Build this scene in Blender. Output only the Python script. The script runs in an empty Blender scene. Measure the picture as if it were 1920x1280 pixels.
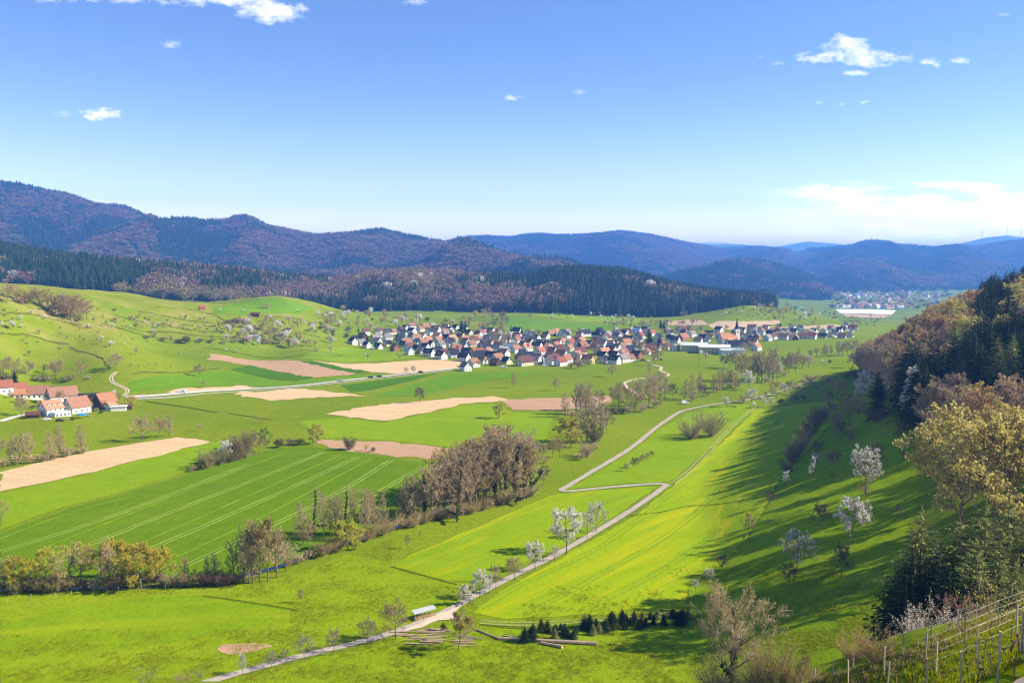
import bpy, math, random
import numpy as np
from mathutils import Vector, Matrix
from mathutils.geometry import delaunay_2d_cdt

scene = bpy.context.scene
COL = scene.collection
R = math.radians

# ------------------------------------------------------------------ camera
F = 1700.0                      # focal length in pixels of a 1920 wide frame
CAMZ = 85.0
PITCH = math.atan(135.0 / F)
cam_data = bpy.data.cameras.new('camera')
cam_data.sensor_width = 36.0
cam_data.lens = 36.0 * F / 1920.0
cam_data.clip_start = 0.5
cam_data.clip_end = 90000.0
cam = bpy.data.objects.new('camera', cam_data)
COL.objects.link(cam)
cam.location = (0, 0, CAMZ)
cam.rotation_euler = (math.pi / 2 - PITCH, 0, 0)
scene.camera = cam

# ------------------------------------------------------------------ exposure
scene.view_settings.view_transform = 'Standard'
scene.view_settings.look = 'None'
scene.view_settings.gamma = 1.0
scene.view_settings.use_curve_mapping = False
scene.view_settings.exposure = 1.12
scene.render.engine = 'CYCLES'
cy = scene.cycles
cy.max_bounces = 4
cy.diffuse_bounces = 2
cy.glossy_bounces = 1
cy.transmission_bounces = 2
cy.volume_bounces = 1
cy.transparent_max_bounces = 4
cy.use_denoising = True
try:
    cy.denoiser = 'OPENIMAGEDENOISE'
    cy.denoising_input_passes = 'RGB_ALBEDO_NORMAL'
    cy.denoising_prefilter = 'ACCURATE'
except Exception:
    pass
cy.pixel_filter_type = 'BLACKMAN_HARRIS'
cy.filter_width = 1.2

# ------------------------------------------------------------------ sun and sky
SUN_EL = R(34)
SUN_AZ = R(92)                  # clockwise from +Y (the view direction): the sun stands to the right
sun = bpy.data.lights.new('sun', 'SUN')
sun.energy = 5.0
sun.angle = R(0.5)
sun.color = (1.0, 0.90, 0.74)
sun_o = bpy.data.objects.new('sun', sun)
COL.objects.link(sun_o)
sdir = Vector((math.sin(SUN_AZ) * math.cos(SUN_EL), math.cos(SUN_AZ) * math.cos(SUN_EL), math.sin(SUN_EL)))
sun_o.rotation_euler = sdir.to_track_quat('Z', 'Y').to_euler()

world = bpy.data.worlds.new('World')
scene.world = world
world.use_nodes = True
wt = world.node_tree
for n in list(wt.nodes):
    wt.nodes.remove(n)


def nd(t, typ, **kw):
    n = t.nodes.new(typ)
    for k, v in kw.items():
        setattr(n, k, v)
    return n


def mth(t, op, a, b=None, c=None, clamp=False):
    n = t.nodes.new('ShaderNodeMath')
    n.operation = op
    n.use_clamp = clamp
    for i, v in enumerate((a, b, c)):
        if v is None:
            continue
        if isinstance(v, (int, float)):
            n.inputs[i].default_value = v
        else:
            t.links.new(v, n.inputs[i])
    return n.outputs[0]


def ramp(t, v, stops, interp='LINEAR'):
    n = t.nodes.new('ShaderNodeValToRGB')
    cr = n.color_ramp
    cr.interpolation = interp
    while len(cr.elements) > 1:
        cr.elements.remove(cr.elements[-1])
    cr.elements[0].position = stops[0][0]
    cr.elements[0].color = (*stops[0][1], 1)
    for p, c in stops[1:]:
        e = cr.elements.new(p)
        e.color = (*c, 1)
    t.links.new(v, n.inputs[0])
    return n.outputs[0]


def mix(t, f, a, b, mode='MIX'):
    n = t.nodes.new('ShaderNodeMix')
    n.data_type = 'RGBA'
    n.blend_type = mode
    for sock, v in ((n.inputs[0], f), (n.inputs[6], a), (n.inputs[7], b)):
        if isinstance(v, (int, float)):
            sock.default_value = v
        elif isinstance(v, (tuple, list)):
            sock.default_value = (*v[:3], 1)
        else:
            t.links.new(v, sock)
    return n.outputs[2]


sky = nd(wt, 'ShaderNodeTexSky', sky_type='NISHITA')
sky.sun_disc = False
sky.sun_elevation = SUN_EL
sky.sun_rotation = SUN_AZ
sky.altitude = 300
sky.air_density = 1.0
sky.dust_density = 0.3
sky.ozone_density = 2.0
tc = nd(wt, 'ShaderNodeTexCoord')
sx = nd(wt, 'ShaderNodeSeparateXYZ')
wt.links.new(tc.outputs['Generated'], sx.inputs[0])
DX, DY, DZ = sx.outputs
dyc = mth(wt, 'MAXIMUM', DY, 0.05)
U_ = mth(wt, 'DIVIDE', DX, dyc)
V_ = mth(wt, 'DIVIDE', DZ, dyc)
uv = nd(wt, 'ShaderNodeCombineXYZ')
wt.links.new(U_, uv.inputs[0])
wt.links.new(mth(wt, 'MULTIPLY', V_, 1.7), uv.inputs[1])
nz = nd(wt, 'ShaderNodeTexNoise')
nz.inputs['Scale'].default_value = 26
nz.inputs['Detail'].default_value = 8
nz.inputs['Roughness'].default_value = 0.62
wt.links.new(uv.outputs[0], nz.inputs['Vector'])
uv2 = nd(wt, 'ShaderNodeCombineXYZ')
wt.links.new(U_, uv2.inputs[0])
wt.links.new(mth(wt, 'MULTIPLY', V_, 4.5), uv2.inputs[1])
nz2 = nd(wt, 'ShaderNodeTexNoise')
nz2.inputs['Scale'].default_value = 15
nz2.inputs['Detail'].default_value = 7
nz2.inputs['Roughness'].default_value = 0.6
wt.links.new(uv2.outputs[0], nz2.inputs['Vector'])
nz3 = nd(wt, 'ShaderNodeTexNoise')
nz3.inputs['Scale'].default_value = 85
nz3.inputs['Detail'].default_value = 6
nz3.inputs['Roughness'].default_value = 0.65
wt.links.new(uv.outputs[0], nz3.inputs['Vector'])
nzc = mth(wt, 'SUBTRACT', nz.outputs['Fac'], 0.5)
nzs = mth(wt, 'SUBTRACT', nz3.outputs['Fac'], 0.5)
nz2c = mth(wt, 'SUBTRACT', nz2.outputs['Fac'], 0.5)


def pix_dir(px, py):
    a = (px - 960.0) / F
    b = -(py - 640.0) / F
    c, s = math.cos(PITCH), math.sin(PITCH)
    y = c + b * s
    return a / y, (-s + b * c) / y


acc = None
CL = [  # azimuth/elevation blobs of the few fair-weather clouds: centre, half sizes, density
    (400, -6, 150, 28, 1.0), (510, 25, 75, 24, 1.0), (120, -6, 95, 14, .6), (235, 0, 40, 10, .5), (320, 82, 24, 11, .6),
    (188, 214, 48, 13, .85), (118, 214, 22, 7, .45), (960, 183, 26, 7, .6), (1088, 172, 16, 6, .25),
    (1585, 92, 62, 28, 1.0), (1640, 112, 75, 20, 1.0), (1535, 108, 50, 13, .8), (1602, 137, 34, 7, .6), (1748, 118, 24, 11, .75), (1802, 113, 22, 8, .8),
    (1460, 119, 14, 5, .4), (1424, 108, 9, 4, .35), (1578, 196, 9, 4, .4), (1622, 192, 11, 5, .5), (1535, 192, 8, 4, .3), (1885, 27, 16, 4, .3),
    (1530, 358, 55, 14, .9), (1275, 440, 20, 9, .6), (775, 4, 32, 8, .4)]
for (px, py, ax, by, w) in CL:
    u0, v0 = pix_dir(px, py)
    e = mth(wt, 'ADD', mth(wt, 'POWER', mth(wt, 'ABSOLUTE', mth(wt, 'DIVIDE', mth(wt, 'SUBTRACT', U_, u0), ax / F)), 2.0),
            mth(wt, 'POWER', mth(wt, 'ABSOLUTE', mth(wt, 'DIVIDE', mth(wt, 'SUBTRACT', V_, v0), by / F)), 2.0))
    k = 3.2 if by > 15 else 1.0
    m = mth(wt, 'ADD', mth(wt, 'SUBTRACT', 0.72, e), mth(wt, 'ADD', mth(wt, 'MULTIPLY', nzc, k), mth(wt, 'MULTIPLY', nzs, 1.6 if by > 15 else 3.6)))
    m = mth(wt, 'MULTIPLY', mth(wt, 'MULTIPLY', m, 1.1 if by > 15 else .9, clamp=True), w)
    acc = m if acc is None else mth(wt, 'MAXIMUM', acc, m)
# low bank of stratus over the right horizon
u0, v0 = pix_dir(1800, 400)
b1 = mth(wt, 'SUBTRACT', 1.0, mth(wt, 'POWER', mth(wt, 'ABSOLUTE', mth(wt, 'DIVIDE', mth(wt, 'SUBTRACT', V_, v0), 0.036)), 2.0))
b2 = mth(wt, 'MULTIPLY', mth(wt, 'ADD', mth(wt, 'SUBTRACT', U_, pix_dir(1420, 400)[0]), 0.0), 5.5, clamp=True)
bank = mth(wt, 'MULTIPLY', mth(wt, 'ADD', mth(wt, 'MULTIPLY', b1, 0.48), mth(wt, 'MULTIPLY', nz2c, 3.6)), b2)
bank = mth(wt, 'MULTIPLY', mth(wt, 'MULTIPLY', bank, 1.6, clamp=True), mth(wt, 'MULTIPLY', b1, 4.0, clamp=True))
bank = mth(wt, 'MULTIPLY', bank, .8)
acc = mth(wt, 'MAXIMUM', acc, bank)
acc = mth(wt, 'MULTIPLY', acc, mth(wt, 'GREATER_THAN', DY, 0.1))
low = mth(wt, 'MULTIPLY_ADD', mth(wt, 'ABSOLUTE', DZ), -14.0, 1.0, clamp=True)
ring = mth(wt, 'POWER', mth(wt, 'MULTIPLY_ADD', mth(wt, 'ABSOLUTE', DZ), -3.6, 1.0, clamp=True), 2.4)   # thicker bright air low over the whole horizon
shade = mth(wt, 'MULTIPLY_ADD', nz2.outputs['Fac'], 3.0, -0.9, clamp=True)
ccol = mix(wt, shade, (8.0, 8.3, 9.8), (11.5, 11.3, 11.3))
ccol = mix(wt, 1.0, ccol, mix(wt, ring, (1, 1, 1), (3.4, 3.0, 2.5)), 'MULTIPLY')
SKY_TINT = mix(wt, 1.0, sky.outputs[0], (0.85, 1.0, 1.38), 'MULTIPLY')
SKY_TINT = mix(wt, 1.0, SKY_TINT, mix(wt, ring, (1, 1, 1), (4.4, 3.05, 1.65)), 'MULTIPLY')
SKY_TINT = mix(wt, 1.0, SKY_TINT, mix(wt, low, (1, 1, 1), (2.0, 1.7, 1.25)), 'MULTIPLY')
skyc = mix(wt, acc, SKY_TINT, ccol)
bg = nd(wt, 'ShaderNodeBackground')
bg.inputs['Strength'].default_value = 0.066
wt.links.new(skyc, bg.inputs['Color'])
wo = nd(wt, 'ShaderNodeOutputWorld')
wt.links.new(bg.outputs[0], wo.inputs['Surface'])

# ------------------------------------------------------------------ terrain height
rngG = np.random.default_rng(7)


def _hash(ix, iy, seed):
    h = (ix.astype(np.int64) * 374761393 + iy.astype(np.int64) * 668265263 + seed * 1442695041) & 0xffffffff
    h = ((h ^ (h >> 13)) * 1274126177) & 0xffffffff
    h = h ^ (h >> 16)
    return (h & 0xffff) / 65535.0


def vnoise(x, y, seed=0):
    ix = np.floor(x); iy = np.floor(y)
    fx = x - ix; fy = y - iy
    fx = fx * fx * (3 - 2 * fx); fy = fy * fy * (3 - 2 * fy)
    a = _hash(ix, iy, seed); b = _hash(ix + 1, iy, seed); c = _hash(ix, iy + 1, seed); d = _hash(ix + 1, iy + 1, seed)
    return (a * (1 - fx) + b * fx) * (1 - fy) + (c * (1 - fx) + d * fx) * fy


def fbm(x, y, oct=4, seed=0):
    s = 0; a = .5; t = 0
    for o in range(oct):
        s = s + a * vnoise(x * 2 ** o + 17.3 * o, y * 2 ** o - 9.1 * o, seed + o); t += a; a *= .5
    return s / t


CTRL = []


def G(px, py, z=None, d=None):
    u, m = pix_dir(px, py)
    if d is None:
        d = (z - CAMZ) / m
    if z is None:
        z = CAMZ + m * d
    CTRL.append((u, math.log(d), z))


# valley floor
for (px, py) in [(-700, 1270), (-350, 1270), (0, 1275), (300, 1280), (600, 1270), (900, 1270), (1200, 1280), (-500, 1100), (0, 1130), (200, 1100), (500, 1040), (700, 1120),
                 (1000, 1100), (1200, 1130), (-500, 950), (0, 950), (300, 950), (600, 900), (800, 1000), (1050, 920), (1250, 910), (-500, 850), (0, 820), (300, 820), (600, 800),
                 (900, 800), (1200, 800), (1000, 720), (700, 720), (1300, 740), (1250, 690), (880, 690), (500, 740), (250, 750), (1450, 690), (1100, 660), (750, 660),
                 (1400, 650), (1300, 640), (1500, 640), (1600, 650), (1000, 640), (1100, 625), (1200, 622), (1300, 622), (2300, 640), (2800, 700), (1560, 625), (1650, 625)]:
    G(px, py, z=0.0)
for (u, d) in [(-.9, 60), (0, 60), (.5, 60), (.9, 60), (-.9, 150), (-.4, 130), (.2, 130), (.6, 200), (.9, 300), (1.1, 150), (-1.1, 250), (.6, 400), (.62, 600), (.9, 800), (.9, 1300),
               (-1.1, 30), (1.1, 30), (0, 25), (0.45, 700), (0.7, 1000)]:
    CTRL.append((u, math.log(d), 0.0))
# left vineyard hill
G(100, 782, z=0); G(0, 770, z=1); G(240, 692, z=14); G(130, 600, z=43); G(0, 533, d=900); G(300, 580, d=950); G(400, 572, d=1100); G(520, 556, d=1250); G(600, 600, d=1100)
G(390, 665, z=8); G(500, 645, z=7); G(650, 640, z=2); G(400, 625, z=20); G(0, 620, z=40); G(0, 700, z=15); G(60, 722, z=6); G(300, 640, z=18); G(200, 622, z=34); G(0, 570, z=58)
G(-400, 560, d=760); G(-900, 560, d=700); G(-400, 650, z=30); G(-400, 740, z=10); G(-900, 700, z=15); G(450, 600, z=30)
G(150, 555, d=900); G(600, 640, z=6); G(560, 665, z=3); G(520, 620, z=18)
# ground behind the village
G(700, 602, d=1250); G(800, 600, z=8); G(900, 590, z=6); G(1000, 590, z=9); G(1100, 590, d=1600); G(1200, 590, d=1650); G(1400, 574, d=1520); G(1290, 600, d=1430); G(1250, 612, z=0)
G(1500, 600, z=7); G(1600, 602, z=-4); G(1480, 583, d=1650); G(660, 585, d=1500); G(1330, 585, d=1560); G(1440, 610, z=3)
for (u, d, z) in [(-.6, 1300, 62), (-.35, 1400, 30), (-.3, 1650, 20), (-.9, 1300, 60), (-.2, 1700, 6), (-.1, 1750, 5), (0, 1750, 5), (.1, 1750, 3), (.2, 1750, 0), (.3, 2000, -20), (.36, 2100, -30), (.45, 2000, -30),
                  (.36, 2500, -30), (.36, 3500, -30), (.45, 3000, -30), (.3, 3000, -28), (.55, 3500, -30), (.8, 3000, -25), (.2, 3000, -10), (-.6, 2600, 60), (-.2, 2700, 20), (0, 3000, 10), (-.9, 3000, 60),
                  (.36, 5200, -10), (.7, 5000, -10), (0, 5500, 10), (-.6, 6000, 60), (.3, 9000, 0), (-.5, 15000, 0), (.5, 15000, 0), (0, 30000, 0), (1, 30000, 0), (-1, 30000, 0), (1.1, 2000, 0)]:
    CTRL.append((u, math.log(d), z))
CP = np.array(CTRL)
SU = 2.2
MQC = 0.09


def _ker(r2):
    return np.sqrt(r2 + MQC * MQC)


_n = len(CP)
_P = np.c_[CP[:, 0] * SU, CP[:, 1]]
_A = _ker(((_P[:, None, :] - _P[None, :, :]) ** 2).sum(2)) + np.eye(_n) * 1e-3 * -1
_W = np.linalg.solve(_A, CP[:, 2])

FOOT = np.array([(-1500, 60), (-400, 150), (-100, 165), (0, 170), (31, 182), (51, 256), (71, 353), (105, 440), (154, 556), (222, 680), (300, 770), (420, 830), (700, 900), (1500, 960), (4000, 1000)], float)


def foot_dist(X, Y):
    best = np.full(X.shape, 1e9)
    sgn = np.ones(X.shape)
    for (a, b) in zip(FOOT[:-1], FOOT[1:]):
        e = b - a
        t = np.clip(((X - a[0]) * e[0] + (Y - a[1]) * e[1]) / (e @ e), 0, 1)
        dx = X - (a[0] + t * e[0]); dy = Y - (a[1] + t * e[1])
        d = np.hypot(dx, dy)
        cr = e[0] * dy - e[1] * dx
        m = d < best - 1e-9
        best = np.where(m, d, best)
        sgn = np.where(m, np.where(cr < 0, 1.0, -1.0), sgn)
    return best * sgn


def interp(px, tab, k):
    t = np.array(tab, float)
    return np.interp(px, t[:, 0], t[:, k])


# ridges: px, skyline y (tops of its trees), distance
RIDGES = [
    # wooded hills behind the village
    dict(tab=[(-1200, 440, 1750), (-300, 440, 1850), (0, 452, 1900), (100, 470, 1950), (200, 480, 2000), (300, 488, 2000), (450, 500, 2100), (560, 516, 2150), (640, 517, 2200), (700, 506, 2150),
              (780, 500, 2150), (850, 505, 2150), (930, 512, 2100), (990, 516, 2000), (1040, 500, 1980), (1100, 499, 1980), (1170, 503, 1980), (1230, 522, 1960), (1300, 538, 1900),
              (1340, 545, 1850), (1400, 553, 1800), (1450, 562, 1780), (1500, 590, 1760), (1560, 620, 1750), (3000, 640, 1750)], wf=430, wb=900, th=22, spur=14, sc=160, floor=0.0),
    dict(tab=[(-2500, 352, 5160), (-700, 350, 5160), (-200, 346, 5160), (0, 343, 5160), (60, 350, 5160), (130, 366, 5160), (150, 372, 5160), (190, 384, 5115), (240, 386, 5115), (270, 398, 5115), (305, 412, 5115), (370, 415, 5021),
              (430, 418, 4972), (445, 411, 4972), (462, 406, 4972), (480, 411, 4972), (510, 424, 4972), (545, 433, 4922), (600, 440, 4870), (650, 438, 4817), (690, 434, 4763), (720, 431, 4763), (760, 438, 4707), (800, 446, 4650), (850, 455, 4591), (900, 463, 4469),
              (950, 480, 4342), (1010, 492, 4209), (1060, 500, 4071), (1130, 512, 4000), (1250, 545, 3927), (3500, 600, 3927)], wf=2500, wb=3000, th=22, spur=170, sc=620, floor=0.0),
    dict(tab=[(-2500, 460, 8500), (600, 470, 8500), (800, 460, 8500), (850, 451, 8400), (880, 442, 8400), (920, 440, 8400), (955, 443, 8300), (1000, 438, 8200), (1050, 440, 8200), (1110, 437, 8000), (1180, 435, 8000),
              (1220, 441, 8000), (1290, 455, 8200), (1350, 464, 8500), (1420, 460, 8500), (1480, 466, 8300), (1560, 462, 8000), (1625, 457, 7800), (1700, 464, 7800), (1750, 471, 7800),
              (1800, 463, 7600), (1850, 457, 7600), (1920, 451, 7500), (2200, 440, 7500), (3500, 450, 7500)], wf=3000, wb=2500, th=22, spur=200, sc=850, floor=0.0),
    dict(tab=[(-2500, 700, 5000), (1100, 640, 4800), (1180, 545, 4800), (1230, 520, 4800), (1300, 503, 4700), (1345, 488, 4700), (1385, 483, 4700), (1430, 487, 4700), (1480, 502, 4700), (1530, 520, 4700), (1570, 550, 4700), (1620, 600, 4700), (3500, 700, 4700)], wf=1300, wb=700, th=20, spur=70, sc=350, floor=-30.0),
    dict(tab=[(-2500, 700, 5700), (1380, 600, 5700), (1460, 540, 5700), (1520, 508, 5700), (1560, 492, 5700), (1592, 481, 5700), (1630, 490, 5700), (1680, 497, 5800), (1750, 511, 5900), (1790, 520, 6000), (1850, 540, 6000), (1950, 560, 6000), (3500, 600, 6000)], wf=1500, wb=900, th=20, spur=85, sc=420, floor=-30.0),
    dict(tab=[(-2500, 560, 11500), (1600, 500, 11500), (1740, 467, 11500), (1790, 458, 11500), (1840, 446, 11500), (1880, 442, 11500), (1920, 446, 11500), (2000, 450, 11500), (3500, 440, 11500)], wf=2500, wb=2500, th=0, spur=40, sc=1500, floor=0.0),
    dict(tab=[(-2500, 500, 15500), (1200, 480, 15500), (1290, 460, 15500), (1325, 454, 15500), (1345, 455, 15500), (1400, 460, 15500), (1450, 463, 15500), (1510, 453, 15500), (1560, 457, 15500), (1620, 463, 15500), (1680, 457, 15500), (1740, 461, 15500), (1850, 470, 15500), (3500, 480, 15500)], wf=2600, wb=2400, th=0, spur=45, sc=2000, floor=0.0),
]


def sstep(x):
    x = np.clip(x, 0, 1)
    return x * x * (3 - 2 * x)


# the vineyard shoulder the camera stands on
NEAR = [(37, 70, 57.3), (27, 56, 59.7), (25.8, 63, 56.8), (26.8, 68, 55.4), (21, 64, 54.0), (45, 52, 65), (60, 72, 61), (46, 82, 50.5), (0, 5, 82.5), (14, 30, 68), (38, 95, 38), (60, 105, 37), (85, 95, 50), (52, 90, 45), (66, 86, 53), (30, 100, 33), (10, 90, 33),
        (61, 140, 21), (45, 140, 12), (76, 170, 14.5), (0, 60, 46), (-20, 60, 41), (0, 100, 24), (57, 172, 8), (95, 160, 24), (30, 130, 10), (110, 60, 90), (60, 20, 92), (110, 130, 48), (-60, 90, 26), (-100, 60, 38), (-80, 30, 52),
        (0, 15, 76), (0, 28, 67), (0, 42, 57.5), (-18, 15, 74), (-18, 30, 64), (-20, 45, 52), (-40, 20, 66), (-40, 40, 52), (-40, 60, 40), (12, 45, 58), (15, 58, 50.5), (16, 72, 43), (8, 75, 37), (0, 80, 34), (-20, 80, 32), (20, 82, 42), (12, 100, 28),
        (24, 40, 68), (34, 35, 76), (26, 84, 44)]
_nc = np.array(NEAR, float)
NSIG = 13.0
_near_w = None


def near_fix(X, Y):
    if _near_w is None:
        return 0.0
    r = np.zeros(np.shape(X))
    m = (Y < 260) & (np.abs(X) < 220)
    xs, ys = X[m], Y[m]
    r[m] = np.exp(-((xs[:, None] - _nc[None, :, 0]) ** 2 + (ys[:, None] - _nc[None, :, 1]) ** 2) / (2 * NSIG ** 2)) @ _near_w
    return r


def height_exact(u, w):
    """terrain height on arrays of bearing u = X/Y and w = ln Y; also returns a forest mask"""
    sh = u.shape
    uf = u.ravel(); wf_ = w.ravel()
    z = np.zeros(uf.size)
    Q = np.c_[uf * SU, wf_]
    for i0 in range(0, uf.size, 40000):
        q = Q[i0:i0 + 40000]
        z[i0:i0 + 40000] = _ker(((q[:, None, :] - _P[None, :, :]) ** 2).sum(2)) @ _W
    Y = np.exp(wf_); X = uf * Y
    s = foot_dist(X, Y)
    slope2 = 0.47 + 0.03 * np.clip((Y - 200) / 300, 0, 1)
    sp = np.where(s > 0, s, 0)
    hill = np.where(sp < 60, 0.35 * sp, 21 + slope2 * (sp - 60))
    hill = np.where(sp < 12, 0.35 * sp * sp / 24 * 1.0, hill - .35 * 6 * 1.0)
    hill = 130 * np.tanh(hill / 130)
    hill = hill + near_fix(X, Y)
    hill += (fbm(X / 26, Y / 26, 3, 5) - .5) * 3.0 * np.clip(s / 25, 0, 1) * np.clip((s - 10) / 60 + .3, 0, 1)
    fade = np.clip((1800 - Y) / 500, 0, 1)
    z = z * 1.0 + hill * fade
    # knolls and hummocks of the left hill
    z += (fbm(X / 60 + 3, Y / 60, 4, 11) - .5) * 9.0 * np.clip((z - 4) / 20, 0, 1) * (s < 0) * np.clip((2200 - Y) / 400, 0, 1)
    forest = np.zeros(uf.size)
    px = 960 + F * uf * math.cos(PITCH)
    for k, rd in enumerate(RIDGES):
        ys = interp(px, rd['tab'], 1); d0 = interp(px, rd['tab'], 2)
        warp = (fbm(uf * 9 + 5 * k, np.full_like(uf, .5), 3, 31 + k) - .5)
        d0 = d0 * (1 + .10 * warp)
        a = (px - 960) / F
        b = -(ys - 640) / F
        cp, spn = math.cos(PITCH), math.sin(PITCH)
        slope = (-spn + b * cp) / (cp + b * spn)
        H = CAMZ + slope * d0 - rd['th']
        fl = rd['floor']
        wf = rd['wf'] if k != 1 else .40 * d0
        wb = rd['wb']
        if k == 0:
            base = interp(px, [(-1200, 0, 0), (100, 0, 0), (640, 0, 0), (3000, 0, 0)], 1)
            fr = np.clip((Y - (d0 - wf)) / wf, 0, 1)
        else:
            fr = np.clip((Y - (d0 - wf)) / wf, 0, 1)
        bk = np.clip(((d0 + wb) - Y) / wb, 0, 1)
        g = np.where(Y < d0, np.sin(fr * math.pi / 2) ** (1.5 if k in (1, 2) else 1.25), sstep(bk))
        n = fbm(X / rd['sc'] + 11 * k, Y / rd['sc'] * .32, 4, 50 + k)
        n = 1 - np.abs(2 * n - 1)                        # ridged
        n2 = fbm(X / (rd['sc'] * .35), Y / (rd['sc'] * .35) * .6, 3, 70 + k)
        edge = np.clip((d0 - Y) / (wf * .45), 0, 1) * np.clip(fr * 3, 0, 1)
        zr = fl + (H - fl) * g + (1.5 * rd['spur'] * (n - .75) + rd['spur'] * .6 * (n2 - .5)) * edge
        up = zr > z + .0
        ok = (H > fl + 2)
        m = up & ok & (Y > d0 - wf) & (Y < d0 + wb)
        bl = sstep(fr * 8)
        z = np.where(m, z + (zr - z) * np.maximum(bl, .0), z)
        if rd['th'] > 0:
            forest = np.where(m & (fr > .02), 1.0, forest)
    return z.reshape(sh), forest.reshape(sh)


_z0 = height_exact(_nc[:, 0] / _nc[:, 1], np.log(_nc[:, 1]))[0]
_K = np.exp(-((_nc[:, None, 0] - _nc[None, :, 0]) ** 2 + (_nc[:, None, 1] - _nc[None, :, 1]) ** 2) / (2 * NSIG ** 2))
_near_w = np.linalg.solve(_K + np.eye(len(_nc)) * .01, _nc[:, 2] - _z0)
NU, NW = 620, 640
_uu = np.concatenate([np.linspace(-1.15, -.62, 60, endpoint=False), np.linspace(-.62, .62, 500, endpoint=False), np.linspace(.62, 1.15, 60)])
W0, W1 = math.log(10.0), math.log(18500.0)
_ww = np.linspace(W0, W1, NW)
_UG, _WG = np.meshgrid(_uu, _ww)
ZG, FG = height_exact(_UG, _WG)


def ter(X, Y, what=None):
    """terrain height by bilinear lookup in the terrain grid"""
    g = ZG if what is None else what
    X = np.asarray(X, float); Y = np.maximum(np.asarray(Y, float), 10.01)
    u = np.clip(X / Y, -1.149, 1.149); w = np.clip(np.log(Y), W0, W1 - 1e-6)
    i = np.clip(np.searchsorted(_uu, u) - 1, 0, len(_uu) - 2)
    fu = (u - _uu[i]) / (_uu[i + 1] - _uu[i])
    jf = (w - W0) / (W1 - W0) * (NW - 1)
    j = np.clip(jf.astype(int), 0, NW - 2)
    fw = jf - j
    # interpolate in Y inside a row cell, as the mesh does
    y0 = np.exp(_ww[j]); y1 = np.exp(_ww[j + 1])
    fw = (Y - y0) / (y1 - y0)
    return (g[j, i] * (1 - fu) + g[j, i + 1] * fu) * (1 - fw) + (g[j + 1, i] * (1 - fu) + g[j + 1, i + 1] * fu) * fw


_ys = np.exp(np.linspace(math.log(20), math.log(18000), 2400))


def hit(px, py, dmin=20.0):
    """where the sight line through a photo pixel first meets the ground"""
    u, m = pix_dir(px, py)
    ys = _ys[_ys >= dmin]
    z = ter(u * ys, ys)
    zr = CAMZ + m * ys
    k = np.nonzero(zr < z)[0]
    if len(k) == 0 or k[0] == 0:
        d = (0 - CAMZ) / m if m < -1e-4 else 20000.0
        return u * d, d, float(ter(u * d, d))
    k = k[0]
    a0 = zr[k - 1] - z[k - 1]; a1 = zr[k] - z[k]
    t = a0 / (a0 - a1)
    d = ys[k - 1] + (ys[k] - ys[k - 1]) * t
    return u * d, d, float(ter(u * d, d))


def proj(x, y, z):
    c, s = math.cos(PITCH), math.sin(PITCH)
    dz = z - CAMZ
    f = y * c - dz * s
    up = y * s + dz * c
    return 960 + F * x / f, 640 - F * up / f, f


# ------------------------------------------------------------------ object helpers
LABELS = {}


def tag(o, label=None, cat=None, group=None, kind=None):
    if label:
        o['label'] = label
    if cat:
        o['category'] = cat
    if group:
        o['group'] = group
    if kind:
        o['kind'] = kind
    return o


def mesh_np(name, verts, faces, mats=(), midx=None, smooth=False):
    """verts (n,3); faces: list of arrays or one (m,k) array"""
    me = bpy.data.meshes.new(name)
    verts = np.asarray(verts, np.float32)
    if isinstance(faces, np.ndarray):
        k = faces.shape[1]
        me.vertices.add(len(verts)); me.vertices.foreach_set('co', verts.ravel())
        me.loops.add(faces.size); me.loops.foreach_set('vertex_index', faces.astype(np.int32).ravel())
        me.polygons.add(len(faces))
        me.polygons.foreach_set('loop_start', np.arange(0, faces.size, k, dtype=np.int32))
        me.polygons.foreach_set('loop_total', np.full(len(faces), k, np.int32))
    else:
        me.from_pydata(verts.tolist(), [], [list(map(int, f)) for f in faces])
    for m in mats:
        me.materials.append(m)
    if midx is not None:
        me.polygons.foreach_set('material_index', np.asarray(midx, np.int32))
    if smooth:
        me.polygons.foreach_set('use_smooth', np.ones(len(me.polygons), bool))
    me.update(calc_edges=True)
    me.validate()
    return me


def link(name, me, parent=None, loc=None, rot=None, scale=None):
    o = bpy.data.objects.new(name, me)
    COL.objects.link(o)
    if parent is not None:
        o.parent = parent
    if loc is not None:
        o.location = loc
    if rot is not None:
        o.rotation_euler = rot
    if scale is not None:
        o.scale = scale if hasattr(scale, '__len__') else (scale,) * 3
    return o


ORD = ['leftmost', 'second', 'third', 'fourth', 'fifth', 'sixth', 'seventh', 'eighth', 'ninth', 'tenth', 'eleventh', 'twelfth', 'thirteenth', 'fourteenth', 'fifteenth', 'sixteenth',
       'seventeenth', 'eighteenth', 'nineteenth', 'twentieth']


def ordinal(i, n):
    if n == 1:
        return 'the only one'
    if i == 0:
        return 'leftmost'
    if i == n - 1:
        return 'rightmost'
    if i < len(ORD) and i <= n // 2:
        return ORD[i] + ' from the left'
    j = n - 1 - i
    if j < len(ORD):
        return (ORD[j] if j else 'rightmost') + ' from the right'
    t = i + 1
    suf = 'th' if 10 <= t % 100 <= 20 else {1: 'st', 2: 'nd', 3: 'rd'}.get(t % 10, 'th')
    return '%d%s from the left' % (t, suf)


# ------------------------------------------------------------------ materials
def mat(name):
    m = bpy.data.materials.new(name)
    m.use_nodes = True
    t = m.node_tree
    b = t.nodes['Principled BSDF']
    b.inputs['Roughness'].default_value = 0.9
    b.inputs['Specular IOR Level'].default_value = 0.0
    return m, t, b


def pos(t):
    g = t.nodes.new('ShaderNodeNewGeometry')
    return g.outputs['Position']


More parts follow.
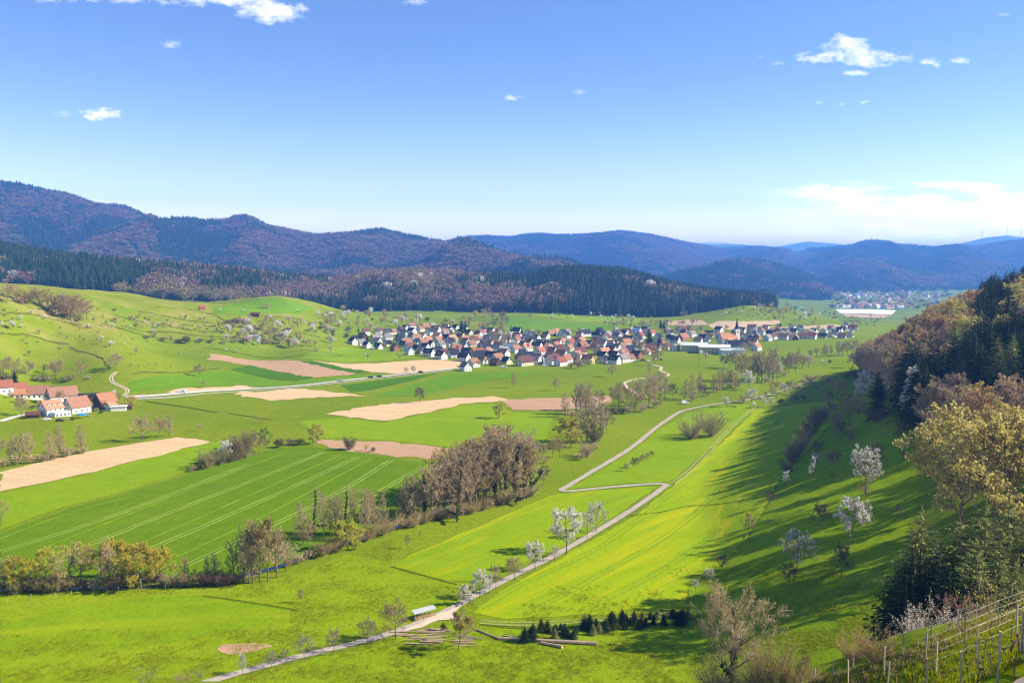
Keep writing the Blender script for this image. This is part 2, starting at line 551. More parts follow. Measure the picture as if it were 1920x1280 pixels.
def noise(t, vec, scale, detail=3, rough=.55, dist=0):
    n = t.nodes.new('ShaderNodeTexNoise')
    n.inputs['Scale'].default_value = scale
    n.inputs['Detail'].default_value = detail
    n.inputs['Roughness'].default_value = rough
    n.inputs['Distortion'].default_value = dist
    if vec is not None:
        t.links.new(vec, n.inputs['Vector'])
    return n.outputs['Fac']


def mapping(t, vec, rotz=0, scale=(1, 1, 1)):
    n = t.nodes.new('ShaderNodeMapping')
    n.vector_type = 'POINT'
    n.inputs['Rotation'].default_value = (0, 0, rotz)
    n.inputs['Scale'].default_value = scale
    t.links.new(vec, n.inputs['Vector'])
    return n.outputs[0]


def rowmap(t, vec, ang, along, across):
    """coordinates rotated so x runs along the rows, then scaled"""
    return mapping(t, mapping(t, vec, -ang), 0, (along, across, 1))


def bump(t, b, h, strength=.3, dist=.1):
    n = t.nodes.new('ShaderNodeBump')
    n.inputs['Strength'].default_value = strength
    n.inputs['Distance'].default_value = dist
    t.links.new(h, n.inputs['Height'])
    t.links.new(n.outputs[0], b.inputs['Normal'])


def grass_mat(name, ca, cb, cc, ang=0.0, streak=0.0, ycol=(.42, .42, .015), ylo=.62, yhi=.75, tuft=.35, yamt=0.0, gain=(1.28, .97, .3)):
    """ca base, cb lighter, cc darker tufts; optional yellow streaks of young rape/dandelions along the rows"""
    if gain:
        ca, cb, cc = [(c_[0] * gain[0], c_[1] * gain[1], c_[2] * gain[2]) for c_ in (ca, cb, cc)]
    m, t, b = mat(name)
    p = pos(t)
    big = noise(t, p, .012, 4, .6)
    c = mix(t, ramp(t, big, [(.35, (0, 0, 0)), (.65, (1, 1, 1))]), ca, cb)
    mid = noise(t, p, .11, 5, .62)
    lo2 = noise(t, p, .035, 5, .7, .6)
    c = mix(t, mth(t, 'MULTIPLY', ramp(t, lo2, [(.48, (0, 0, 0)), (.64, (1, 1, 1))]), min(1, tuft * .6)), c, tuple(v * .86 for v in ca))
    c = mix(t, mth(t, 'MULTIPLY', ramp(t, mid, [(.45, (0, 0, 0)), (.75, (1, 1, 1))]), .5), c, cc)
    fine = noise(t, mapping(t, p, 0, (1, .5, 1)), .75, 8, .8)
    c = mix(t, mth(t, 'MULTIPLY', ramp(t, fine, [(.40, (1, 1, 1)), (.56, (0, 0, 0))]), min(1, tuft * 1.25)), c, cc)
    gr = noise(t, p, 1.6, 4, .8)
    c = mix(t, mth(t, 'MULTIPLY', ramp(t, gr, [(.55, (0, 0, 0)), (.72, (1, 1, 1))]), min(1, tuft * 1.3)), c, tuple(v * 1.45 for v in cb))
    if streak > 0:
        st = noise(t, rowmap(t, p, ang, .012, .6), 1.0, 3, .6)
        c = mix(t, mth(t, 'MULTIPLY', ramp(t, st, [(.4, (0, 0, 0)), (.65, (1, 1, 1))]), streak), c, cb)
    if yamt > 0:
        st = noise(t, rowmap(t, p, ang, .01, .14), 1.0, 5, .6)
        c = mix(t, mth(t, 'MULTIPLY', ramp(t, st, [(ylo, (0, 0, 0)), (yhi, (1, 1, 1))]), yamt), c, ycol)
    t.links.new(c, b.inputs['Base Color'])
    bump(t, b, fine, .8, .35)
    return m


def soil_mat(name, ca, cb, ang=0.0, row=1.2):
    m, t, b = mat(name)
    p = pos(t)
    n1 = noise(t, rowmap(t, p, ang, .02, .25), 1.0, 4, .6)
    c = mix(t, ramp(t, n1, [(.35, (0, 0, 0)), (.68, (1, 1, 1))]), ca, cb)
    n2 = noise(t, rowmap(t, p, ang, .35, 1 / row), 1.6, 5, .7)
    c = mix(t, mth(t, 'MULTIPLY', ramp(t, n2, [(.38, (1, 1, 1)), (.6, (0, 0, 0))]), .6), c, tuple(v * .58 for v in ca))
    dm = noise(t, p, .03, 5, .65)
    c = mix(t, mth(t, 'MULTIPLY', ramp(t, dm, [(.5, (0, 0, 0)), (.7, (1, 1, 1))]), .35), c, tuple(v * .72 for v in cb))
    wd_ = noise(t, p, .35, 5, .7)
    c = mix(t, mth(t, 'MULTIPLY', ramp(t, wd_, [(.66, (0, 0, 0)), (.74, (1, 1, 1))]), .5), c, (.22, .25, .05))
    t.links.new(c, b.inputs['Base Color'])
    bump(t, b, n2, .6, .25)
    return m


def road_mat(name, ca, cb):
    m, t, b = mat(name)
    p = pos(t)
    n1 = noise(t, p, .4, 7, .75)
    c = mix(t, ramp(t, n1, [(.35, (0, 0, 0)), (.65, (1, 1, 1))]), ca, cb)
    t.links.new(c, b.inputs['Base Color'])
    return m


M_ASPH = road_mat('weathered_asphalt', (.32, .27, .22), (.46, .39, .32))
M_ROAD = road_mat('pale_road', (.46, .43, .38), (.58, .55, .48))
M_GRAV = road_mat('pale_gravel', (.52, .40, .27), (.62, .50, .36))
M_SOIL_A = soil_mat('tan_soil', (.62, .42, .22), (.72, .51, .28), R(-20))
M_SOIL_B = soil_mat('brown_soil', (.44, .27, .155), (.54, .35, .20), R(-25))
M_SOIL_C = soil_mat('pale_soil', (.52, .36, .20), (.62, .46, .28), R(0))

# terrain material: meadow with a forest-floor zone
m, t, b = mat('meadow_and_forest_floor')
p = pos(t)
att = nd(t, 'ShaderNodeAttribute', attribute_name='forest')
snw = nd(t, 'ShaderNodeAttribute', attribute_name='snow')
big = noise(t, p, .006, 4, .6)
mid = noise(t, p, .05, 5, .65)
fine = noise(t, mapping(t, p, 0, (1, .55, 1)), .8, 6, .7)
c = mix(t, ramp(t, big, [(.38, (0, 0, 0)), (.62, (1, 1, 1))]), (.145, .215, .005), (.205, .265, .007))
c = mix(t, mth(t, 'MULTIPLY', ramp(t, mid, [(.5, (0, 0, 0)), (.72, (1, 1, 1))]), .55), c, (.22, .27, .012))
c = mix(t, mth(t, 'MULTIPLY', ramp(t, fine, [(.42, (1, 1, 1)), (.58, (0, 0, 0))]), .5), c, (.10, .135, .004))
hl = nd(t, 'ShaderNodeAttribute', attribute_name='dry')
dryn = mth(t, 'MULTIPLY', hl.outputs['Fac'], ramp(t, noise(t, p, .022, 6, .7), [(.44, (0, 0, 0)), (.62, (1, 1, 1))]))
c = mix(t, mth(t, 'MULTIPLY', dryn, .5), c, (.36, .27, .09))
ff = mix(t, ramp(t, mid, [(.4, (0, 0, 0)), (.6, (1, 1, 1))]), (.045, .05, .02), (.10, .065, .045))
c = mix(t, att.outputs['Fac'], c, ff)
c = mix(t, snw.outputs['Fac'], c, (.75, .78, .85))
t.links.new(c, b.inputs['Base Color'])
bump(t, b, fine, .5, .25)
M_TERR = m

# ------------------------------------------------------------------ terrain mesh
Yg = np.exp(_WG)
verts = np.stack([_UG * Yg, Yg, ZG], -1).reshape(-1, 3)
j, i = np.meshgrid(np.arange(NW - 1), np.arange(len(_uu) - 1), indexing='ij')
a = (j * len(_uu) + i).ravel()
quads = np.stack([a, a + 1, a + 1 + len(_uu), a + len(_uu)], 1)
# patch of ground under and behind the camera, joined to the first row
nb = len(verts)
row0 = verts[:len(_uu)]
back = [row0 * np.array([1, 0, 0]) * k + np.array([0, y, 0]) for k, y in ((3.0, -10.0), (6.0, -60.0))]
for bk, zz in zip(back, (80.0, 95.0)):
    bk[:, 2] = row0[:, 2] * 0 + zz
verts = np.concatenate([verts] + back)
L_ = len(_uu)
ii = np.arange(L_ - 1)
q2 = np.stack([nb + ii, nb + ii + 1, ii + 1, ii], 1)
q3 = np.stack([nb + L_ + ii, nb + L_ + ii + 1, nb + ii + 1, nb + ii], 1)
quads = np.concatenate([quads, q2, q3])
me = mesh_np('terrain', verts, quads, [M_TERR], smooth=True)
fa = np.zeros(len(verts), np.float32); fa[:nb] = FG.ravel()
att = me.attributes.new('forest', 'FLOAT', 'POINT'); att.data.foreach_set('value', fa)
sn = np.zeros(len(verts), np.float32)
pxg = 960 + F * _UG * math.cos(PITCH)
sn[:nb] = (((Yg > 13500) & (ZG > 495) & (pxg > 1290) & (pxg < 1420)) * 1.0).ravel()
att = me.attributes.new('snow', 'FLOAT', 'POINT'); att.data.foreach_set('value', sn)
dr = np.zeros(len(verts), np.float32)
dr[:nb] = (np.clip((ZG - 14) / 25, 0, 1) * (_UG < -.12) * (Yg < 1500)).ravel()
att = me.attributes.new('dry', 'FLOAT', 'POINT'); att.data.foreach_set('value', dr)
tag(link('terrain', me), kind='structure')


# ------------------------------------------------------------------ draped sheets and ribbons
def inpoly(P, poly):
    x, y = P[:, 0], P[:, 1]
    r = np.zeros(len(P), bool)
    n = len(poly)
    for k in range(n):
        x1, y1 = poly[k]; x2, y2 = poly[(k + 1) % n]
        c = ((y1 > y) != (y2 > y)) & (x < (x2 - x1) * (y - y1) / (y2 - y1 + 1e-12) + x1)
        r ^= c
    return r


rs = random.Random(3)


def sheet(name, pts, material, lift=.06, rough=.5):
    W = [hit(*p_)[:2] for p_ in pts]
    # rounded, slightly uneven outline
    out = []
    n = len(W)
    for k in range(n):
        a = W[k]; b_ = W[(k + 1) % n]
        L = math.hypot(b_[0] - a[0], b_[1] - a[1])
        m_ = max(2, min(60, int(L / 5)))
        for q in range(m_):
            tt = q / m_
            x = a[0] + (b_[0] - a[0]) * tt; y = a[1] + (b_[1] - a[1]) * tt
            j_ = rough * min(1.5, y / 300)
            out.append((x + rs.uniform(-j_, j_), y + rs.uniform(-j_, j_) * 1.5))
    out = np.array(out)
    uw = np.c_[out[:, 0] / out[:, 1] * 4, np.log(out[:, 1])]
    lo = uw.min(0); hi = uw.max(0)
    du = max((1.24 / 500) * 4, (hi[0] - lo[0]) / 90); dw = max((W1 - W0) / (NW - 1), (hi[1] - lo[1]) / 90)
    gx, gy = np.meshgrid(np.arange(lo[0], hi[0], du), np.arange(lo[1], hi[1], dw))
    Q = np.c_[gx.ravel(), gy.ravel()]
    Q = Q[inpoly(Q, uw)] if len(Q) else Q
    allp = [Vector(v) for v in uw.tolist()] + [Vector(v) for v in Q.tolist()]
    res = delaunay_2d_cdt(allp, [], [list(range(len(uw)))], 1, 1e-7)
    V = np.array([tuple(v) for v in res[0]])
    Y = np.exp(V[:, 1]); X = V[:, 0] / 4 * Y
    Z = ter(X, Y) + lift + Y * 1.2e-4
    fs = [f if True else f for f in res[2]]
    me = mesh_np(name, np.c_[X, Y, Z], [f[::-1] if False else f for f in fs], [material], smooth=True)
    o = link(name, me)
    tag(o, kind='structure')
    return o


def smooth_line(W, step):
    W = [np.array(w_, float) for w_ in W]
    if len(W) < 2:
        return W
    P = [2 * W[0] - W[1]] + W + [2 * W[-1] - W[-2]]
    out = []
    for k in range(1, len(P) - 2):
        p0, p1, p2, p3 = P[k - 1:k + 3]
        L = np.linalg.norm(p2 - p1)
        n = max(2, int(L / step))
        for q in range(n):
            t_ = q / n
            out.append(.5 * ((2 * p1) + (-p0 + p2) * t_ + (2 * p0 - 5 * p1 + 4 * p2 - p3) * t_ ** 2 + (-p0 + 3 * p1 - 3 * p2 + p3) * t_ ** 3))
    out.append(P[-2])
    return out


def ribbon(name, pts, width, material, lift=.10, step=3.0, world=False, offs=0.0, wob=.12):
    W = pts if world else [hit(*p_)[:2] for p_ in pts]
    c_ = np.array(smooth_line(W, step))
    d = np.gradient(c_, axis=0)
    d /= np.linalg.norm(d, axis=1)[:, None] + 1e-9
    nrm = np.c_[-d[:, 1], d[:, 0]]
    cols = []
    for s_ in (-.5, -.17, .17, .5):
        j_ = (rs_np.random(len(c_)) - .5) * wob * (abs(s_) > .4) * 2.6
        q = c_ + nrm * ((s_ * width + offs + j_)[:, None])
        z = ter(q[:, 0], q[:, 1]) + lift + q[:, 1] * 1.6e-4
        cols.append(np.c_[q, z])
    V = np.stack(cols, 1).reshape(-1, 3)
    n = len(c_)
    a_ = (np.arange(n - 1)[:, None] * 4 + np.arange(3)[None, :]).ravel()
    Fq = np.stack([a_, a_ + 4, a_ + 5, a_ + 1], 1)
    me = mesh_np(name, V, Fq, [material], smooth=True)
    # normals up
    o = link(name, me)
    tag(o, kind='structure')
    return o


rs_np = np.random.default_rng(5)
# ------------------------------------------------------------------ haze
hm = bpy.data.materials.new('haze_air')
hm.use_nodes = True
ht = hm.node_tree
for n in list(ht.nodes):
    ht.nodes.remove(n)
pv = nd(ht, 'ShaderNodeVolumePrincipled')
pv.inputs['Color'].default_value = (.13, .37, 1.0, 1)
pv.inputs['Density'].default_value = 1.25e-4
pv.inputs['Anisotropy'].default_value = 0.25
ho = nd(ht, 'ShaderNodeOutputMaterial')
ht.links.new(pv.outputs[0], ho.inputs['Volume'])
x0, x1, y0, y1, z0, z1 = -21600, 21600, -90, 18750, float(ZG.min()) - 3, float(ZG.max()) + 40
hv = np.array([(x, y, z) for x in (x0, x1) for y in (y0, y1) for z in (z0, z1)], float)
hf = np.array([(0, 1, 3, 2), (4, 6, 7, 5), (0, 4, 5, 1), (2, 3, 7, 6), (0, 2, 6, 4), (1, 5, 7, 3)])
tag(link('haze', mesh_np('haze', hv, hf, [hm])), kind='stuff')

# ------------------------------------------------------------------ fields
M_CROP = grass_mat('young_wheat', (.075, .19, .010), (.105, .225, .012), (.05, .13, .008), R(20), .35, tuft=.3)
M_CROP_D = grass_mat('dark_wheat', (.045, .15, .018), (.060, .18, .02), (.03, .11, .012), R(-30), .35, tuft=.2)
M_CROP_E = grass_mat('mid_wheat', (.085, .23, .022), (.11, .27, .02), (.06, .17, .012), R(-30), .35, tuft=.25)
M_RAPE = grass_mat('bright_crop', (.215, .325, .003), (.27, .36, .003), (.15, .25, .003), R(52), .7, ycol=(.46, .40, .003), ylo=.5, yhi=.72, tuft=.2, yamt=.8, gain=None)
M_RAPE2 = grass_mat('bright_crop_edged', (.18, .29, .003), (.24, .34, .003), (.13, .22, .003), R(52), .6, ycol=(.44, .38, .003), ylo=.5, yhi=.7, tuft=.25, yamt=.7, gain=None)
M_LAWN = grass_mat('lush_meadow', (.12, .27, .008), (.165, .32, .010), (.075, .17, .008), R(10), .3, tuft=.4, yamt=.45, ycol=(.32, .36, .008), ylo=.55, yhi=.72)
M_LAWN2 = grass_mat('grazed_meadow', (.145, .285, .012), (.19, .33, .014), (.085, .18, .01), R(10), .35, tuft=.6, yamt=.3, ycol=(.30, .34, .02), ylo=.5, yhi=.7)
M_SHADY = grass_mat('orchard_meadow', (.17, .27, .003), (.22, .31, .003), (.11, .18, .003), R(52), .4, tuft=.5, gain=None)
M_VALE = grass_mat('valley_meadow', (.13, .29, .014), (.18, .33, .014), (.09, .2, .01), R(5), .3, tuft=.3)
M_TRACK = grass_mat('tramline', (.26, .36, .06), (.32, .40, .08), (.16, .27, .04), 0, 0, tuft=.2, gain=None)
M_YEL = grass_mat('yellow_line', (.19, .30, .010), (.24, .34, .012), (.12, .22, .01), 0, 0, tuft=.4, gain=None)
M_FOIL = road_mat('white_foil', (.70, .70, .72), (.82, .82, .82))
M_REED = grass_mat('dry_grass', (.33, .33, .12), (.40, .38, .16), (.22, .22, .08), 0, 0, tuft=.5, gain=None)
M_DARKG = grass_mat('rough_edge_grass', (.07, .14, .008), (.10, .18, .01), (.04, .08, .006), 0, 0, tuft=.5)

M_DARKV = grass_mat('verge_grass', (.15, .20, .02), (.22, .24, .04), (.09, .13, .01), 0, 0, tuft=.7, gain=None)
M_EDGE = grass_mat('terrace_edge_grass', (.11, .14, .02), (.17, .17, .03), (.07, .09, .012), 0, 0, tuft=.7, gain=None)
M_DRYG = grass_mat('dry_slope_grass', (.32, .25, .10), (.26, .26, .06), (.20, .16, .06), 0, 0, tuft=.7, gain=None)
sheet('meadow', [(0, 1110), (200, 1108), (440, 1098), (560, 1075), (650, 1040), (745, 1050), (850, 1092), (905, 1098), (860, 1128), (800, 1158), (740, 1183), (640, 1210), (470, 1253), (360, 1284), (0, 1284)], M_LAWN2, .03)
sheet('meadow', [(0, 1175), (110, 1140), (250, 1122), (330, 1114), (420, 1122), (545, 1142), (500, 1165), (400, 1190), (200, 1225), (0, 1270)], M_LAWN, .06)
sheet('meadow', [(400, 1284), (560, 1240), (740, 1192), (840, 1172), (900, 1165), (1100, 1160), (1290, 1150), (1330, 1200), (1340, 1284)], M_LAWN2, .03)
sheet('crop_field', [(0, 1000), (133, 952), (233, 925), (353, 889), (420, 868), (520, 839), (570, 836), (640, 843), (700, 852), (800, 869), (775, 900), (730, 960), (650, 1010), (560, 1045), (480, 1068), (400, 1082), (200, 1090), (0, 1098)], M_CROP, .05)
sheet('crop_field', [(0, 924), (150, 893), (398, 829), (440, 820), (480, 832), (420, 862), (350, 884), (233, 920), (120, 950), (0, 992)], M_VALE, .04)
sheet('crop_field', [(740, 1062), (770, 1040), (900, 985), (1000, 942), (1045, 925), (1100, 920), (1232, 911), (1195, 938), (1130, 982), (1060, 1022), (950, 1068), (905, 1090), (850, 1088)], M_RAPE2, .05)
sheet('crop_field', [(890, 1147), (925, 1118), (1000, 1075), (1130, 1003), (1205, 956), (1265, 908), (1310, 868), (1365, 820), (1415, 768), (1440, 764), (1520, 755), (1570, 750), (1560, 790), (1520, 840), (1470, 890), (1440, 940), (1400, 1010), (1350, 1060), (1290, 1100), (1285, 1140), (1180, 1150), (1080, 1153), (950, 1160)], M_RAPE, .05)
sheet('meadow', [(1570, 752), (1610, 720), (1680, 800), (1730, 900), (1700, 1000), (1690, 1180), (1560, 1240), (1350, 1284), (1335, 1180), (1290, 1135), (1292, 1104), (1352, 1064), (1402, 1012), (1442, 942), (1472, 892), (1522, 842), (1562, 792)], M_SHADY, .03)
sheet('meadow', [(1062, 917), (1110, 892), (1190, 842), (1240, 802), (1297, 772), (1345, 762), (1400, 757), (1412, 768), (1360, 820), (1300, 868), (1255, 903), (1160, 907)], M_VALE, .03)
sheet('meadow', [(560, 790), (640, 783), (720, 792), (780, 780), (870, 760), (935, 756), (955, 772), (1040, 775), (1010, 850), (940, 860), (873, 842), (740, 826), (600, 820)], M_VALE, .03)
sheet('ploughed_field', [(0, 886), (100, 860), (200, 840), (333, 820), (365, 822), (398, 828), (300, 853), (200, 878), (100, 901), (10, 919), (0, 921)], M_SOIL_A, .06, .8)
sheet('ploughed_field', [(392, 665), (401, 663), (462, 674), (543, 675), (612, 690), (672, 701), (640, 704), (588, 708), (530, 698), (470, 685), (414, 677), (392, 674)], M_SOIL_B, .06, 1.4)
sheet('ploughed_field', [(588, 677), (650, 683), (720, 680), (807, 674), (863, 678), (857, 689), (790, 698), (740, 701), (690, 696), (640, 688)], M_SOIL_A, .06, 1.4)
sheet('ploughed_field', [(436, 737), (520, 731), (565, 728), (640, 737), (690, 742), (600, 745), (530, 750), (500, 750), (455, 743)], M_SOIL_A, .06, 1.4)
sheet('ploughed_field', [(310, 735), (344, 729), (400, 726), (459, 723), (489, 727), (440, 731), (360, 735)], M_SOIL_A, .06, 1.4)
sheet('ploughed_field', [(618, 775), (640, 770), (740, 755), (847, 747), (927, 743), (955, 749), (938, 753), (900, 754), (873, 757), (823, 768), (773, 779), (723, 789), (660, 782)], M_SOIL_A, .06, 1.4)
sheet('ploughed_field', [(940, 753), (968, 748), (1053, 746), (1140, 742), (1147, 752), (1100, 764), (1053, 770), (960, 769)], M_SOIL_B, .065, 1.4)
sheet('ploughed_field', [(598, 824), (674, 825), (740, 830), (790, 836), (873, 845), (830, 861), (760, 857), (700, 850), (640, 843), (590, 832)], M_SOIL_B, .06, 1.4)
sheet('bare_patch', [(405, 1218), (418, 1209), (455, 1205), (500, 1208), (512, 1211), (475, 1222), (450, 1227), (425, 1226)], M_SOIL_B, .09, .5)
sheet('ploughed_field', [(1327, 609), (1345, 602), (1400, 603), (1460, 600), (1465, 606), (1419, 612), (1500, 612), (1572, 609), (1583, 617), (1463, 618), (1375, 619), (1335, 615)], M_SOIL_C, .1, 1.4)
sheet('ploughed_field', [(1245, 603), (1290, 599), (1318, 601), (1328, 609), (1285, 611), (1255, 610)], M_SOIL_C, .1, 1.4)
sheet('crop_field', [(430, 692), (470, 685), (530, 698), (588, 708), (554, 714), (515, 711), (479, 704)], M_CROP_D, .06)
sheet('crop_field', [(556, 677), (586, 677), (640, 689), (690, 697), (672, 700), (612, 689)], M_CROP_D, .055)
sheet('crop_field', [(245, 734), (300, 731), (380, 724), (455, 721), (491, 726), (640, 713), (780, 701), (720, 703), (640, 706), (590, 711), (554, 716), (510, 714), (475, 705), (425, 694), (340, 703), (240, 718)], M_CROP_E, .05)
sheet('crop_field', [(700, 743), (760, 724), (840, 702), (880, 699), (1040, 696), (1010, 702), (920, 712), (850, 728), (780, 742)], M_CROP_E, .05)
sheet('crop_field', [(640, 722), (740, 710), (820, 700), (780, 712), (700, 730), (660, 735)], M_CROP_D, .052)
sheet('crop_field', [(650, 650), (720, 655), (800, 668), (750, 674), (650, 680), (560, 672), (600, 655)], M_VALE, .05)
sheet('crop_field', [(940, 592), (1020, 600), (1090, 606), (1160, 612), (1100, 622), (1010, 622), (950, 610)], M_CROP_E, .1)
sheet('crop_field', [(400, 576), (470, 562), (530, 560), (590, 578), (560, 590), (470, 588), (400, 590)], M_CROP_E, .1)
sheet('crop_field', [(980, 592), (1060, 591), (1180, 594), (1250, 604), (1180, 606), (1080, 602)], M_VALE, .09)
sheet('foil_field', [(1566, 580), (1620, 580), (1680, 582), (1672, 590), (1620, 588), (1575, 587)], M_FOIL, .3)
sheet('foil_field', [(1560, 572), (1700, 570), (1692, 576), (1572, 577)], M_FOIL, .3)
sheet('ploughed_field', [(1577, 588), (1672, 591), (1655, 597), (1587, 594)], M_SOIL_C, .3, 1.4)

# tramlines of the big field
TR = [[(0, 1035), (160, 985), (300, 935), (467, 870)], [(120, 1040), (300, 968), (450, 910), (610, 847)], [(250, 1042), (420, 970), (560, 908), (670, 857)],
      [(345, 1062), (500, 990), (640, 920), (733, 863)], [(600, 985), (697, 930), (787, 878)], [(690, 965), (740, 935), (775, 912)]]
M_TR = M_TRACK
for L in TR:
    ribbon('tractor_track', L, .5, M_TR, .10, 6, offs=-.95, wob=.1)
    ribbon('tractor_track', L, .5, M_TR, .10, 6, offs=.95, wob=.1)
for L in [[(80, 1028), (240, 965), (420, 893), (540, 846)], [(200, 1045), (370, 972), (510, 910), (640, 852)], [(330, 1045), (500, 965), (620, 900), (700, 858)], [(0, 1010), (130, 962), (250, 930)]]:
    ribbon('tractor_track', L, .6, M_YEL, .09, 6)
for L in [[(900, 1140), (1000, 1085), (1150, 1010), (1290, 900), (1430, 790)], [(1010, 1140), (1130, 1075), (1270, 990), (1380, 880), (1470, 775)], [(1100, 1140), (1230, 1075), (1350, 990)]]:
    ribbon('tractor_track', L, .6, M_YEL, .10, 6, offs=-.9)
    ribbon('tractor_track', L, .6, M_YEL, .10, 6, offs=.9)
for L in [[(790, 1060), (900, 1000), (1020, 940)], [(860, 1078), (980, 1020), (1110, 950), (1180, 925)]]:
    ribbon('tractor_track', L, .6, M_YEL, .10, 6, offs=-.9)
    ribbon('tractor_track', L, .6, M_YEL, .10, 6, offs=.9)

# ------------------------------------------------------------------ roads and paths
ribbon('farm_road', [(360, 1287), (470, 1255), (560, 1231), (640, 1212), (700, 1197), (745, 1183), (790, 1166), (830, 1149), (870, 1128), (920, 1101), (980, 1071), (1040, 1041), (1110, 1001), (1170, 965), (1215, 935), (1240, 917), (1250, 909)], 2.3, M_ASPH, .12, 3)
ribbon('farm_road', [(1253, 911), (1240, 907), (1200, 909), (1150, 913), (1100, 918), (1068, 921), (1052, 919), (1060, 914), (1100, 890), (1180, 842), (1230, 802), (1270, 775), (1290, 768), (1340, 758), (1395, 751), (1440, 740), (1490, 724), (1530, 712)], 2.5, M_ASPH, .13, 3)
ribbon('main_road', [(236, 744), (320, 739), (450, 730), (560, 723), (640, 714), (740, 703), (850, 691), (868, 690)], 4.8, M_ROAD, .12, 6)
ribbon('cycle_path', [(255, 748), (330, 744), (450, 734), (560, 726), (640, 717.5), (740, 706), (850, 694)], 1.8, M_ROAD, .12, 6)
ribbon('village_lane', [(0, 790), (35, 780), (62, 775)], 4.0, M_ROAD, .12, 4)
for of in (-.8, .8):
    ribbon('gravel_track', [(219, 697), (210, 705), (208, 711), (212, 717), (222, 722), (233, 727), (239, 732), (237, 738), (230, 743)], .9, M_GRAV, .12, 3, offs=of)
    ribbon('grass_track', [(1262, 906), (1290, 885), (1335, 840), (1372, 800), (1405, 772), (1420, 763)], .55, M_REED, .13, 4, offs=of)
    ribbon('grass_track', [(900, 1166), (960, 1170), (1040, 1168), (1120, 1162), (1200, 1157), (1280, 1148)], .45, M_REED, .13, 3, offs=of)
ribbon('gravel_track', [(1225, 684), (1240, 689), (1238, 695), (1253, 702), (1247, 706), (1222, 708), (1199, 710), (1178, 715), (1170, 720), (1180, 729), (1197, 741)], 2.6, M_GRAV, .14, 3)
sheet('gravel_yard', [(748, 1186), (790, 1168), (832, 1147), (852, 1140), (868, 1134), (852, 1150), (868, 1160), (820, 1163), (795, 1176)], M_GRAV, .13)
# ditches: narrow dark grass lines
for L, wdt in [([(560, 1146), (540, 1141), (460, 1128), (380, 1117)], 1.0), ([(732, 1062), (790, 1078), (857, 1096)], .8), ([(275, 752), (340, 762), (408, 773)], 1.6), ([(430, 775), (470, 781), (512, 787)], 1.4),
               ([(1180, 967), (1240, 960), (1300, 948), (1380, 940), (1470, 925)], .9), ([(900, 1170), (1000, 1178), (1100, 1170), (1240, 1152)], 1.6)]:
    ribbon('ditch', L, wdt, M_DARKG, .09, 4)

# stream
mw, t, b = mat('stream_water')
b.inputs['Base Color'].default_value = (.02, .03, .03, 1)
b.inputs['Roughness'].default_value = .08
b.inputs['Specular IOR Level'].default_value = .5
bump(t, b, noise(t, pos(t), 1.5, 3), .15, .05)
ribbon('stream', [(0, 1106), (120, 1103), (230, 1102), (300, 1098), (420, 1086), (510, 1066), (560, 1048), (640, 1022), (750, 985), (850, 950)], 2.2, mw, .08, 4)

# grassy verges of the lower road, terrace edges of the left hill
ribbon('verge', [(360, 1287), (470, 1255), (560, 1231), (640, 1212), (700, 1197), (745, 1183)], 4.2, M_DARKV, .085, 3, wob=.9)
ribbon('verge', [(870, 1128), (920, 1101), (980, 1071), (1040, 1041), (1110, 1001), (1170, 965), (1215, 935)], 3.9, M_DARKV, .085, 3, wob=.9)
for L, w_ in [([(0, 626), (60, 630), (130, 645)], 1.6), ([(190, 607), (240, 620), (300, 634), (360, 640)], 2.4), ([(130, 650), (190, 672), (205, 690)], .8), ([(215, 590), (280, 606), (350, 618), (420, 622)], 2.0),
              ([(260, 583), (330, 597), (400, 606)], 1.8), ([(230, 612), (300, 622), (380, 630), (470, 636)], 2.2), ([(410, 612), (470, 615), (540, 622), (600, 632)], 2.0), ([(250, 700), (330, 698), (410, 690)], 1.6), ([(380, 652), (450, 662), (560, 668), (640, 668)], 3.0),
              ([(560, 655), (620, 662), (650, 668)], 2.0), ([(290, 575), (350, 580), (400, 590), (420, 600)], 2.0), ([(0, 588), (60, 590), (110, 600), (170, 615)], 3.0), ([(470, 590), (540, 596), (590, 606)], 2.0), ([(700, 600), (780, 606), (850, 612)], 3.0), ([(930, 604), (1010, 608), (1090, 612)], 2.5)]:
    ribbon('terrace_edge', L, w_, M_EDGE, .10, 5, wob=1.6)
for L, w_ in [([(60, 582), (110, 600), (170, 612), (220, 620)], 9), ([(250, 600), (300, 606), (340, 612)], 6), ([(320, 606), (380, 611), (430, 612)], 5), ([(0, 560), (50, 572), (90, 585)], 7)]:
    ribbon('dry_bank', L, w_, M_DRYG, .08, 6, wob=4.5)

for P_, m_ in [([(1600, 566), (1690, 565), (1700, 568), (1605, 569)], M_SOIL_C), ([(1560, 559), (1640, 558), (1650, 561), (1565, 562)], M_CROP_E), ([(1655, 560), (1740, 559), (1735, 563), (1660, 563)], M_SOIL_C),
               ([(1575, 598), (1650, 599), (1640, 604), (1580, 603)], M_CROP_E), ([(1690, 549), (1780, 545), (1790, 549), (1700, 553)], M_VALE), ([(1580, 553), (1640, 552), (1650, 554), (1585, 556)], M_FOIL)]:
    sheet('plain_field', P_, m_, .35, 3)
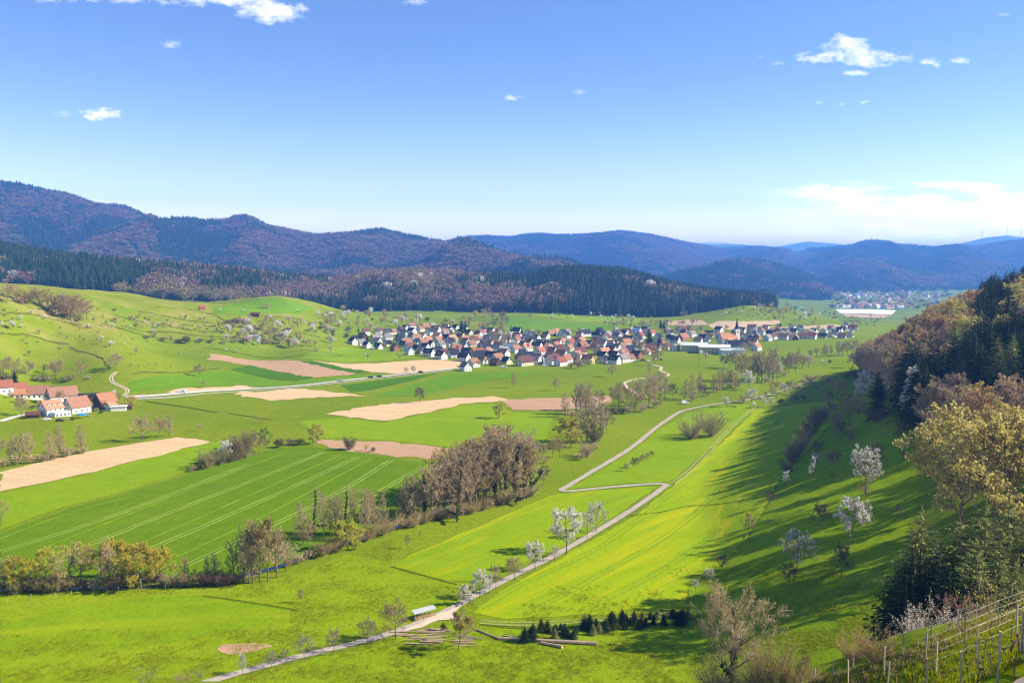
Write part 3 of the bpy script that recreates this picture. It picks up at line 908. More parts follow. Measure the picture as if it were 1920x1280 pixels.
# ------------------------------------------------------------------ plant materials
def leaf_mat(name, ca, cb, trans=.35, var=.25, hue=.0):
    m = bpy.data.materials.new(name)
    m.use_nodes = True
    t = m.node_tree
    for n in list(t.nodes):
        t.nodes.remove(n)
    oi = nd(t, 'ShaderNodeObjectInfo')
    geo = nd(t, 'ShaderNodeNewGeometry')
    c = mix(t, oi.outputs['Random'], ca, cb)
    isl = geo.outputs['Random Per Island']
    c2 = nd(t, 'ShaderNodeHueSaturation')
    t.links.new(c, c2.inputs['Color'])
    t.links.new(mth(t, 'MULTIPLY_ADD', isl, 2 * var, 1 - var), c2.inputs['Value'])
    t.links.new(mth(t, 'MULTIPLY_ADD', mth(t, 'FRACT', mth(t, 'MULTIPLY', oi.outputs['Random'], 7.31)), .04, .48), c2.inputs['Hue'])
    d = nd(t, 'ShaderNodeBsdfDiffuse')
    t.links.new(c2.outputs[0], d.inputs['Color'])
    o = nd(t, 'ShaderNodeOutputMaterial')
    if trans > 0:
        tr = nd(t, 'ShaderNodeBsdfTranslucent')
        t.links.new(c2.outputs[0], tr.inputs['Color'])
        mx = nd(t, 'ShaderNodeMixShader')
        mx.inputs[0].default_value = trans
        t.links.new(d.outputs[0], mx.inputs[1]); t.links.new(tr.outputs[0], mx.inputs[2])
        t.links.new(mx.outputs[0], o.inputs['Surface'])
    else:
        t.links.new(d.outputs[0], o.inputs['Surface'])
    return m


M_BARK = leaf_mat('bark', (.15, .12, .09), (.23, .18, .13), 0, .1)
M_TWIGL = leaf_mat('light_twigs', (.44, .33, .185), (.56, .43, .25), 0, .3)
M_BEECH = leaf_mat('beech_buds', (.46, .34, .21), (.58, .43, .27), .2, .3)
M_DBEECH = leaf_mat('self_shaded_beech_crowns', (.19, .125, .085), (.30, .20, .13), 0, .35)  # far beech: self-shadow of the twig mass is put into the darker colour
M_DTWIG = leaf_mat('self_shaded_twigs', (.17, .14, .10), (.26, .21, .15), 0, .35)  # twigs darkened for the shade inside far crowns
M_DOCH = leaf_mat('self_shaded_ochre_crowns', (.24, .20, .06), (.30, .25, .08), .1, .3)  # ochre buds darkened likewise, crown self-shadow painted in
M_BARKL = leaf_mat('pale_bark', (.22, .18, .14), (.28, .23, .18), 0, .1)
M_TWIG = leaf_mat('twigs', (.33, .245, .13), (.44, .335, .18), 0, .3)
M_TWIGP = leaf_mat('budding_twigs', (.30, .175, .13), (.44, .26, .18), 0, .3)
M_TWIGD = leaf_mat('dark_twigs', (.13, .09, .07), (.19, .13, .10), 0, .25)
M_BLOS = leaf_mat('white_blossom', (.80, .78, .70), (.86, .84, .76), .5, .1)
M_BLOSP = leaf_mat('pinkish_blossom', (.62, .50, .44), (.70, .60, .54), .3, .15)
M_WILL = leaf_mat('willow_leaves', (.52, .48, .07), (.62, .55, .08), .5, .2)
M_YELL = leaf_mat('yellow_flowers', (.72, .55, .03), (.78, .60, .05), .5, .12)
M_BUDO = leaf_mat('ochre_buds', (.48, .35, .10), (.56, .41, .13), .5, .2)
M_BUDY = leaf_mat('yellow_green_buds', (.56, .48, .05), (.66, .54, .06), .5, .2)
M_GREEN = leaf_mat('spring_leaves', (.15, .24, .015), (.22, .32, .02), .4, .25)
M_OLIVE = leaf_mat('olive_leaves', (.16, .17, .035), (.21, .20, .05), .3, .25)
M_NEED = leaf_mat('spruce_needles', (.018, .036, .013), (.052, .076, .024), .1, .35)
M_NEEDL = leaf_mat('pale_spruce_needles', (.17, .20, .06), (.25, .27, .075), .2, .35)  # lit copy of the needles: sunshine is painted into the lighter colour
M_IVY = leaf_mat('ivy_leaves', (.035, .055, .012), (.05, .075, .016), .1, .3)
M_MIST = leaf_mat('mistletoe_green', (.15, .125, .015), (.20, .16, .02), .2, .3)


class Skel:
    """limbs as a list of polylines; numbers per level"""

    def __init__(self, seed):
        self.r = random.Random(seed)
        self.seg = []

    def vec(self):
        r = self.r
        while True:
            v = Vector((r.uniform(-1, 1), r.uniform(-1, 1), r.uniform(-1, 1)))
            if .05 < v.length < 1:
                return v.normalized()

    def limb(self, p, d, L, r0, lvl, P):
        n = P['segs'][lvl]
        pts = [p.copy()]
        d = d.normalized()
        for i in range(n):
            d = (d + self.vec() * P['wig'][lvl] + Vector((0, 0, 1)) * P['up'][lvl] / n).normalized()
            p = p + d * (L / n)
            pts.append(p.copy())
        r1 = r0 * P['taper'][lvl]
        for i in range(n):
            a = r0 + (r1 - r0) * i / n; b_ = r0 + (r1 - r0) * (i + 1) / n
            self.seg.append((pts[i], pts[i + 1], a, b_, lvl))
        if lvl < P['levels'] - 1:
            k = P['kids'][lvl]
            for q in range(k):
                t_ = P['start'][lvl] + (1 - P['start'][lvl]) * (q + self.r.random()) / k
                x = t_ * n; i = min(n - 1, int(x)); f = x - i
                pp = pts[i].lerp(pts[i + 1], f)
                dd = (pts[i + 1] - pts[i]).normalized()
                side = dd.cross(self.vec())
                if side.length < .1:
                    continue
                side.normalize()
                if lvl == 0:
                    az = q * 2.399 + self.r.uniform(-.5, .5)
                    side = Vector((math.cos(az), math.sin(az), 0))
                an = P['ang'][lvl] * self.r.uniform(.75, 1.25)
                nd_ = dd * math.cos(an) + side * math.sin(an)
                if lvl == 0:
                    LL = P['len0'](t_) * self.r.uniform(.8, 1.15)
                else:
                    LL = L * P['ratio'][lvl] * (1.15 - .6 * t_) * self.r.uniform(.75, 1.2)
                rr = max(.004, (r0 + (r1 - r0) * t_) * P['rr'][lvl])
                self.limb(pp, nd_, LL, rr, lvl + 1, P)


def tubes(segs, sides_of):
    V = []; Fc = []
    for (a, b_, r0, r1, lvl) in segs:
        d = (b_ - a)
        if d.length < 1e-6:
            continue
        d.normalize()
        s_ = d.cross(Vector((0, 0, 1)) if abs(d.z) < .9 else Vector((1, 0, 0))).normalized()
        t_ = d.cross(s_)
        n = sides_of(lvl)
        k0 = len(V)
        for k in range(n):
            an = 2 * math.pi * k / n
            e = s_ * math.cos(an) + t_ * math.sin(an)
            V.append(a + e * r0)
        if n == 3 and lvl >= 3:
            V.append(b_)
            for k in range(n):
                Fc.append((k0 + k, k0 + (k + 1) % n, k0 + n))
        else:
            for k in range(n):
                an = 2 * math.pi * k / n
                e = s_ * math.cos(an) + t_ * math.sin(an)
                V.append(b_ + e * r1)
            for k in range(n):
                q = (k + 1) % n
                Fc.append((k0 + k, k0 + q, k0 + n + q, k0 + n + k))
    return V, Fc


def leaves(points, size, rnd, flat=0.0, tri=False):
    """small random facets, one per point"""
    n = len(points)
    P = np.array(points, float).reshape(-1, 3)
    g = np.random.default_rng(rnd)
    a = g.normal(size=(n, 3)); a[:, 2] *= (1 - flat)
    a /= np.linalg.norm(a, axis=1)[:, None] + 1e-9
    b_ = np.cross(a, g.normal(size=(n, 3)))
    b_ /= np.linalg.norm(b_, axis=1)[:, None] + 1e-9
    s_ = (size * g.uniform(.6, 1.3, n))[:, None]
    if tri:
        V = np.stack([P - a * s_ * .5 - b_ * s_ * .35, P + b_ * s_ * .6, P + a * s_ * .55 - b_ * s_ * .2], 1).reshape(-1, 3)
        return V, np.arange(3 * n).reshape(-1, 3)
    V = np.stack([P - a * s_ * .5, P - b_ * s_ * .4, P + a * s_ * .5, P + b_ * s_ * .4], 1).reshape(-1, 3)
    return V, np.arange(4 * n).reshape(-1, 4)


def joinV(parts):
    """parts: list of (V, faces, matindex); returns verts, face list, indices"""
    V = []; Fc = []; M = []
    o = 0
    for v, f, mi in parts:
        v = np.array([tuple(q) for q in v], float).reshape(-1, 3) if not isinstance(v, np.ndarray) else v
        V.append(v)
        for q in (f.tolist() if isinstance(f, np.ndarray) else f):
            Fc.append([k + o for k in q])
            M.append(mi)
        o += len(v)
    return np.concatenate(V), Fc, M


def broad(name, seed, H=10.0, shape='round', leafm=None, nleaf=0, lsize=.2, twig=None, bark=None, dens=1.0, tr=.024, low=False, leaf_all=False, ivy=False, mist=False, stem=.28, wide=1.0, crw=None, weep=0.0):
    """one kind of broadleaved tree at nominal height H: (trunk mesh, crown mesh, extra meshes)"""
    twig = twig or M_TWIG; bark = bark or M_BARK
    S = Skel(seed)
    if shape == 'round':
        len0 = lambda t_: H * .48 * wide * (1.0 - .42 * abs(t_ - .45) * 2)
        P = dict(levels=5, segs=[6, 5, 3, 2, 1], wig=[.06, .16, .2, .25, .25], up=[.1, .35, .25, .1, .05 - weep], taper=[.25, .3, .35, .4, .3], kids=[13, 7, 6, 5], start=[stem, .22, .2, .1],
                 ang=[1.0, .75, .75, .8], ratio=[0, .52, .55, .6], rr=[.5, .5, .5, .5], len0=len0)
        th = H * .72
    elif shape == 'alder':
        len0 = lambda t_: H * .27 * wide * (1.15 - .85 * t_)
        P = dict(levels=4, segs=[8, 3, 2, 1], wig=[.04, .12, .2, .25], up=[.1, .15, .1, 0], taper=[.12, .3, .4, .3], kids=[34, 9, 6], start=[.14, .15, .1],
                 ang=[1.15, .8, .8], ratio=[0, .5, .55], rr=[.33, .5, .5], len0=len0)
        th = H * .97
    elif shape == 'ash':
        len0 = lambda t_: H * .30 * wide * (1.1 - .5 * t_)
        P = dict(levels=5, segs=[7, 4, 3, 2, 1], wig=[.05, .14, .18, .22, .25], up=[.1, .8, .5, .3, .1], taper=[.2, .3, .35, .4, .3], kids=[18, 7, 6, 5], start=[.2, .15, .15, .1],
                 ang=[.7, .55, .6, .7], ratio=[0, .5, .52, .55], rr=[.42, .5, .5, .5], len0=len0)
        th = H * .93
    elif shape == 'multi':
        len0 = lambda t_: H * .8 * wide
        P = dict(levels=4, segs=[1, 5, 3, 2], wig=[0, .12, .22, .3], up=[0, .35, .1, 0], taper=[.8, .25, .35, .3], kids=[26, 13, 8], start=[0, .12, .1],
                 ang=[.8, .7, .8], ratio=[0, .36, .5], rr=[.4, .5, .5], len0=len0)
        th = H * .06
    elif shape == 'poll':
        len0 = lambda t_: H * .42 * wide
        P = dict(levels=4, segs=[4, 5, 3, 1], wig=[.05, .18, .3, .3], up=[.1, .4, -.2, -.3], taper=[.6, .4, .4, .3], kids=[7, 9, 8], start=[.7, .3, .1],
                 ang=[.8, .7, .8], ratio=[0, .35, .5], rr=[.55, .4, .5], len0=len0)
        th = H * .55
    if dens != 1.0:
        P['kids'] = [max(2, int(round(k * dens ** (1 / len(P['kids']))))) for k in P['kids']]
    S.limb(Vector((0, 0, -.3)), Vector((0, 0, 1)), th, H * (.022 if shape != 'multi' else .03), 0, P)
    zs = sorted(s_[1].z for s_ in S.seg)
    k_ = H / zs[int(len(zs) * .995)]
    rr_ = sorted(math.hypot(s_[1].x, s_[1].y) * k_ for s_ in S.seg)
    WR = dict(round=.86, alder=.50, ash=.46, multi=1.25, poll=.9)[shape] * (crw or 1.0)
    kx = WR * H * .5 / rr_[int(len(rr_) * .96)]
    last = P['levels'] - 1

    def q3(v):
        return Vector((v.x * k_ * kx, v.y * k_ * kx, v.z * k_))
    seg = [(q3(a), q3(b_), r0 * (.8 if l == 0 else 1), r1 * (.8 if l == 0 else 1), l) for a, b_, r0, r1, l in S.seg]
    nt = last - 1
    tk = [s_ for s_ in seg if s_[4] < max(2, last - 1)]
    tw = [(a, b_, max(r0, tr), max(r1, tr * .6), max(3, l)) for a, b_, r0, r1, l in seg if s_ok(l, last)]
    V, Fc = tubes([(a, b_, max(r0, tr * 1.2), max(r1, tr), l) for a, b_, r0, r1, l in tk], lambda l: (7, 4, 3, 3, 3)[min(l, 4)])
    V = np.array([tuple(v) for v in V])
    trunk = mesh_np(name + '_trunk', V, Fc, [bark])
    V2, F2 = tubes(tw, lambda l: 3)
    parts = [(V2, F2, 0)]
    mats_ = [twig]
    if leafm is not None:
        g = random.Random(seed + 9)
        cand = [s_ for s_ in seg if s_[4] >= last - (2 if leaf_all else 1)]
        pts = []
        for q in range(nleaf):
            s_ = cand[int(g.random() * len(cand))]
            f = g.random() ** .7
            pts.append(tuple(s_[0].lerp(s_[1], f) + S.vec() * lsize * .6))
        lv, lf = leaves(pts, lsize, seed)
        parts.append((lv, lf, 1)); mats_.append(leafm)
    V3, F3, M3 = joinV(parts)
    crown = mesh_np(name + '_crown', V3, F3, mats_, M3)
    out = {'trunk': trunk, 'crown': crown}
    if ivy:
        g = random.Random(seed + 4)
        pts = []
        low_ = [s_ for s_ in seg if s_[4] == 0] + [s_ for s_ in seg if s_[4] == 1][:8]
        for q in range(900):
            s_ = low_[int(g.random() * len(low_))]
            pp = s_[0].lerp(s_[1], g.random())
            if pp.z < H * .85:
                pts.append(tuple(pp + S.vec() * H * .035 * g.random()))
        lv, lf = leaves(pts, H * .03, seed)
        out['ivy'] = mesh_np(name + '_ivy', lv, lf, [M_IVY])
    if mist:
        g = random.Random(seed + 5)
        cand = [s_ for s_ in seg if s_[4] in (1, 2) and s_[1].z > H * .4]
        for q in range(mist):
            c_ = cand[int(g.random() * len(cand))][1]
            rr = H * g.uniform(.05, .09)
            pts = [tuple(c_ + S.vec() * rr * g.random() ** .4) for _ in range(150)]
            lv, lf = leaves(pts, rr * .35, seed + q)
            out['mistletoe_foliage' + str(q)] = mesh_np(name + '_mistletoe', lv, lf, [M_MIST])
    return out


def s_ok(l, last):
    return l >= max(2, last - 1)


def spruce(name, seed, H=10.0, whorls=26, per=9, rad=.19, mats_=None, sp=7, wid=.11, droop=.35):
    g = random.Random(seed)
    V = []; Fc = []; M = []
    for w_ in range(whorls):
        f = w_ / (whorls - 1)
        z = H * (.07 + .9 * f)
        Lr = H * rad * (1 - f) ** .85 * (1.0 if f > .12 else .8) + H * .012
        k_ = max(4, int(per * (1 - f * .5)))
        for q in range(k_):
            az = q * 2 * math.pi / k_ + g.uniform(-.35, .35) + w_ * 1.1
            L = Lr * g.uniform(.72, 1.2)
            el = .25 + .35 * f - (.45 if f < .35 else 0)
            c_, s_ = math.cos(az), math.sin(az)
            nseg = sp
            pz = z + g.uniform(-.5, .5) * H / whorls
            prev = Vector((0, 0, pz))
            pts = [prev]
            for i in range(1, nseg + 1):
                t_ = i / nseg
                r_ = L * t_
                zz = pz + L * (el * t_ - droop * t_ * t_ * 1.4 + (.12 * t_ ** 4))
                pts.append(Vector((c_ * r_, s_ * r_, zz)))
            mi = 1 if g.random() < .0 else 0
            # spine
            for i in range(nseg):
                a, b_ = pts[i], pts[i + 1]
                sd = Vector((-s_, c_, 0))
                wd = L * wid * (1 - i / nseg) + .02 * H / 10
                base = len(V)
                V += [a - sd * wd * .25 + Vector((0, 0, -.02 * H / 10)), a + sd * wd * .25, b_ + sd * wd * .1]
                Fc.append((base, base + 1, base + 2)); M.append(0)
                # side sprays
                for sg in (-1, 1):
                    sl = L * (.42 * (1 - .72 * (i / nseg))) * g.uniform(.7, 1.2)
                    dirv = (sd * sg * .85 + Vector((c_, s_, 0)) * .55 + Vector((0, 0, -.28 - .25 * g.random()))).normalized()
                    m_ = a.lerp(b_, g.random())
                    tip = m_ + dirv * sl
                    ax = (b_ - a).normalized() * sl * .22
                    mid = m_ + dirv * sl * .45
                    base = len(V)
                    V += [m_, mid + ax * .8 + Vector((0, 0, .02)), tip, mid - ax * .8 - Vector((0, 0, sl * .12))]
                    Fc.append((base, base + 1, base + 2, base + 3)); M.append(0)
    V.append(Vector((.05, 0, H * .95))); V.append(Vector((-.05, .03, H * .95))); V.append(Vector((0, 0, H)))
    Fc.append((len(V) - 3, len(V) - 2, len(V) - 1)); M.append(0)
    Vn = np.array([tuple(v) for v in V])
    crown = mesh_np(name + '_crown', Vn, Fc, [mats_ or M_NEED], M)
    tv, tf = tubes([(Vector((0, 0, -.3)), Vector((0, 0, H * .5)), H * .015, H * .008, 0), (Vector((0, 0, H * .5)), Vector((0, 0, H * .96)), H * .008, H * .001, 0)], lambda l: 7)
    trunk = mesh_np(name + '_trunk', np.array([tuple(v) for v in tv]), tf, [M_TWIGD])
    return {'trunk': trunk, 'crown': crown}


def blobs(name, seed, H=10.0, n=300, size=.6, shape='round', leafm=None, twig=None, tr=.05, hollow=.5, stems=10, rx=.42, base=.25):
    """a cheap crown for trees far away: facets and short twigs through an uneven envelope, one mesh"""
    g = random.Random(seed)
    twig = twig or M_TWIG
    lob = [(g.uniform(-.5, .5), g.uniform(-.5, .5), g.uniform(-.35, .45), g.uniform(.45, .7)) for _ in range(7)]
    pts = []
    cz = H * (base + (1 - base) / 2); rz = H * (1 - base) / 2; rxy = H * rx
    while len(pts) < n:
        l = lob[int(g.random() * len(lob))]
        v = Vector((g.gauss(0, 1), g.gauss(0, 1), g.gauss(0, 1))).normalized() * (g.random() ** (1 - hollow)) * l[3]
        x, y, z = l[0] * .9 + v.x, l[1] * .9 + v.y, l[2] + v.z
        if shape == 'cone':
            z = g.random() ** 1.3 * 2 - 1
            rr = (1 - (z + 1) / 2) ** .8 * .62 + .04
            an = g.uniform(0, 6.283); q = g.random() ** .5
            x, y = math.cos(an) * rr * q, math.sin(an) * rr * q
        pts.append((x * rxy, y * rxy, cz + z * rz))
    segs = []
    for p_ in pts[:int(n * .55)]:
        p_ = Vector(p_)
        root = Vector((p_.x * .35, p_.y * .35, max(H * .1, p_.z - H * .22)))
        d = (p_ - root)
        segs.append((p_ - d.normalized() * H * g.uniform(.08, .2), p_ + d.normalized() * H * .04, tr, tr, 3))
    lead = [(Vector((0, 0, -.3)), Vector((0, 0, cz)), H * .022, H * .014, 0)]
    for q in range(stems):
        p_ = Vector(pts[int(g.random() * n)])
        lead.append((Vector((0, 0, H * g.uniform(.15, .45))), p_, H * .012, H * .003, 1))
    v1, f1 = tubes(segs, lambda l: 3)
    v0, f0 = tubes(lead, lambda l: 5 if l == 0 else 3)
    parts = [(v0, f0, 1), (v1, f1, 0)]
    ms = [twig, M_BARK]
    if leafm is not None:
        lv, lf = leaves(pts, size, seed, tri=True)
        parts.append((lv, lf, 2)); ms.append(leafm)
    V, Fc, M = joinV(parts)
    return mesh_np(name, V, Fc, ms, M)


# near prototypes, nominal height 10 m
PROT = {}


def prot(key, n, fn):
    PROT[key] = [fn(k) for k in range(n)]


prot('bare', 3, lambda k: broad('bare_tree', 10 + k, shape='round', dens=2.0, tr=.026))
prot('baredark', 2, lambda k: broad('dark_bare_tree', 20 + k, shape='round', twig=M_TWIGD, dens=1.8, tr=.028, wide=.85))
prot('pale', 2, lambda k: broad('pale_bare_tree', 24 + k, shape='round', twig=M_BARKL, bark=M_BARKL, dens=1.2, tr=.025, nleaf=400, leafm=M_BLOSP, lsize=.14))
prot('reddish', 1, lambda k: broad('reddish_tree', 27 + k, shape='round', twig=M_TWIGP, dens=1.2, tr=.028, wide=.8, leafm=M_TWIGP, nleaf=500, lsize=.14))
prot('alder', 3, lambda k: broad('alder_tree', 30 + k, shape='alder', dens=1.9, tr=.025))
prot('ash', 4, lambda k: broad('ash_tree', 40 + k, shape='ash', dens=1.25, tr=.021, twig=M_TWIGL, bark=M_BARK, nleaf=(500 if k % 2 else 0), leafm=(M_OLIVE if k % 2 else None), lsize=.14, crw=(.9, 1.1, 1.25, 1.0)[k]))
prot('ashivy', 2, lambda k: broad('ash_tree', 45 + k, shape='ash', dens=1.1, tr=.022, twig=M_TWIGL, ivy=True))
prot('ivycol', 1, lambda k: broad('ivy_tree', 48 + k, shape='alder', dens=.45, tr=.024, wide=.6, ivy=True))
prot('bigivy', 1, lambda k: broad('old_ivy_tree', 49, shape='round', dens=2.6, tr=.014, twig=M_TWIGL, bark=M_BARK, ivy=True, leafm=M_BUDY, nleaf=900, lsize=.1, crw=1.0, stem=.2))
prot('blossom', 3, lambda k: broad('blossom_tree', 50 + k, shape='round', dens=1.1, leafm=M_BLOS, nleaf=4500, lsize=.26, twig=M_TWIGD, wide=.82))
prot('blossom_thin', 2, lambda k: broad('blossom_tree', 55 + k, shape='round', dens=1.0, leafm=M_BLOS, nleaf=2600, lsize=.2, twig=M_TWIGD, wide=.95))
prot('blossom_pink', 1, lambda k: broad('blossom_tree', 57 + k, shape='round', dens=1.0, leafm=M_BLOSP, nleaf=2500, lsize=.2, twig=M_TWIG, wide=1.0))
prot('blossom_col', 2, lambda k: broad('blossom_tree', 58 + k, shape='ash', dens=.8, leafm=M_BLOS, nleaf=2200, lsize=.24, twig=M_TWIGD, wide=.5))
prot('blossom_tall', 1, lambda k: broad('cherry_tree', 60 + k, shape='alder', dens=1.3, leafm=M_BLOS, nleaf=6500, lsize=.2, twig=M_TWIGD, wide=1.2, leaf_all=True))
prot('willow', 3, lambda k: broad('willow_tree', 62 + k, shape='round', dens=1.3, leafm=M_WILL, nleaf=9000, leaf_all=True, stem=.16, crw=1.15, lsize=.27, twig=M_WILL, wide=.85, weep=.5))
prot('ochre', 2, lambda k: broad('ochre_tree', 66 + k, shape='round', dens=1.2, leafm=M_BUDO, nleaf=2200, lsize=.16, wide=.85))
prot('budding', 2, lambda k: broad('budding_tree', 69 + k, shape='round', dens=1.1, leafm=M_BUDY, nleaf=1700, lsize=.15, wide=.8))
prot('green', 2, lambda k: broad('green_tree', 72 + k, shape='round', dens=.8, leafm=M_GREEN, nleaf=4200, lsize=.24, wide=.75, leaf_all=True))
prot('yellow', 1, lambda k: broad('forsythia_tree', 75 + k, shape='round', dens=.8, leafm=M_YELL, nleaf=4200, lsize=.24, wide=.85, leaf_all=True))
prot('mistletoe', 2, lambda k: broad('mistletoe_tree', 77 + k, shape='round', dens=.8, leafm=M_MIST, nleaf=900, lsize=.2, mist=9, wide=.8))
prot('bush', 3, lambda k: broad('bush', 80 + k, shape='multi', dens=1.0, tr=.03, twig=M_TWIG, leafm=M_TWIG, nleaf=1800, lsize=.22))
prot('bushdark', 2, lambda k: broad('dark_bush', 84 + k, shape='multi', dens=1.0, tr=.03, twig=M_TWIGD, leafm=M_TWIGD, nleaf=1800, lsize=.22, wide=1.1))
prot('bushgreen', 2, lambda k: broad('green_bush', 87 + k, shape='multi', dens=1.0, tr=.03, leafm=M_OLIVE, nleaf=4200, lsize=.34, leaf_all=True))
prot('bushlight', 2, lambda k: broad('light_bush', 90 + k, shape='multi', dens=1.1, tr=.022, leafm=M_BUDY, nleaf=2200, lsize=.18, leaf_all=True))
prot('bushblos', 1, lambda k: broad('blossoming_bush', 93 + k, shape='multi', dens=1.0, tr=.02, leafm=M_BLOS, nleaf=4200, lsize=.2, leaf_all=True))
prot('pollard', 2, lambda k: broad('pollarded_tree', 95 + k, shape='poll', dens=.8, tr=.03, twig=M_BARKL, bark=M_BARK))
prot('beech', 3, lambda k: broad('beech_tree', 100 + k, shape='ash', dens=1.9, tr=.02, twig=M_BEECH, leafm=M_BEECH, nleaf=2600, lsize=.16, wide=1.25))
prot('beechochre', 2, lambda k: broad('ochre_beech_tree', 104 + k, shape='ash', dens=1.6, tr=.02, twig=M_BEECH, leafm=M_BUDO, nleaf=3600, lsize=.17, wide=1.25))
M_MAPLE = leaf_mat('maple_flowers', (.58, .53, .14), (.66, .58, .16), .5, .25)
prot('beechyellow', 2, lambda k: broad('maple_tree', 107 + k, shape='round', dens=2.6, tr=.018, twig=M_TWIG, leafm=M_MAPLE, nleaf=13000, lsize=.18, stem=.14, leaf_all=True, crw=1.05))
prot('spruce', 3, lambda k: spruce('spruce_tree', 110 + k, whorls=30, per=10, rad=.30, wid=.22))
prot('sprucesunlit', 3, lambda k: spruce('spruce_tree', 114 + k, whorls=30, per=10, mats_=M_NEEDL, rad=.32, wid=.22))
prot('firdark', 2, lambda k: spruce('fir_tree', 118 + k, whorls=28, per=10, rad=.34, wid=.22))
print('protos', sum(len(v['crown'].polygons) for L in PROT.values() for v in L))

# far prototypes (one mesh each)
FARP = {}
FARP['wbeech'] = [blobs('far_wood_beech', 310 + k, n=260, leafm=M_DBEECH, twig=M_DBEECH, size=.75, tr=.05, base=.3, rx=.36) for k in range(3)]
FARP['wochre'] = [blobs('far_wood_ochre', 314 + k, n=260, leafm=M_DOCH, twig=M_DOCH, size=.7, tr=.04) for k in range(2)]
FARP['wbare'] = [blobs('far_wood_bare', 317 + k, n=260, leafm=M_DTWIG, twig=M_DTWIG, size=.6, tr=.04) for k in range(2)]
FARP['bare'] = [blobs('far_bare_tree', 200 + k, n=260, leafm=M_TWIG, size=.42, tr=.035) for k in range(3)]
FARP['baredark'] = [blobs('far_dark_tree', 205 + k, n=260, leafm=M_TWIGD, twig=M_TWIGD, size=.45, tr=.035) for k in range(2)]
FARP['beech'] = [blobs('far_beech', 210 + k, n=260, leafm=M_TWIGP, twig=M_TWIGP, size=.75, tr=.05, base=.3, rx=.36) for k in range(3)]
FARP['ochre'] = [blobs('far_ochre_tree', 214 + k, n=260, leafm=M_BUDO, size=.6, tr=.04) for k in range(2)]
FARP['budding'] = [blobs('far_budding_tree', 217 + k, n=260, leafm=M_BUDY, size=.5, tr=.04) for k in range(2)]
FARP['green'] = [blobs('far_green_tree', 220 + k, n=300, leafm=M_OLIVE, size=.9, tr=.04) for k in range(2)]
FARP['blossom'] = [blobs('far_blossom_tree', 223 + k, n=300, leafm=M_BLOS, size=.75, tr=.04, twig=M_TWIGD) for k in range(3)]
FARP['blossom_pink'] = [blobs('far_pink_tree', 227 + k, n=300, leafm=M_BLOSP, size=.6, tr=.04) for k in range(2)]
FARP['alder'] = [blobs('far_alder', 230 + k, n=220, leafm=M_TWIG, size=.32, tr=.035, shape='cone', rx=.4, base=.08) for k in range(3)]
FARP['bush'] = [blobs('far_bush', 234 + k, n=320, leafm=M_TWIG, size=.85, tr=.05, base=.0, rx=.6) for k in range(3)]
FARP['bushdark'] = [blobs('far_dark_bush', 238 + k, n=320, leafm=M_TWIGD, twig=M_TWIGD, size=.85, tr=.05, base=.0, rx=.6) for k in range(2)]
FARP['bushgreen'] = [blobs('far_green_bush', 241 + k, n=380, leafm=M_OLIVE, size=1.2, tr=.05, base=.0, rx=.55) for k in range(2)]
FARP['yellow'] = [blobs('far_yellow_bush', 244, n=380, leafm=M_YELL, size=1.2, tr=.05, base=.0, rx=.5)]


def far_spruce(name, seed, m_, H=10.0, w=.19):
    g = random.Random(seed)
    V = []; Fc = []
    nl = 11
    for l in range(nl):
        f = l / nl
        z0_ = H * (.06 + .9 * f); z1_ = z0_ + H * .13
        r_ = H * w * (1 - f) ** .9 + H * .01
        n = 9
        b0 = len(V)
        V.append((g.uniform(-.03, .03), g.uniform(-.03, .03), min(z1_, H)))
        for k in range(n * 2):
            an = math.pi * k / n + l * .7 + g.uniform(-.1, .1)
            rr = r_ * (g.uniform(.85, 1.25) if k % 2 == 0 else g.uniform(.45, .65))
            V.append((math.cos(an) * rr, math.sin(an) * rr, z0_ - (H * .035 if k % 2 == 0 else -.02 * H) * g.uniform(.6, 1.4)))
        for k in range(n * 2):
            Fc.append((b0, b0 + 1 + k, b0 + 1 + (k + 1) % (n * 2)))
    b0 = len(V)
    for an in (0, 2.1, 4.2):
        V.append((math.cos(an) * .2, math.sin(an) * .2, -.5))
    V.append((0, 0, H * .5))
    mi = [0] * len(Fc)
    for k in range(3):
        Fc.append((b0 + k, b0 + (k + 1) % 3, b0 + 3)); mi.append(1)
    return mesh_np(name, np.array(V), Fc, [m_, M_BARK], mi)


FARP['spruce'] = [far_spruce('far_spruce', 250 + k, M_NEED) for k in range(3)]
FARP['sprucesunlit'] = [far_spruce('far_spruce', 254 + k, M_NEEDL, w=.2) for k in range(2)]

NAMES = dict(bigivy='ivy_clad_tree', bare='bare_tree', baredark='bare_tree', pale='fruit_tree', reddish='fruit_tree', alder='alder_tree', ash='ash_tree', ashivy='ivy_clad_tree', ivycol='ivy_clad_tree', blossom='blossoming_tree',
             blossom_thin='blossoming_tree', blossom_pink='blossoming_tree', blossom_col='blossoming_tree', blossom_tall='blossoming_tree', willow='willow_tree', ochre='budding_tree', budding='budding_tree',
             green='green_tree', yellow='forsythia_bush', mistletoe='mistletoe_tree', bush='bush', bushdark='bush', bushgreen='green_bush', bushlight='green_bush', bushblos='blossoming_bush',
             pollard='pollarded_tree', beech='beech_tree', beechochre='beech_tree', beechyellow='maple_tree', spruce='spruce_tree', sprucesunlit='spruce_tree', firdark='fir_tree')
FAROF = dict(bigivy='bare', pale='bare', reddish='bare', ash='bare', ashivy='baredark', ivycol='baredark', blossom_thin='blossom', blossom_col='blossom', blossom_tall='blossom', willow='budding', mistletoe='ochre',
             bushlight='bushgreen', bushblos='blossom', pollard='bare', beechochre='ochre', beechyellow='budding', firdark='spruce')
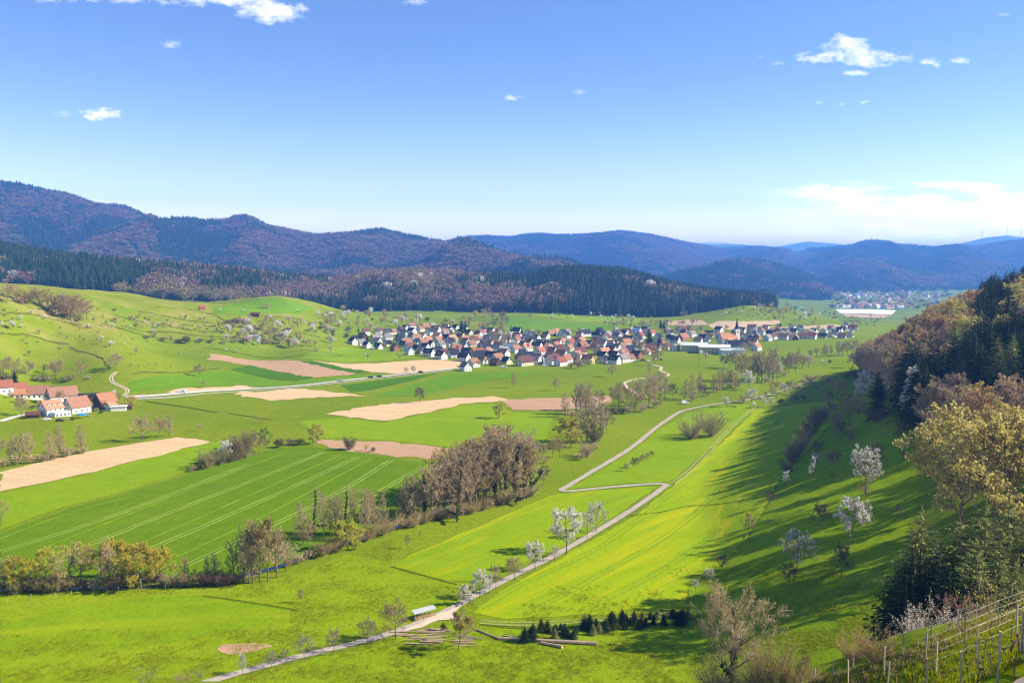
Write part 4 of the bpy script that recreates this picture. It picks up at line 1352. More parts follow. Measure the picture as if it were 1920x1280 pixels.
LOOK = dict(bigivy='big spreading ivy-clad tree', bare='bare brown tree', baredark='dark bare tree', pale='pale fruit tree', reddish='reddish budding tree', alder='slim bare alder', ash='tall bare ash tree', ashivy='tall bare ivy-trunked tree',
            ivycol='narrow ivy-wrapped tree', blossom='white blossoming tree', blossom_thin='thinly blossoming tree', blossom_pink='pinkish blossoming tree', blossom_col='narrow white blossoming tree',
            blossom_tall='tall white wild cherry', willow='yellow-green willow', ochre='ochre budding tree', budding='yellow-green budding tree', green='bright green leafy tree', yellow='bright yellow bush',
            mistletoe='mistletoe-laden tree', bush='brown bare bush', bushdark='dark bare bush', bushgreen='olive green bush', bushlight='light yellow-green bush', bushblos='white blossoming bush',
            pollard='pollarded bare tree', beech='reddish brown budding beech', beechochre='ochre orange beech', beechyellow='yellow-green flowering maple', spruce='dark green spruce', sprucesunlit='sunlit pale green spruce', firdark='dark broad fir')
REG = []
tr_ = random.Random(99)


def put_tree(kind, x, y, H, wide=1.0, far=False, rot=None, name=None, lean=0.0, z=None, k=None):
    """one tree as a thing: Empty > trunk, crown ... near the camera, or a single mesh far away"""
    z = float(ter(x, y)) if z is None else z
    rot = tr_.uniform(0, 6.28) if rot is None else rot
    sc = H / 10.0
    if kind in ('spruce', 'sprucesunlit', 'firdark') and far:
        wide *= 1.15
    nm = name or NAMES[kind]
    loc = (x, y, z - .02 * sc)
    if far:
        k_ = kind if kind in FARP else FAROF[kind]
        L = FARP[k_]
        o = link(nm, L[tr_.randrange(len(L))], None, loc, (lean, 0, rot), (sc * wide, sc * wide, sc))
        return o
    L = PROT[kind]
    me_ = L[tr_.randrange(len(L)) if k is None else k % len(L)]
    root = link(nm, None, None, loc, (lean, 0, rot), (sc * wide, sc * wide, sc))
    for key, q in me_.items():
        link(key.rstrip('0123456789'), q, root)
    return root


def cat_of(kind):
    return 'bush' if 'bush' in kind or kind == 'yellow' else 'tree'


def trees(where, group, items, look=None, farlimit=24, dmin=20):
    """items: (kind, px, py of its foot, height in photo pixels[, width factor]); where: phrase placing them"""
    recs = []
    for it in items:
        kind, px, py, h = it[:4]
        wd = it[4] if len(it) > 4 else 1.0
        x, y, z = hit(px, py, dmin)
        _, _, dep = proj(x, y, z)
        H = h * dep / F
        o = put_tree(kind, x, y, H, wd, far=(h < farlimit))
        recs.append((px, kind, o))
    by = {}
    for px, kind, o in recs:
        by.setdefault((LOOK[kind]), []).append((px, kind, o))
    for lk, L in by.items():
        L.sort(key=lambda r: r[0])
        for i_, (px, kind, o) in enumerate(L):
            lab = '%s %s' % (lk, where) if len(L) == 1 else '%s %s, %s' % (lk, where, ordinal(i_, len(L)))
            if len(lab.split()) > 16:
                print('LONG', len(lab.split()), lab)
            tag(o, lab, cat_of(kind), group)
    return recs
# ------------------------------------------------------------------ trees, placed where they stand in the valley
T = trees
T('beside the lower farm road', 'trees along the farm road', [
    ('pale', 571, 1236, 50), ('pale', 627, 1221, 46), ('pale', 690, 1208, 54), ('bare', 742, 1198, 78), ('pale', 510, 1252, 36), ('pale', 536, 1242, 28), ('blossom_thin', 455, 1264, 42, .6),
    ('blossom_col', 866, 1134, 36, 1.5), ('blossom_col', 881, 1131, 40, 1.4), ('blossom', 900, 1121, 56, .8), ('blossom_col', 919, 1112, 36, 1.3), ('bare', 930, 1104, 48, .65), ('bare', 965, 1085, 46),
    ('blossom', 1003, 1069, 58, .75), ('blossom_thin', 1040, 1051, 30, .9), ('blossom', 1062, 1037, 88, .85), ('blossom_thin', 1101, 1008, 50, .8), ('blossom_thin', 1118, 997, 60, .9)])
T('at the bottom edge of the photo', 'fruit trees at the lower meadow edge', [('pollard', 278, 1306, 62, 1.2), ('pollard', 376, 1288, 42), ('bush', 345, 1290, 30)])
T('beside the log piles', None, [('mistletoe', 860, 1218, 78, 1.05)])
T('in the meadow below the stream', 'lone saplings in the lower meadow', [('bare', 565, 1130, 30, .5), ('bare', 763, 1028, 28, .5), ('bare', 787, 1010, 22, .5)])
T('on the lower left stream bank', 'trees on the lower stream bank', [
    ('willow', 30, 1106, 66, .8), ('willow', 58, 1105, 56), ('willow', 86, 1082, 60, .8), ('budding', 133, 1102, 90, 1.0), ('willow', 152, 1086, 70, .8), ('budding', 190, 1090, 76), ('alder', 207, 1102, 98, .9), ('willow', 222, 1088, 78),
    ('willow', 264, 1102, 84, 1.15), ('willow', 298, 1085, 62), ('ash', 347, 1090, 50, .8), ('alder', 388, 1094, 52, .8), ('alder', 405, 1093, 60), ('ash', 8, 1104, 62), ('bare', 110, 1108, 48)])
T('in the stream bend clump', 'bare clump at the stream bend', [
    ('ash', 440, 1088, 82), ('ash', 457, 1091, 112, .85), ('ash', 474, 1094, 124, .85), ('ash', 487, 1092, 118, .8), ('mistletoe', 503, 1090, 128, .7), ('ash', 520, 1082, 100), ('bare', 536, 1070, 60), ('alder', 466, 1093, 96)])
T('at the left edge of the big wheat field', None, [('budding', 3, 986, 52, .8)])
T('in the thin row by the stream', 'tall trees in the stream hedge', [
    ('alder', 568, 1022, 86, .9), ('ivycol', 589, 1002, 96), ('ash', 607, 1012, 92, .6), ('ash', 619, 1009, 78, .6), ('ash', 628, 1001, 76, .6), ('ivycol', 646, 1002, 92), ('ash', 665, 1002, 96, .6), ('ash', 683, 1014, 102, .6),
    ('ash', 694, 1004, 92, .6), ('alder', 718, 993, 76, .7), ('ochre', 580, 1022, 52), ('willow', 652, 1031, 60), ('ash', 638, 1008, 84, .6), ('alder', 700, 1000, 80, .7)])
# the main wood by the stream
wood = []
g = random.Random(12)
for (t0, dy, hh) in [(i_ / 21.0, 0, 0) for i_ in range(22)]:
    px = 758 + 238 * t0
    base = 976 - 46 * t0 + (6 if t0 < .6 else 0)
    h = 78 + 62 * math.sin(min(1, t0 * 1.25) * math.pi / 2) + g.uniform(-12, 8)
    if t0 > .85:
        h -= 35 * (t0 - .85) / .15
    k_ = 'ashivy' if g.random() < .3 else 'ash'
    wood.append((k_, px + g.uniform(-4, 4), base + g.uniform(-5, 4), h, g.uniform(.8, 1.1)))
for i_ in range(16):
    px = 830 + 150 * i_ / 15.0
    wood.append(('ash' if g.random() < .7 else 'budding', px + g.uniform(-4, 4), 940 - 20 * i_ / 15 + g.uniform(-12, 6), 108 + g.uniform(-12, 12) + (10 if 8 < i_ < 13 else 0), g.uniform(.8, 1.1)))
wood += [('ivycol', 968, 945, 92, .9), ('ivycol', 857, 978, 112, .9), ('budding', 985, 932, 106, .9), ('alder', 763, 966, 76, 1.0), ('alder', 775, 968, 80, .9)]
T('in the wood by the stream', 'bare wood by the stream', wood)
T('standing apart at the right end of the bare wood', None, [('baredark', 1018, 911, 42, .8)])
hed = []
for i_ in range(30):
    f = i_ / 29.0
    hed.append(('bush' if g.random() < .7 else 'bushlight', 545 + 450 * f + g.uniform(-4, 4), (1062 - 62 * min(1, f / .4)) if f < .4 else (1000 - 68 * (f - .4) / .6) + g.uniform(-3, 3), g.uniform(20, 34), g.uniform(.9, 1.4)))
T('at the foot of the wood', 'undergrowth bushes along the stream wood', hed)
hed = []
for i_ in range(34):
    f = i_ / 33.0
    hed.append((g.choice(['bushdark', 'bush', 'bushdark', 'bushgreen']), -5 + 445 * f + g.uniform(-4, 4), 1111 - 16 * f - (9 if 215 < -5 + 445 * f < 295 else 0) + g.uniform(-2, 2), g.uniform(18, 30), g.uniform(1.1, 1.6)))
T('along the stream at the lower left', 'undergrowth bushes along the lower stream', hed)
T('in the copse beyond the wood', 'trees of the middle copse', [
    ('alder', 1061, 782, 47, 1.1), ('ash', 1080, 776, 60), ('ash', 1088, 770, 56), ('alder', 1105, 769, 52), ('ash', 1098, 776, 58), ('bare', 1124, 762, 34), ('bare', 1152, 762, 40, .8), ('bare', 1176, 773, 58, .6),
    ('ash', 1160, 764, 48), ('ash', 1190, 770, 58, 1.1), ('ash', 1202, 768, 60, 1.1), ('ash', 1215, 765, 66, 1.2), ('ash', 1226, 761, 66, 1.2), ('ash', 1238, 755, 60, 1.1), ('ash', 1247, 748, 50), ('baredark', 1262, 746, 28),
    ('willow', 1070, 837, 54), ('ash', 1100, 828, 72, 1.1), ('ash', 1114, 828, 76, 1.2), ('ash', 1128, 818, 62, 1.2), ('bare', 1138, 812, 50, .8), ('ash', 1090, 830, 66), ('budding', 1110, 778, 34),
    ('ochre', 1050, 858, 40), ('ochre', 1036, 857, 38, .8), ('bushgreen', 1115, 829, 36, .9), ('bush', 1100, 856, 30), ('bush', 1113, 846, 20, 1.2), ('bare', 1016, 862, 36, .8), ('ash', 1004, 864, 42), ('bushgreen', 1150, 776, 16, 1.4),
    ('bushgreen', 1165, 775, 14, 1.5), ('bushlight', 1128, 775, 22), ('blossom_thin', 1118, 775, 20), ('bush', 1180, 776, 18, 1.4), ('bush', 1205, 772, 20, 1.4), ('bush', 1230, 764, 18, 1.4), ('bush', 1072, 786, 20, 1.3), ('bush', 1088, 862, 16, 1.6), ('bush', 1020, 868, 14, 1.5)])
T('in the pair beside the bright crop', 'two round bushy trees', [('bush', 1294, 823, 40, 1.15), ('bush', 1333, 818, 50, 1.1)])
T('in the row inside the road bend', 'saplings inside the road bend', [('bare', 1176, 883, 17), ('baredark', 1188, 877, 21), ('bare', 1199, 869, 13), ('bare', 1206, 865, 15), ('bare', 1214, 862, 15), ('baredark', 1222, 857, 13)], farlimit=0)
T('on the upper creek line', 'trees on the upper creek line', [
    ('alder', 1284, 748, 38), ('alder', 1298, 751, 52), ('alder', 1313, 738, 42), ('baredark', 1318, 744, 26), ('alder', 1338, 736, 36), ('alder', 1348, 729, 38), ('alder', 1356, 727, 36), ('ash', 1364, 727, 36), ('ash', 1371, 727, 38, 1.2),
    ('ash', 1379, 725, 32), ('blossom', 1403, 731, 36, .85), ('budding', 1391, 716, 56, .8), ('budding', 1397, 713, 60, .7), ('green', 1356, 689, 24, .8), ('baredark', 1367, 690, 28), ('ash', 1379, 692, 34, 1.1),
    ('ash', 1420, 716, 56, 1.1), ('ash', 1428, 716, 62, 1.2), ('ash', 1441, 716, 62, 1.2), ('ash', 1449, 713, 60, 1.1), ('ash', 1457, 710, 50), ('blossom', 1424, 712, 34, .6), ('blossom', 1441, 711, 34, .6), ('blossom', 1461, 705, 26, .6),
    ('bare', 1484, 692, 32), ('alder', 1496, 681, 30), ('ash', 1479, 700, 40), ('ash', 1492, 698, 40), ('blossom_pink', 1516, 690, 24, 1.2), ('ash', 1412, 712, 48), ('bare', 1473, 700, 36), ('bare', 1505, 690, 26),
    ('bush', 1325, 742, 12, 1.5), ('bush', 1345, 734, 14, 1.5), ('bush', 1368, 728, 14, 1.6), ('bush', 1385, 727, 14, 1.5), ('bush', 1435, 718, 14, 1.6), ('bush', 1470, 706, 13, 1.6), ('bush', 1300, 752, 13, 1.5)])
T('in the row below the village end', 'tree row below the village end', [
    ('bare', 1520, 673, 22), ('bare', 1531, 668, 20), ('alder', 1545, 669, 26), ('ash', 1551, 669, 24), ('ash', 1558, 668, 24), ('ash', 1572, 668, 28, 1.1), ('ash', 1580, 668, 30, 1.1), ('bare', 1590, 667, 30), ('bare', 1600, 665, 28), ('blossom', 1541, 683, 10), ('green', 1555, 684, 11)])
T('in the orchard above the bright crop', 'blossoming orchard above the bright crop', [
    ('blossom', 1362, 763, 20), ('bare', 1391, 762, 22), ('blossom', 1409, 755, 26, 1.2), ('blossom', 1431, 764, 20, .8), ('blossom', 1446, 762, 19, .7), ('blossom_thin', 1413, 765, 14), ('bare', 1377, 767, 9), ('budding', 1456, 747, 38), ('blossom_thin', 1470, 742, 24),
    ('bare', 1482, 737, 26), ('bush', 1520, 716, 16, 1.5), ('reddish', 1548, 728, 26), ('baredark', 1488, 758, 23), ('bushgreen', 1464, 758, 14), ('bare', 1500, 748, 18), ('bare', 1571, 747, 42, .6), ('bare', 1436, 745, 14), ('blossom_thin', 1447, 742, 16),
    ('bare', 1493, 738, 20), ('bushdark', 1508, 752, 12), ('bare', 1530, 735, 18), ('bush', 1506, 720, 12), ('baredark', 1556, 752, 20), ('bare', 1540, 745, 16), ('reddish', 1579, 735, 20), ('bush', 1560, 725, 14)], farlimit=15)
T('in the hedge down the right slope', 'dark hedge on the right slope', [
    ('bushdark', 1530, 800, 34), ('bushdark', 1519, 817, 32), ('bush', 1508, 832, 34), ('bush', 1497, 850, 30), ('bushdark', 1485, 868, 32), ('bushdark', 1476, 886, 28), ('bush', 1545, 783, 26), ('bushdark', 1537, 790, 30), ('bushdark', 1490, 860, 30), ('bush', 1502, 842, 28)])
T('on the shaded right slope', 'orchard trees on the shaded right slope', [
    ('ochre', 1592, 798, 58, 1.0), ('reddish', 1568, 816, 46), ('baredark', 1575, 826, 40), ('firdark', 1645, 785, 96, .95), ('blossom', 1620, 742, 50, .9), ('blossom', 1613, 752, 36, .9), ('blossom_tall', 1717, 787, 102, 1.05),
    ('blossom', 1668, 748, 50, .8), ('bushlight', 1595, 823, 28, .7), ('blossom_col', 1518, 899, 44, 1.0), ('blossom_col', 1473, 911, 29, 1.4), ('blossom_thin', 1529, 876, 28), ('baredark', 1535, 856, 30), ('baredark', 1563, 883, 42, .8),
    ('baredark', 1647, 878, 50, .7), ('baredark', 1688, 831, 42, .7), ('baredark', 1693, 861, 22), ('baredark', 1560, 901, 18), ('blossom_thin', 1623, 927, 92, 1.0), ('baredark', 1442, 946, 28), ('reddish', 1403, 1003, 44, .8),
    ('baredark', 1538, 990, 52, .9), ('reddish', 1683, 971, 26), ('blossom', 1598, 1019, 90, .85), ('blossom_thin', 1494, 1068, 76, 1.15), ('baredark', 1480, 1098, 46), ('baredark', 1578, 1085, 72, .7), ('baredark', 1353, 1073, 36, .8),
    ('blossom_thin', 1330, 1092, 28, .9), ('blossom_thin', 1304, 1108, 24, .9), ('bare', 1394, 1016, 22, .6), ('bare', 1379, 1042, 16, .6), ('bare', 1529, 1030, 24, .5), ('reddish', 1622, 935, 30), ('bush', 1610, 775, 30), ('baredark', 1650, 805, 36),
    ('baredark', 1585, 770, 34), ('bushdark', 1606, 712, 26), ('baredark', 1590, 720, 26), ('bushdark', 1560, 772, 20), ('bushdark', 1640, 790, 30), ('bare', 1555, 765, 26), ('baredark', 1600, 690, 30)])
T('at the bottom edge, lower right', 'shrubs at the lower right', [
    ('bigivy', 1373, 1298, 208, .95), ('bushlight', 1455, 1296, 112, .62), ('bushlight', 1425, 1298, 96, .7), ('bushlight', 1478, 1290, 62, .8), ('bushlight', 1500, 1286, 40, 1.2), ('bare', 1507, 1280, 55, .6), ('bushlight', 1530, 1282, 34, 1.1),
    ('bush', 1340, 1300, 60, 1.1), ('bushlight', 1400, 1302, 60, 1.0), ('bushlight', 1640, 1240, 66, 1.15), ('bushlight', 1600, 1240, 56, 1.1)])
SPR = []
for kd_, px_, ty_, yy_, w_ in [('spruce', 1700, 1085, 120, 1.3), ('sprucesunlit', 1730, 942, 136, 1.1), ('spruce', 1716, 1010, 127, 1.2), ('spruce', 1764, 1012, 126, 1.25), ('sprucesunlit', 1757, 985, 142, 1.1), ('sprucesunlit', 1802, 962, 134, 1.25), ('sprucesunlit', 1850, 932, 130, 1.3),
                               ('sprucesunlit', 1833, 1000, 120, 1.3), ('sprucesunlit', 1893, 922, 133, 1.2), ('sprucesunlit', 1876, 1010, 116, 1.3), ('sprucesunlit', 1932, 938, 126, 1.2), ('spruce', 1690, 1045, 133, 1.3), ('spruce', 1784, 1050, 116, 1.3), ('sprucesunlit', 1910, 1040, 110, 1.25)]:
    u_, m_ = pix_dir(px_, ty_)
    X_ = u_ * yy_
    H_ = CAMZ + m_ * yy_ - float(ter(X_, yy_))
    SPR.append((px_, kd_, put_tree(kd_, X_, yy_, H_, w_)))
for kk_ in ('spruce', 'sprucesunlit'):
    L_ = [r_ for r_ in sorted(SPR, key=lambda r_: r_[0]) if r_[1] == kk_]
    for i_, r_ in enumerate(L_):
        tag(r_[2], '%s behind the vineyard fence, %s' % (LOOK[kk_], ordinal(i_, len(L_))), 'tree', 'spruces above the vineyard')
for kd_, px_, ty_, yy_, w_, lab_ in [('bushblos', 1747, 1130, 84, .75, 'white blossoming bush just behind the vineyard fence'), ('bushblos', 1716, 1186, 82, 1.3, 'low white blossoming bush left of the taller one behind the fence'),
                               ('reddish', 1797, 1114, 90, .9, 'reddish bare bush just behind the vineyard fence'), ('bushlight', 1912, 1085, 94, .9, 'light yellow-green bush behind the fence at the right edge')]:
    u_, m_ = pix_dir(px_, ty_)
    X_ = u_ * yy_
    tag(put_tree(kd_, X_, yy_, CAMZ + m_ * yy_ - float(ter(X_, yy_)), w_), lab_, 'bush', 'bushes behind the vineyard fence')
T('below the farm hamlet', 'trees below the hamlet', [
    ('bare', 267, 827, 52, 1.15), ('bare', 299, 821, 42), ('alder', 317, 818, 46), ('bare', 373, 808, 18), ('bare', 488, 793, 16), ('ash', 38, 869, 60), ('ash', 52, 868, 60), ('alder', 95, 861, 56), ('alder', 113, 856, 62), ('alder', 153, 848, 54),
    ('ash', 20, 868, 44), ('bush', 30, 872, 22, 1.3), ('bush', 60, 868, 20, 1.4), ('bush', 102, 862, 18, 1.4), ('bush', 124, 856, 20, 1.4), ('bush', 155, 850, 16, 1.5), ('bush', 5, 876, 20, 1.3), ('bare', 3, 850, 30), ('bush', 140, 852, 14, 1.4), ('bush', 80, 866, 16, 1.4)])
T('in the hedge between green fields', 'hedge between the fields', [
    ('bushgreen', 387, 878, 36, .9), ('bushgreen', 410, 871, 34, .9), ('blossom', 422, 869, 44, .75), ('bushgreen', 445, 862, 50, .8), ('bushgreen', 460, 858, 52, .8), ('budding', 474, 854, 52, .8), ('green', 498, 846, 44, .8), ('bushgreen', 523, 839, 20, 1.2),
    ('bushdark', 545, 834, 13, 1.6), ('bushdark', 562, 833, 13, 1.6), ('willow', 593, 833, 38, .95), ('bush', 363, 884, 13, 1.3), ('bushgreen', 655, 843, 27, .9), ('willow', 685, 846, 16, 1.2), ('bushgreen', 432, 866, 30), ('bare', 487, 849, 32), ('bushgreen', 375, 881, 20), ('bushdark', 698, 847, 13)])
T('alone in the valley meadows', 'lone trees in the valley meadows', [
    ('baredark', 787, 755, 32, .9), ('willow', 935, 784, 29), ('ash', 962, 727, 29), ('bare', 1042, 732, 24), ('bare', 1146, 707, 24), ('ash', 1218, 701, 24), ('bare', 1228, 685, 30, .8), ('blossom_pink', 762, 701, 14, 1.1), ('bare', 775, 700, 15),
    ('bare', 375, 706, 27), ('bare', 382, 726, 13)], farlimit=12)
T('on the grassy left hillside', 'trees on the left hillside', [
    ('blossom', 25, 618, 18, 1.3), ('blossom', 38, 601, 12), ('blossom', 3, 614, 13), ('bare', 73, 628, 15), ('bare', 115, 631, 9), ('baredark', 150, 636, 9), ('baredark', 157, 641, 9), ('bare', 188, 646, 14, 1.3), ('blossom', 207, 651, 14), ('bare', 255, 666, 19),
    ('bare', 310, 664, 10), ('bare', 335, 666, 8), ('baredark', 55, 668, 13), ('bare', 128, 668, 10), ('bare', 217, 694, 34, 1.15), ('bare', 245, 689, 10), ('bare', 261, 689, 9), ('bare', 278, 688, 11), ('bare', 293, 687, 9), ('ochre', 152, 709, 36), ('bare', 104, 711, 40, 1.1),
    ('baredark', 82, 701, 20), ('bare', 53, 705, 32), ('ochre', 28, 716, 46), ('bare', 6, 709, 42), ('bushdark', 10, 715, 20, 1.3), ('spruce', 28, 722, 30, 1.2), ('bush', 130, 714, 13, 1.6), ('bush', 70, 714, 13, 1.5), ('bush', 90, 715, 12, 1.5), ('bush', 165, 711, 8, 1.4),
    ('bare', 13, 568, 36, 1.3), ('bare', 28, 562, 30, 1.3), ('ochre', 62, 568, 30, 1.3), ('bushgreen', 48, 569, 26, 1.2), ('bare', 76, 574, 34, 1.3), ('ochre', 90, 579, 38, 1.2), ('bare', 104, 584, 36, 1.3), ('bare', 117, 591, 42, 1.3), ('bare', 133, 598, 48, 1.3), ('bare', 126, 592, 40, 1.2), ('bare', 150, 601, 44, 1.3), ('reddish', 163, 598, 36, 1.3), ('bare', 141, 604, 36, 1.3), ('bush', 112, 594, 22, 1.5), ('bush', 95, 584, 22, 1.4), ('bush', 218, 604, 14, 1.4), ('bush', 40, 570, 16, 1.5), ('bush', 75, 574, 14, 1.5),
    ('bush', 105, 584, 16, 1.5), ('bush', 125, 596, 14, 1.5), ('bushdark', 150, 603, 12, 1.6), ('bush', 307, 641, 13, 1.4), ('bare', 320, 644, 19), ('bushgreen', 350, 644, 18), ('bush', 290, 632, 12), ('bushdark', 375, 642, 9, 1.8), ('bushdark', 335, 643, 9, 1.8), ('bushdark', 395, 643, 9, 1.8), ('bare', 397, 640, 16),
    ('bushdark', 275, 636, 8, 1.8), ('bush', 420, 645, 10, 1.6), ('bush', 440, 643, 12, 1.5), ('bush', 457, 643, 13, 1.5), ('bare', 473, 644, 20), ('ochre', 493, 631, 31), ('bare', 513, 644, 30), ('bush', 500, 645, 14, 1.4), ('reddish', 530, 644, 20), ('blossom_pink', 553, 652, 25), ('bare', 540, 650, 20),
    ('reddish', 580, 649, 18), ('bare', 593, 664, 17), ('bare', 620, 661, 16), ('blossom', 413, 585, 9), ('blossom', 458, 586, 8), ('bush', 500, 579, 13), ('blossom', 507, 601, 13), ('bushdark', 440, 608, 14, 1.6), ('bush', 455, 607, 15, 1.5), ('bushdark', 425, 607, 9, 1.6), ('bush', 470, 600, 12), ('blossom', 523, 618, 20),
    ('blossom', 585, 624, 18, .8), ('blossom', 570, 608, 9), ('blossom', 558, 587, 8), ('blossom', 597, 594, 14), ('ochre', 621, 615, 28, 1.2), ('blossom', 624, 644, 13), ('bare', 290, 622, 9), ('bush', 245, 600, 10, 1.4), ('bare', 182, 585, 10), ('bare', 45, 640, 9), ('bushdark', 215, 583, 6, 1.7), ('bare', 352, 620, 8), ('bush', 255, 612, 8, 1.7),
    ('bare', 320, 690, 8), ('bare', 345, 684, 7), ('bare', 400, 650, 9), ('blossom', 423, 660, 8), ('blossom', 443, 662, 8), ('blossom_thin', 372, 640, 9)], farlimit=26)
T('between the hamlet houses', 'trees of the farm hamlet', [('bush', 75, 762, 12, 1.3), ('bare', 86, 757, 20), ('bare', 160, 758, 20), ('bush', 120, 790, 7, 1.6), ('bushgreen', 136, 788, 8, 1.5), ('bare', 170, 766, 15), ('bushdark', 60, 768, 10, 1.4), ('bare', 20, 748, 16), ('bushgreen', 190, 775, 8, 1.5), ('bare', 222, 752, 18), ('yellow', 246, 764, 23, 1.2), ('bare', 115, 755, 26, .8), ('blossom_thin', 214, 742, 13, 1.1), ('bare', 40, 780, 38, 1.0), ('bare', 38, 758, 18), ('bush', 130, 776, 9, 1.5), ('bush', 180, 771, 8, 1.5), ('bare', 195, 766, 16), ('bare', 100, 734, 14), ('bush', 165, 782, 6, 1.6), ('bushgreen', 175, 770, 7)], farlimit=14)

T('at the near corner of the wood', 'big trees at the near corner of the wood', [('beechyellow', 1800, 985, 205, 1.15), ('beechyellow', 1868, 1010, 245, 1.15), ('beechyellow', 1935, 960, 205, 1.1), ('beech', 1792, 885, 160, 1.1), ('beech', 1752, 858, 90, 1.3), ('beech', 1775, 950, 120, 1.3),
    ('beech', 1905, 880, 180, 1.2), ('beechochre', 1840, 875, 150, 1.2)])
# scattered scrub and orchards, drawn by area
def scatter(poly, n, kinds, hm, where, group, seed, mind=5):
    g_ = random.Random(seed)
    xs = [p_[0] for p_ in poly]; ys = [p_[1] for p_ in poly]
    P_ = []
    tries = 0
    pl = np.array(poly, float)
    while len(P_) < n and tries < n * 40:
        tries += 1
        q = (g_.uniform(min(xs), max(xs)), g_.uniform(min(ys), max(ys)))
        if not inpoly(np.array([q]), pl)[0]:
            continue
        if any(abs(q[0] - r_[0]) < mind and abs(q[1] - r_[1]) < mind * .5 for r_ in P_):
            continue
        P_.append(q)
    items = []
    for q in P_:
        k_ = g_.choice(kinds)
        hh = g_.uniform(.7, 1.35) * hm
        if 'bush' in k_:
            hh *= .6
        items.append((k_, q[0], q[1], hh, g_.uniform(.9, 1.4)))
    T(where, group, items, farlimit=26)


scatter([(600, 590), (650, 584), (700, 590), (790, 600), (860, 604), (900, 612), (840, 616), (760, 618), (700, 626), (655, 634), (620, 640), (600, 625)], 75,
        ['blossom', 'bare', 'bare', 'ochre', 'bush', 'bushgreen', 'blossom_pink', 'budding', 'bush'], 13, 'in the scrub behind the left village', 'orchards behind the village', 4, 4)
scatter([(860, 596), (930, 590), (960, 600), (940, 624), (900, 628), (870, 618)], 22, ['bare', 'bush', 'bare', 'baredark', 'budding'], 18, 'in the clump behind the village', 'clump behind the village', 6, 4)
scatter([(1130, 604), (1230, 607), (1330, 606), (1300, 612), (1230, 616), (1140, 614)], 30, ['bare', 'bush', 'reddish', 'bare'], 13, 'in the belt behind the right village', 'tree belt behind the village', 8, 4)
scatter([(960, 588), (1100, 592), (1260, 590), (1330, 590), (1250, 600), (1080, 600), (980, 598)], 36, ['bare', 'bush', 'bare', 'blossom', 'baredark'], 8, 'on the meadows behind the village', 'trees on the back meadows', 9, 7)
scatter([(1340, 582), (1440, 578), (1560, 588), (1600, 602), (1500, 606), (1380, 600)], 44, ['bare', 'bush', 'bare', 'blossom', 'budding', 'reddish', 'baredark'], 9, 'on the knoll by the plain', 'trees on the right knoll', 10, 6)
scatter([(1410, 578), (1470, 578), (1530, 584), (1540, 592), (1470, 590), (1430, 586)], 18, ['bare', 'reddish', 'bare', 'budding'], 15, 'in the copse on the knoll', 'copse on the right knoll', 14, 5)
scatter([(1560, 596), (1660, 596), (1640, 612), (1570, 612)], 26, ['bush', 'bare', 'bush', 'bushgreen'], 9, 'in the scrub at the village end', 'scrub at the village end', 16, 5)
scatter([(150, 600), (400, 590), (520, 600), (600, 640), (480, 650), (380, 625), (200, 610)], 110, ['bush', 'bare', 'bush', 'bushdark', 'bushgreen', 'bush'], 7, 'among the left hill terraces', 'scrub on the left hill', 15, 4)
scatter([(400, 612), (470, 604), (600, 606), (640, 625), (640, 650), (560, 652), (430, 646)], 70, ['bare', 'bush', 'bare', 'ochre', 'blossom', 'bushgreen', 'bush', 'bare', 'blossom_pink'], 15, 'in the scrub left of the village', 'scrub left of the village', 19, 5)
scatter([(0, 575), (120, 600), (250, 590), (330, 600), (300, 650), (150, 660), (0, 640)], 45, ['bare', 'bush', 'bare', 'blossom', 'bush'], 9, 'on the upper left meadows', 'small trees on the upper left meadows', 21, 9)
T('behind the village roofs', 'conifers between the village roofs', [
    ('spruce', 748, 626, 15, 1.3), ('spruce', 831, 644, 19, .9), ('spruce', 865, 628, 29, 1.3), ('spruce', 872, 626, 22, 1.3), ('spruce', 902, 646, 12), ('spruce', 978, 633, 20, 1.5), ('spruce', 1017, 684, 17), ('spruce', 958, 628, 20), ('spruce', 1182, 621, 17), ('spruce', 1190, 620, 14),
    ('spruce', 1162, 656, 19), ('spruce', 1217, 642, 28, 1.2), ('spruce', 1239, 616, 18, 1.3), ('spruce', 1245, 616, 17, 1.2), ('spruce', 1220, 652, 24, 1.3), ('spruce', 1236, 652, 24, 1.3), ('spruce', 1463, 613, 10, 1.6), ('spruce', 1458, 613, 8, 1.6), ('spruce', 1481, 613, 9, 1.4), ('spruce', 1497, 612, 6, 1.4),
    ('spruce', 953, 644, 18), ('spruce', 734, 636, 10, .9), ('spruce', 1343, 628, 12, .6), ('spruce', 936, 672, 14, .5), ('spruce', 933, 673, 13, .5), ('spruce', 672, 622, 10, 1.3)])
T('among the village houses', 'trees among the village houses', [
    ('yellow', 887, 659, 11, 1.5), ('yellow', 1115, 680, 16, .8), ('yellow', 1182, 669, 9, 1.4), ('bush', 1083, 691, 20, 1.3), ('bush', 1105, 686, 16, 1.3), ('bush', 1070, 690, 14, 1.3), ('bare', 1115, 668, 38, .9), ('bare', 910, 686, 22, 1.1), ('bare', 898, 690, 20, 1.1), ('bare', 925, 650, 26), ('bare', 940, 640, 30),
    ('bare', 966, 652, 15), ('blossom', 963, 650, 14, 1.1), ('bare', 945, 655, 24), ('bare', 1207, 662, 26, 1.2), ('bare', 1212, 668, 20), ('bare', 1232, 676, 34, .8), ('blossom_thin', 1314, 668, 14), ('blossom_pink', 1323, 674, 15), ('bare', 1397, 650, 20), ('bare', 1408, 655, 22), ('budding', 1395, 665, 24), ('bare', 1484, 638, 12, 1.4), ('bare', 1526, 609, 10, 1.6)])
g = random.Random(77)
vt = []
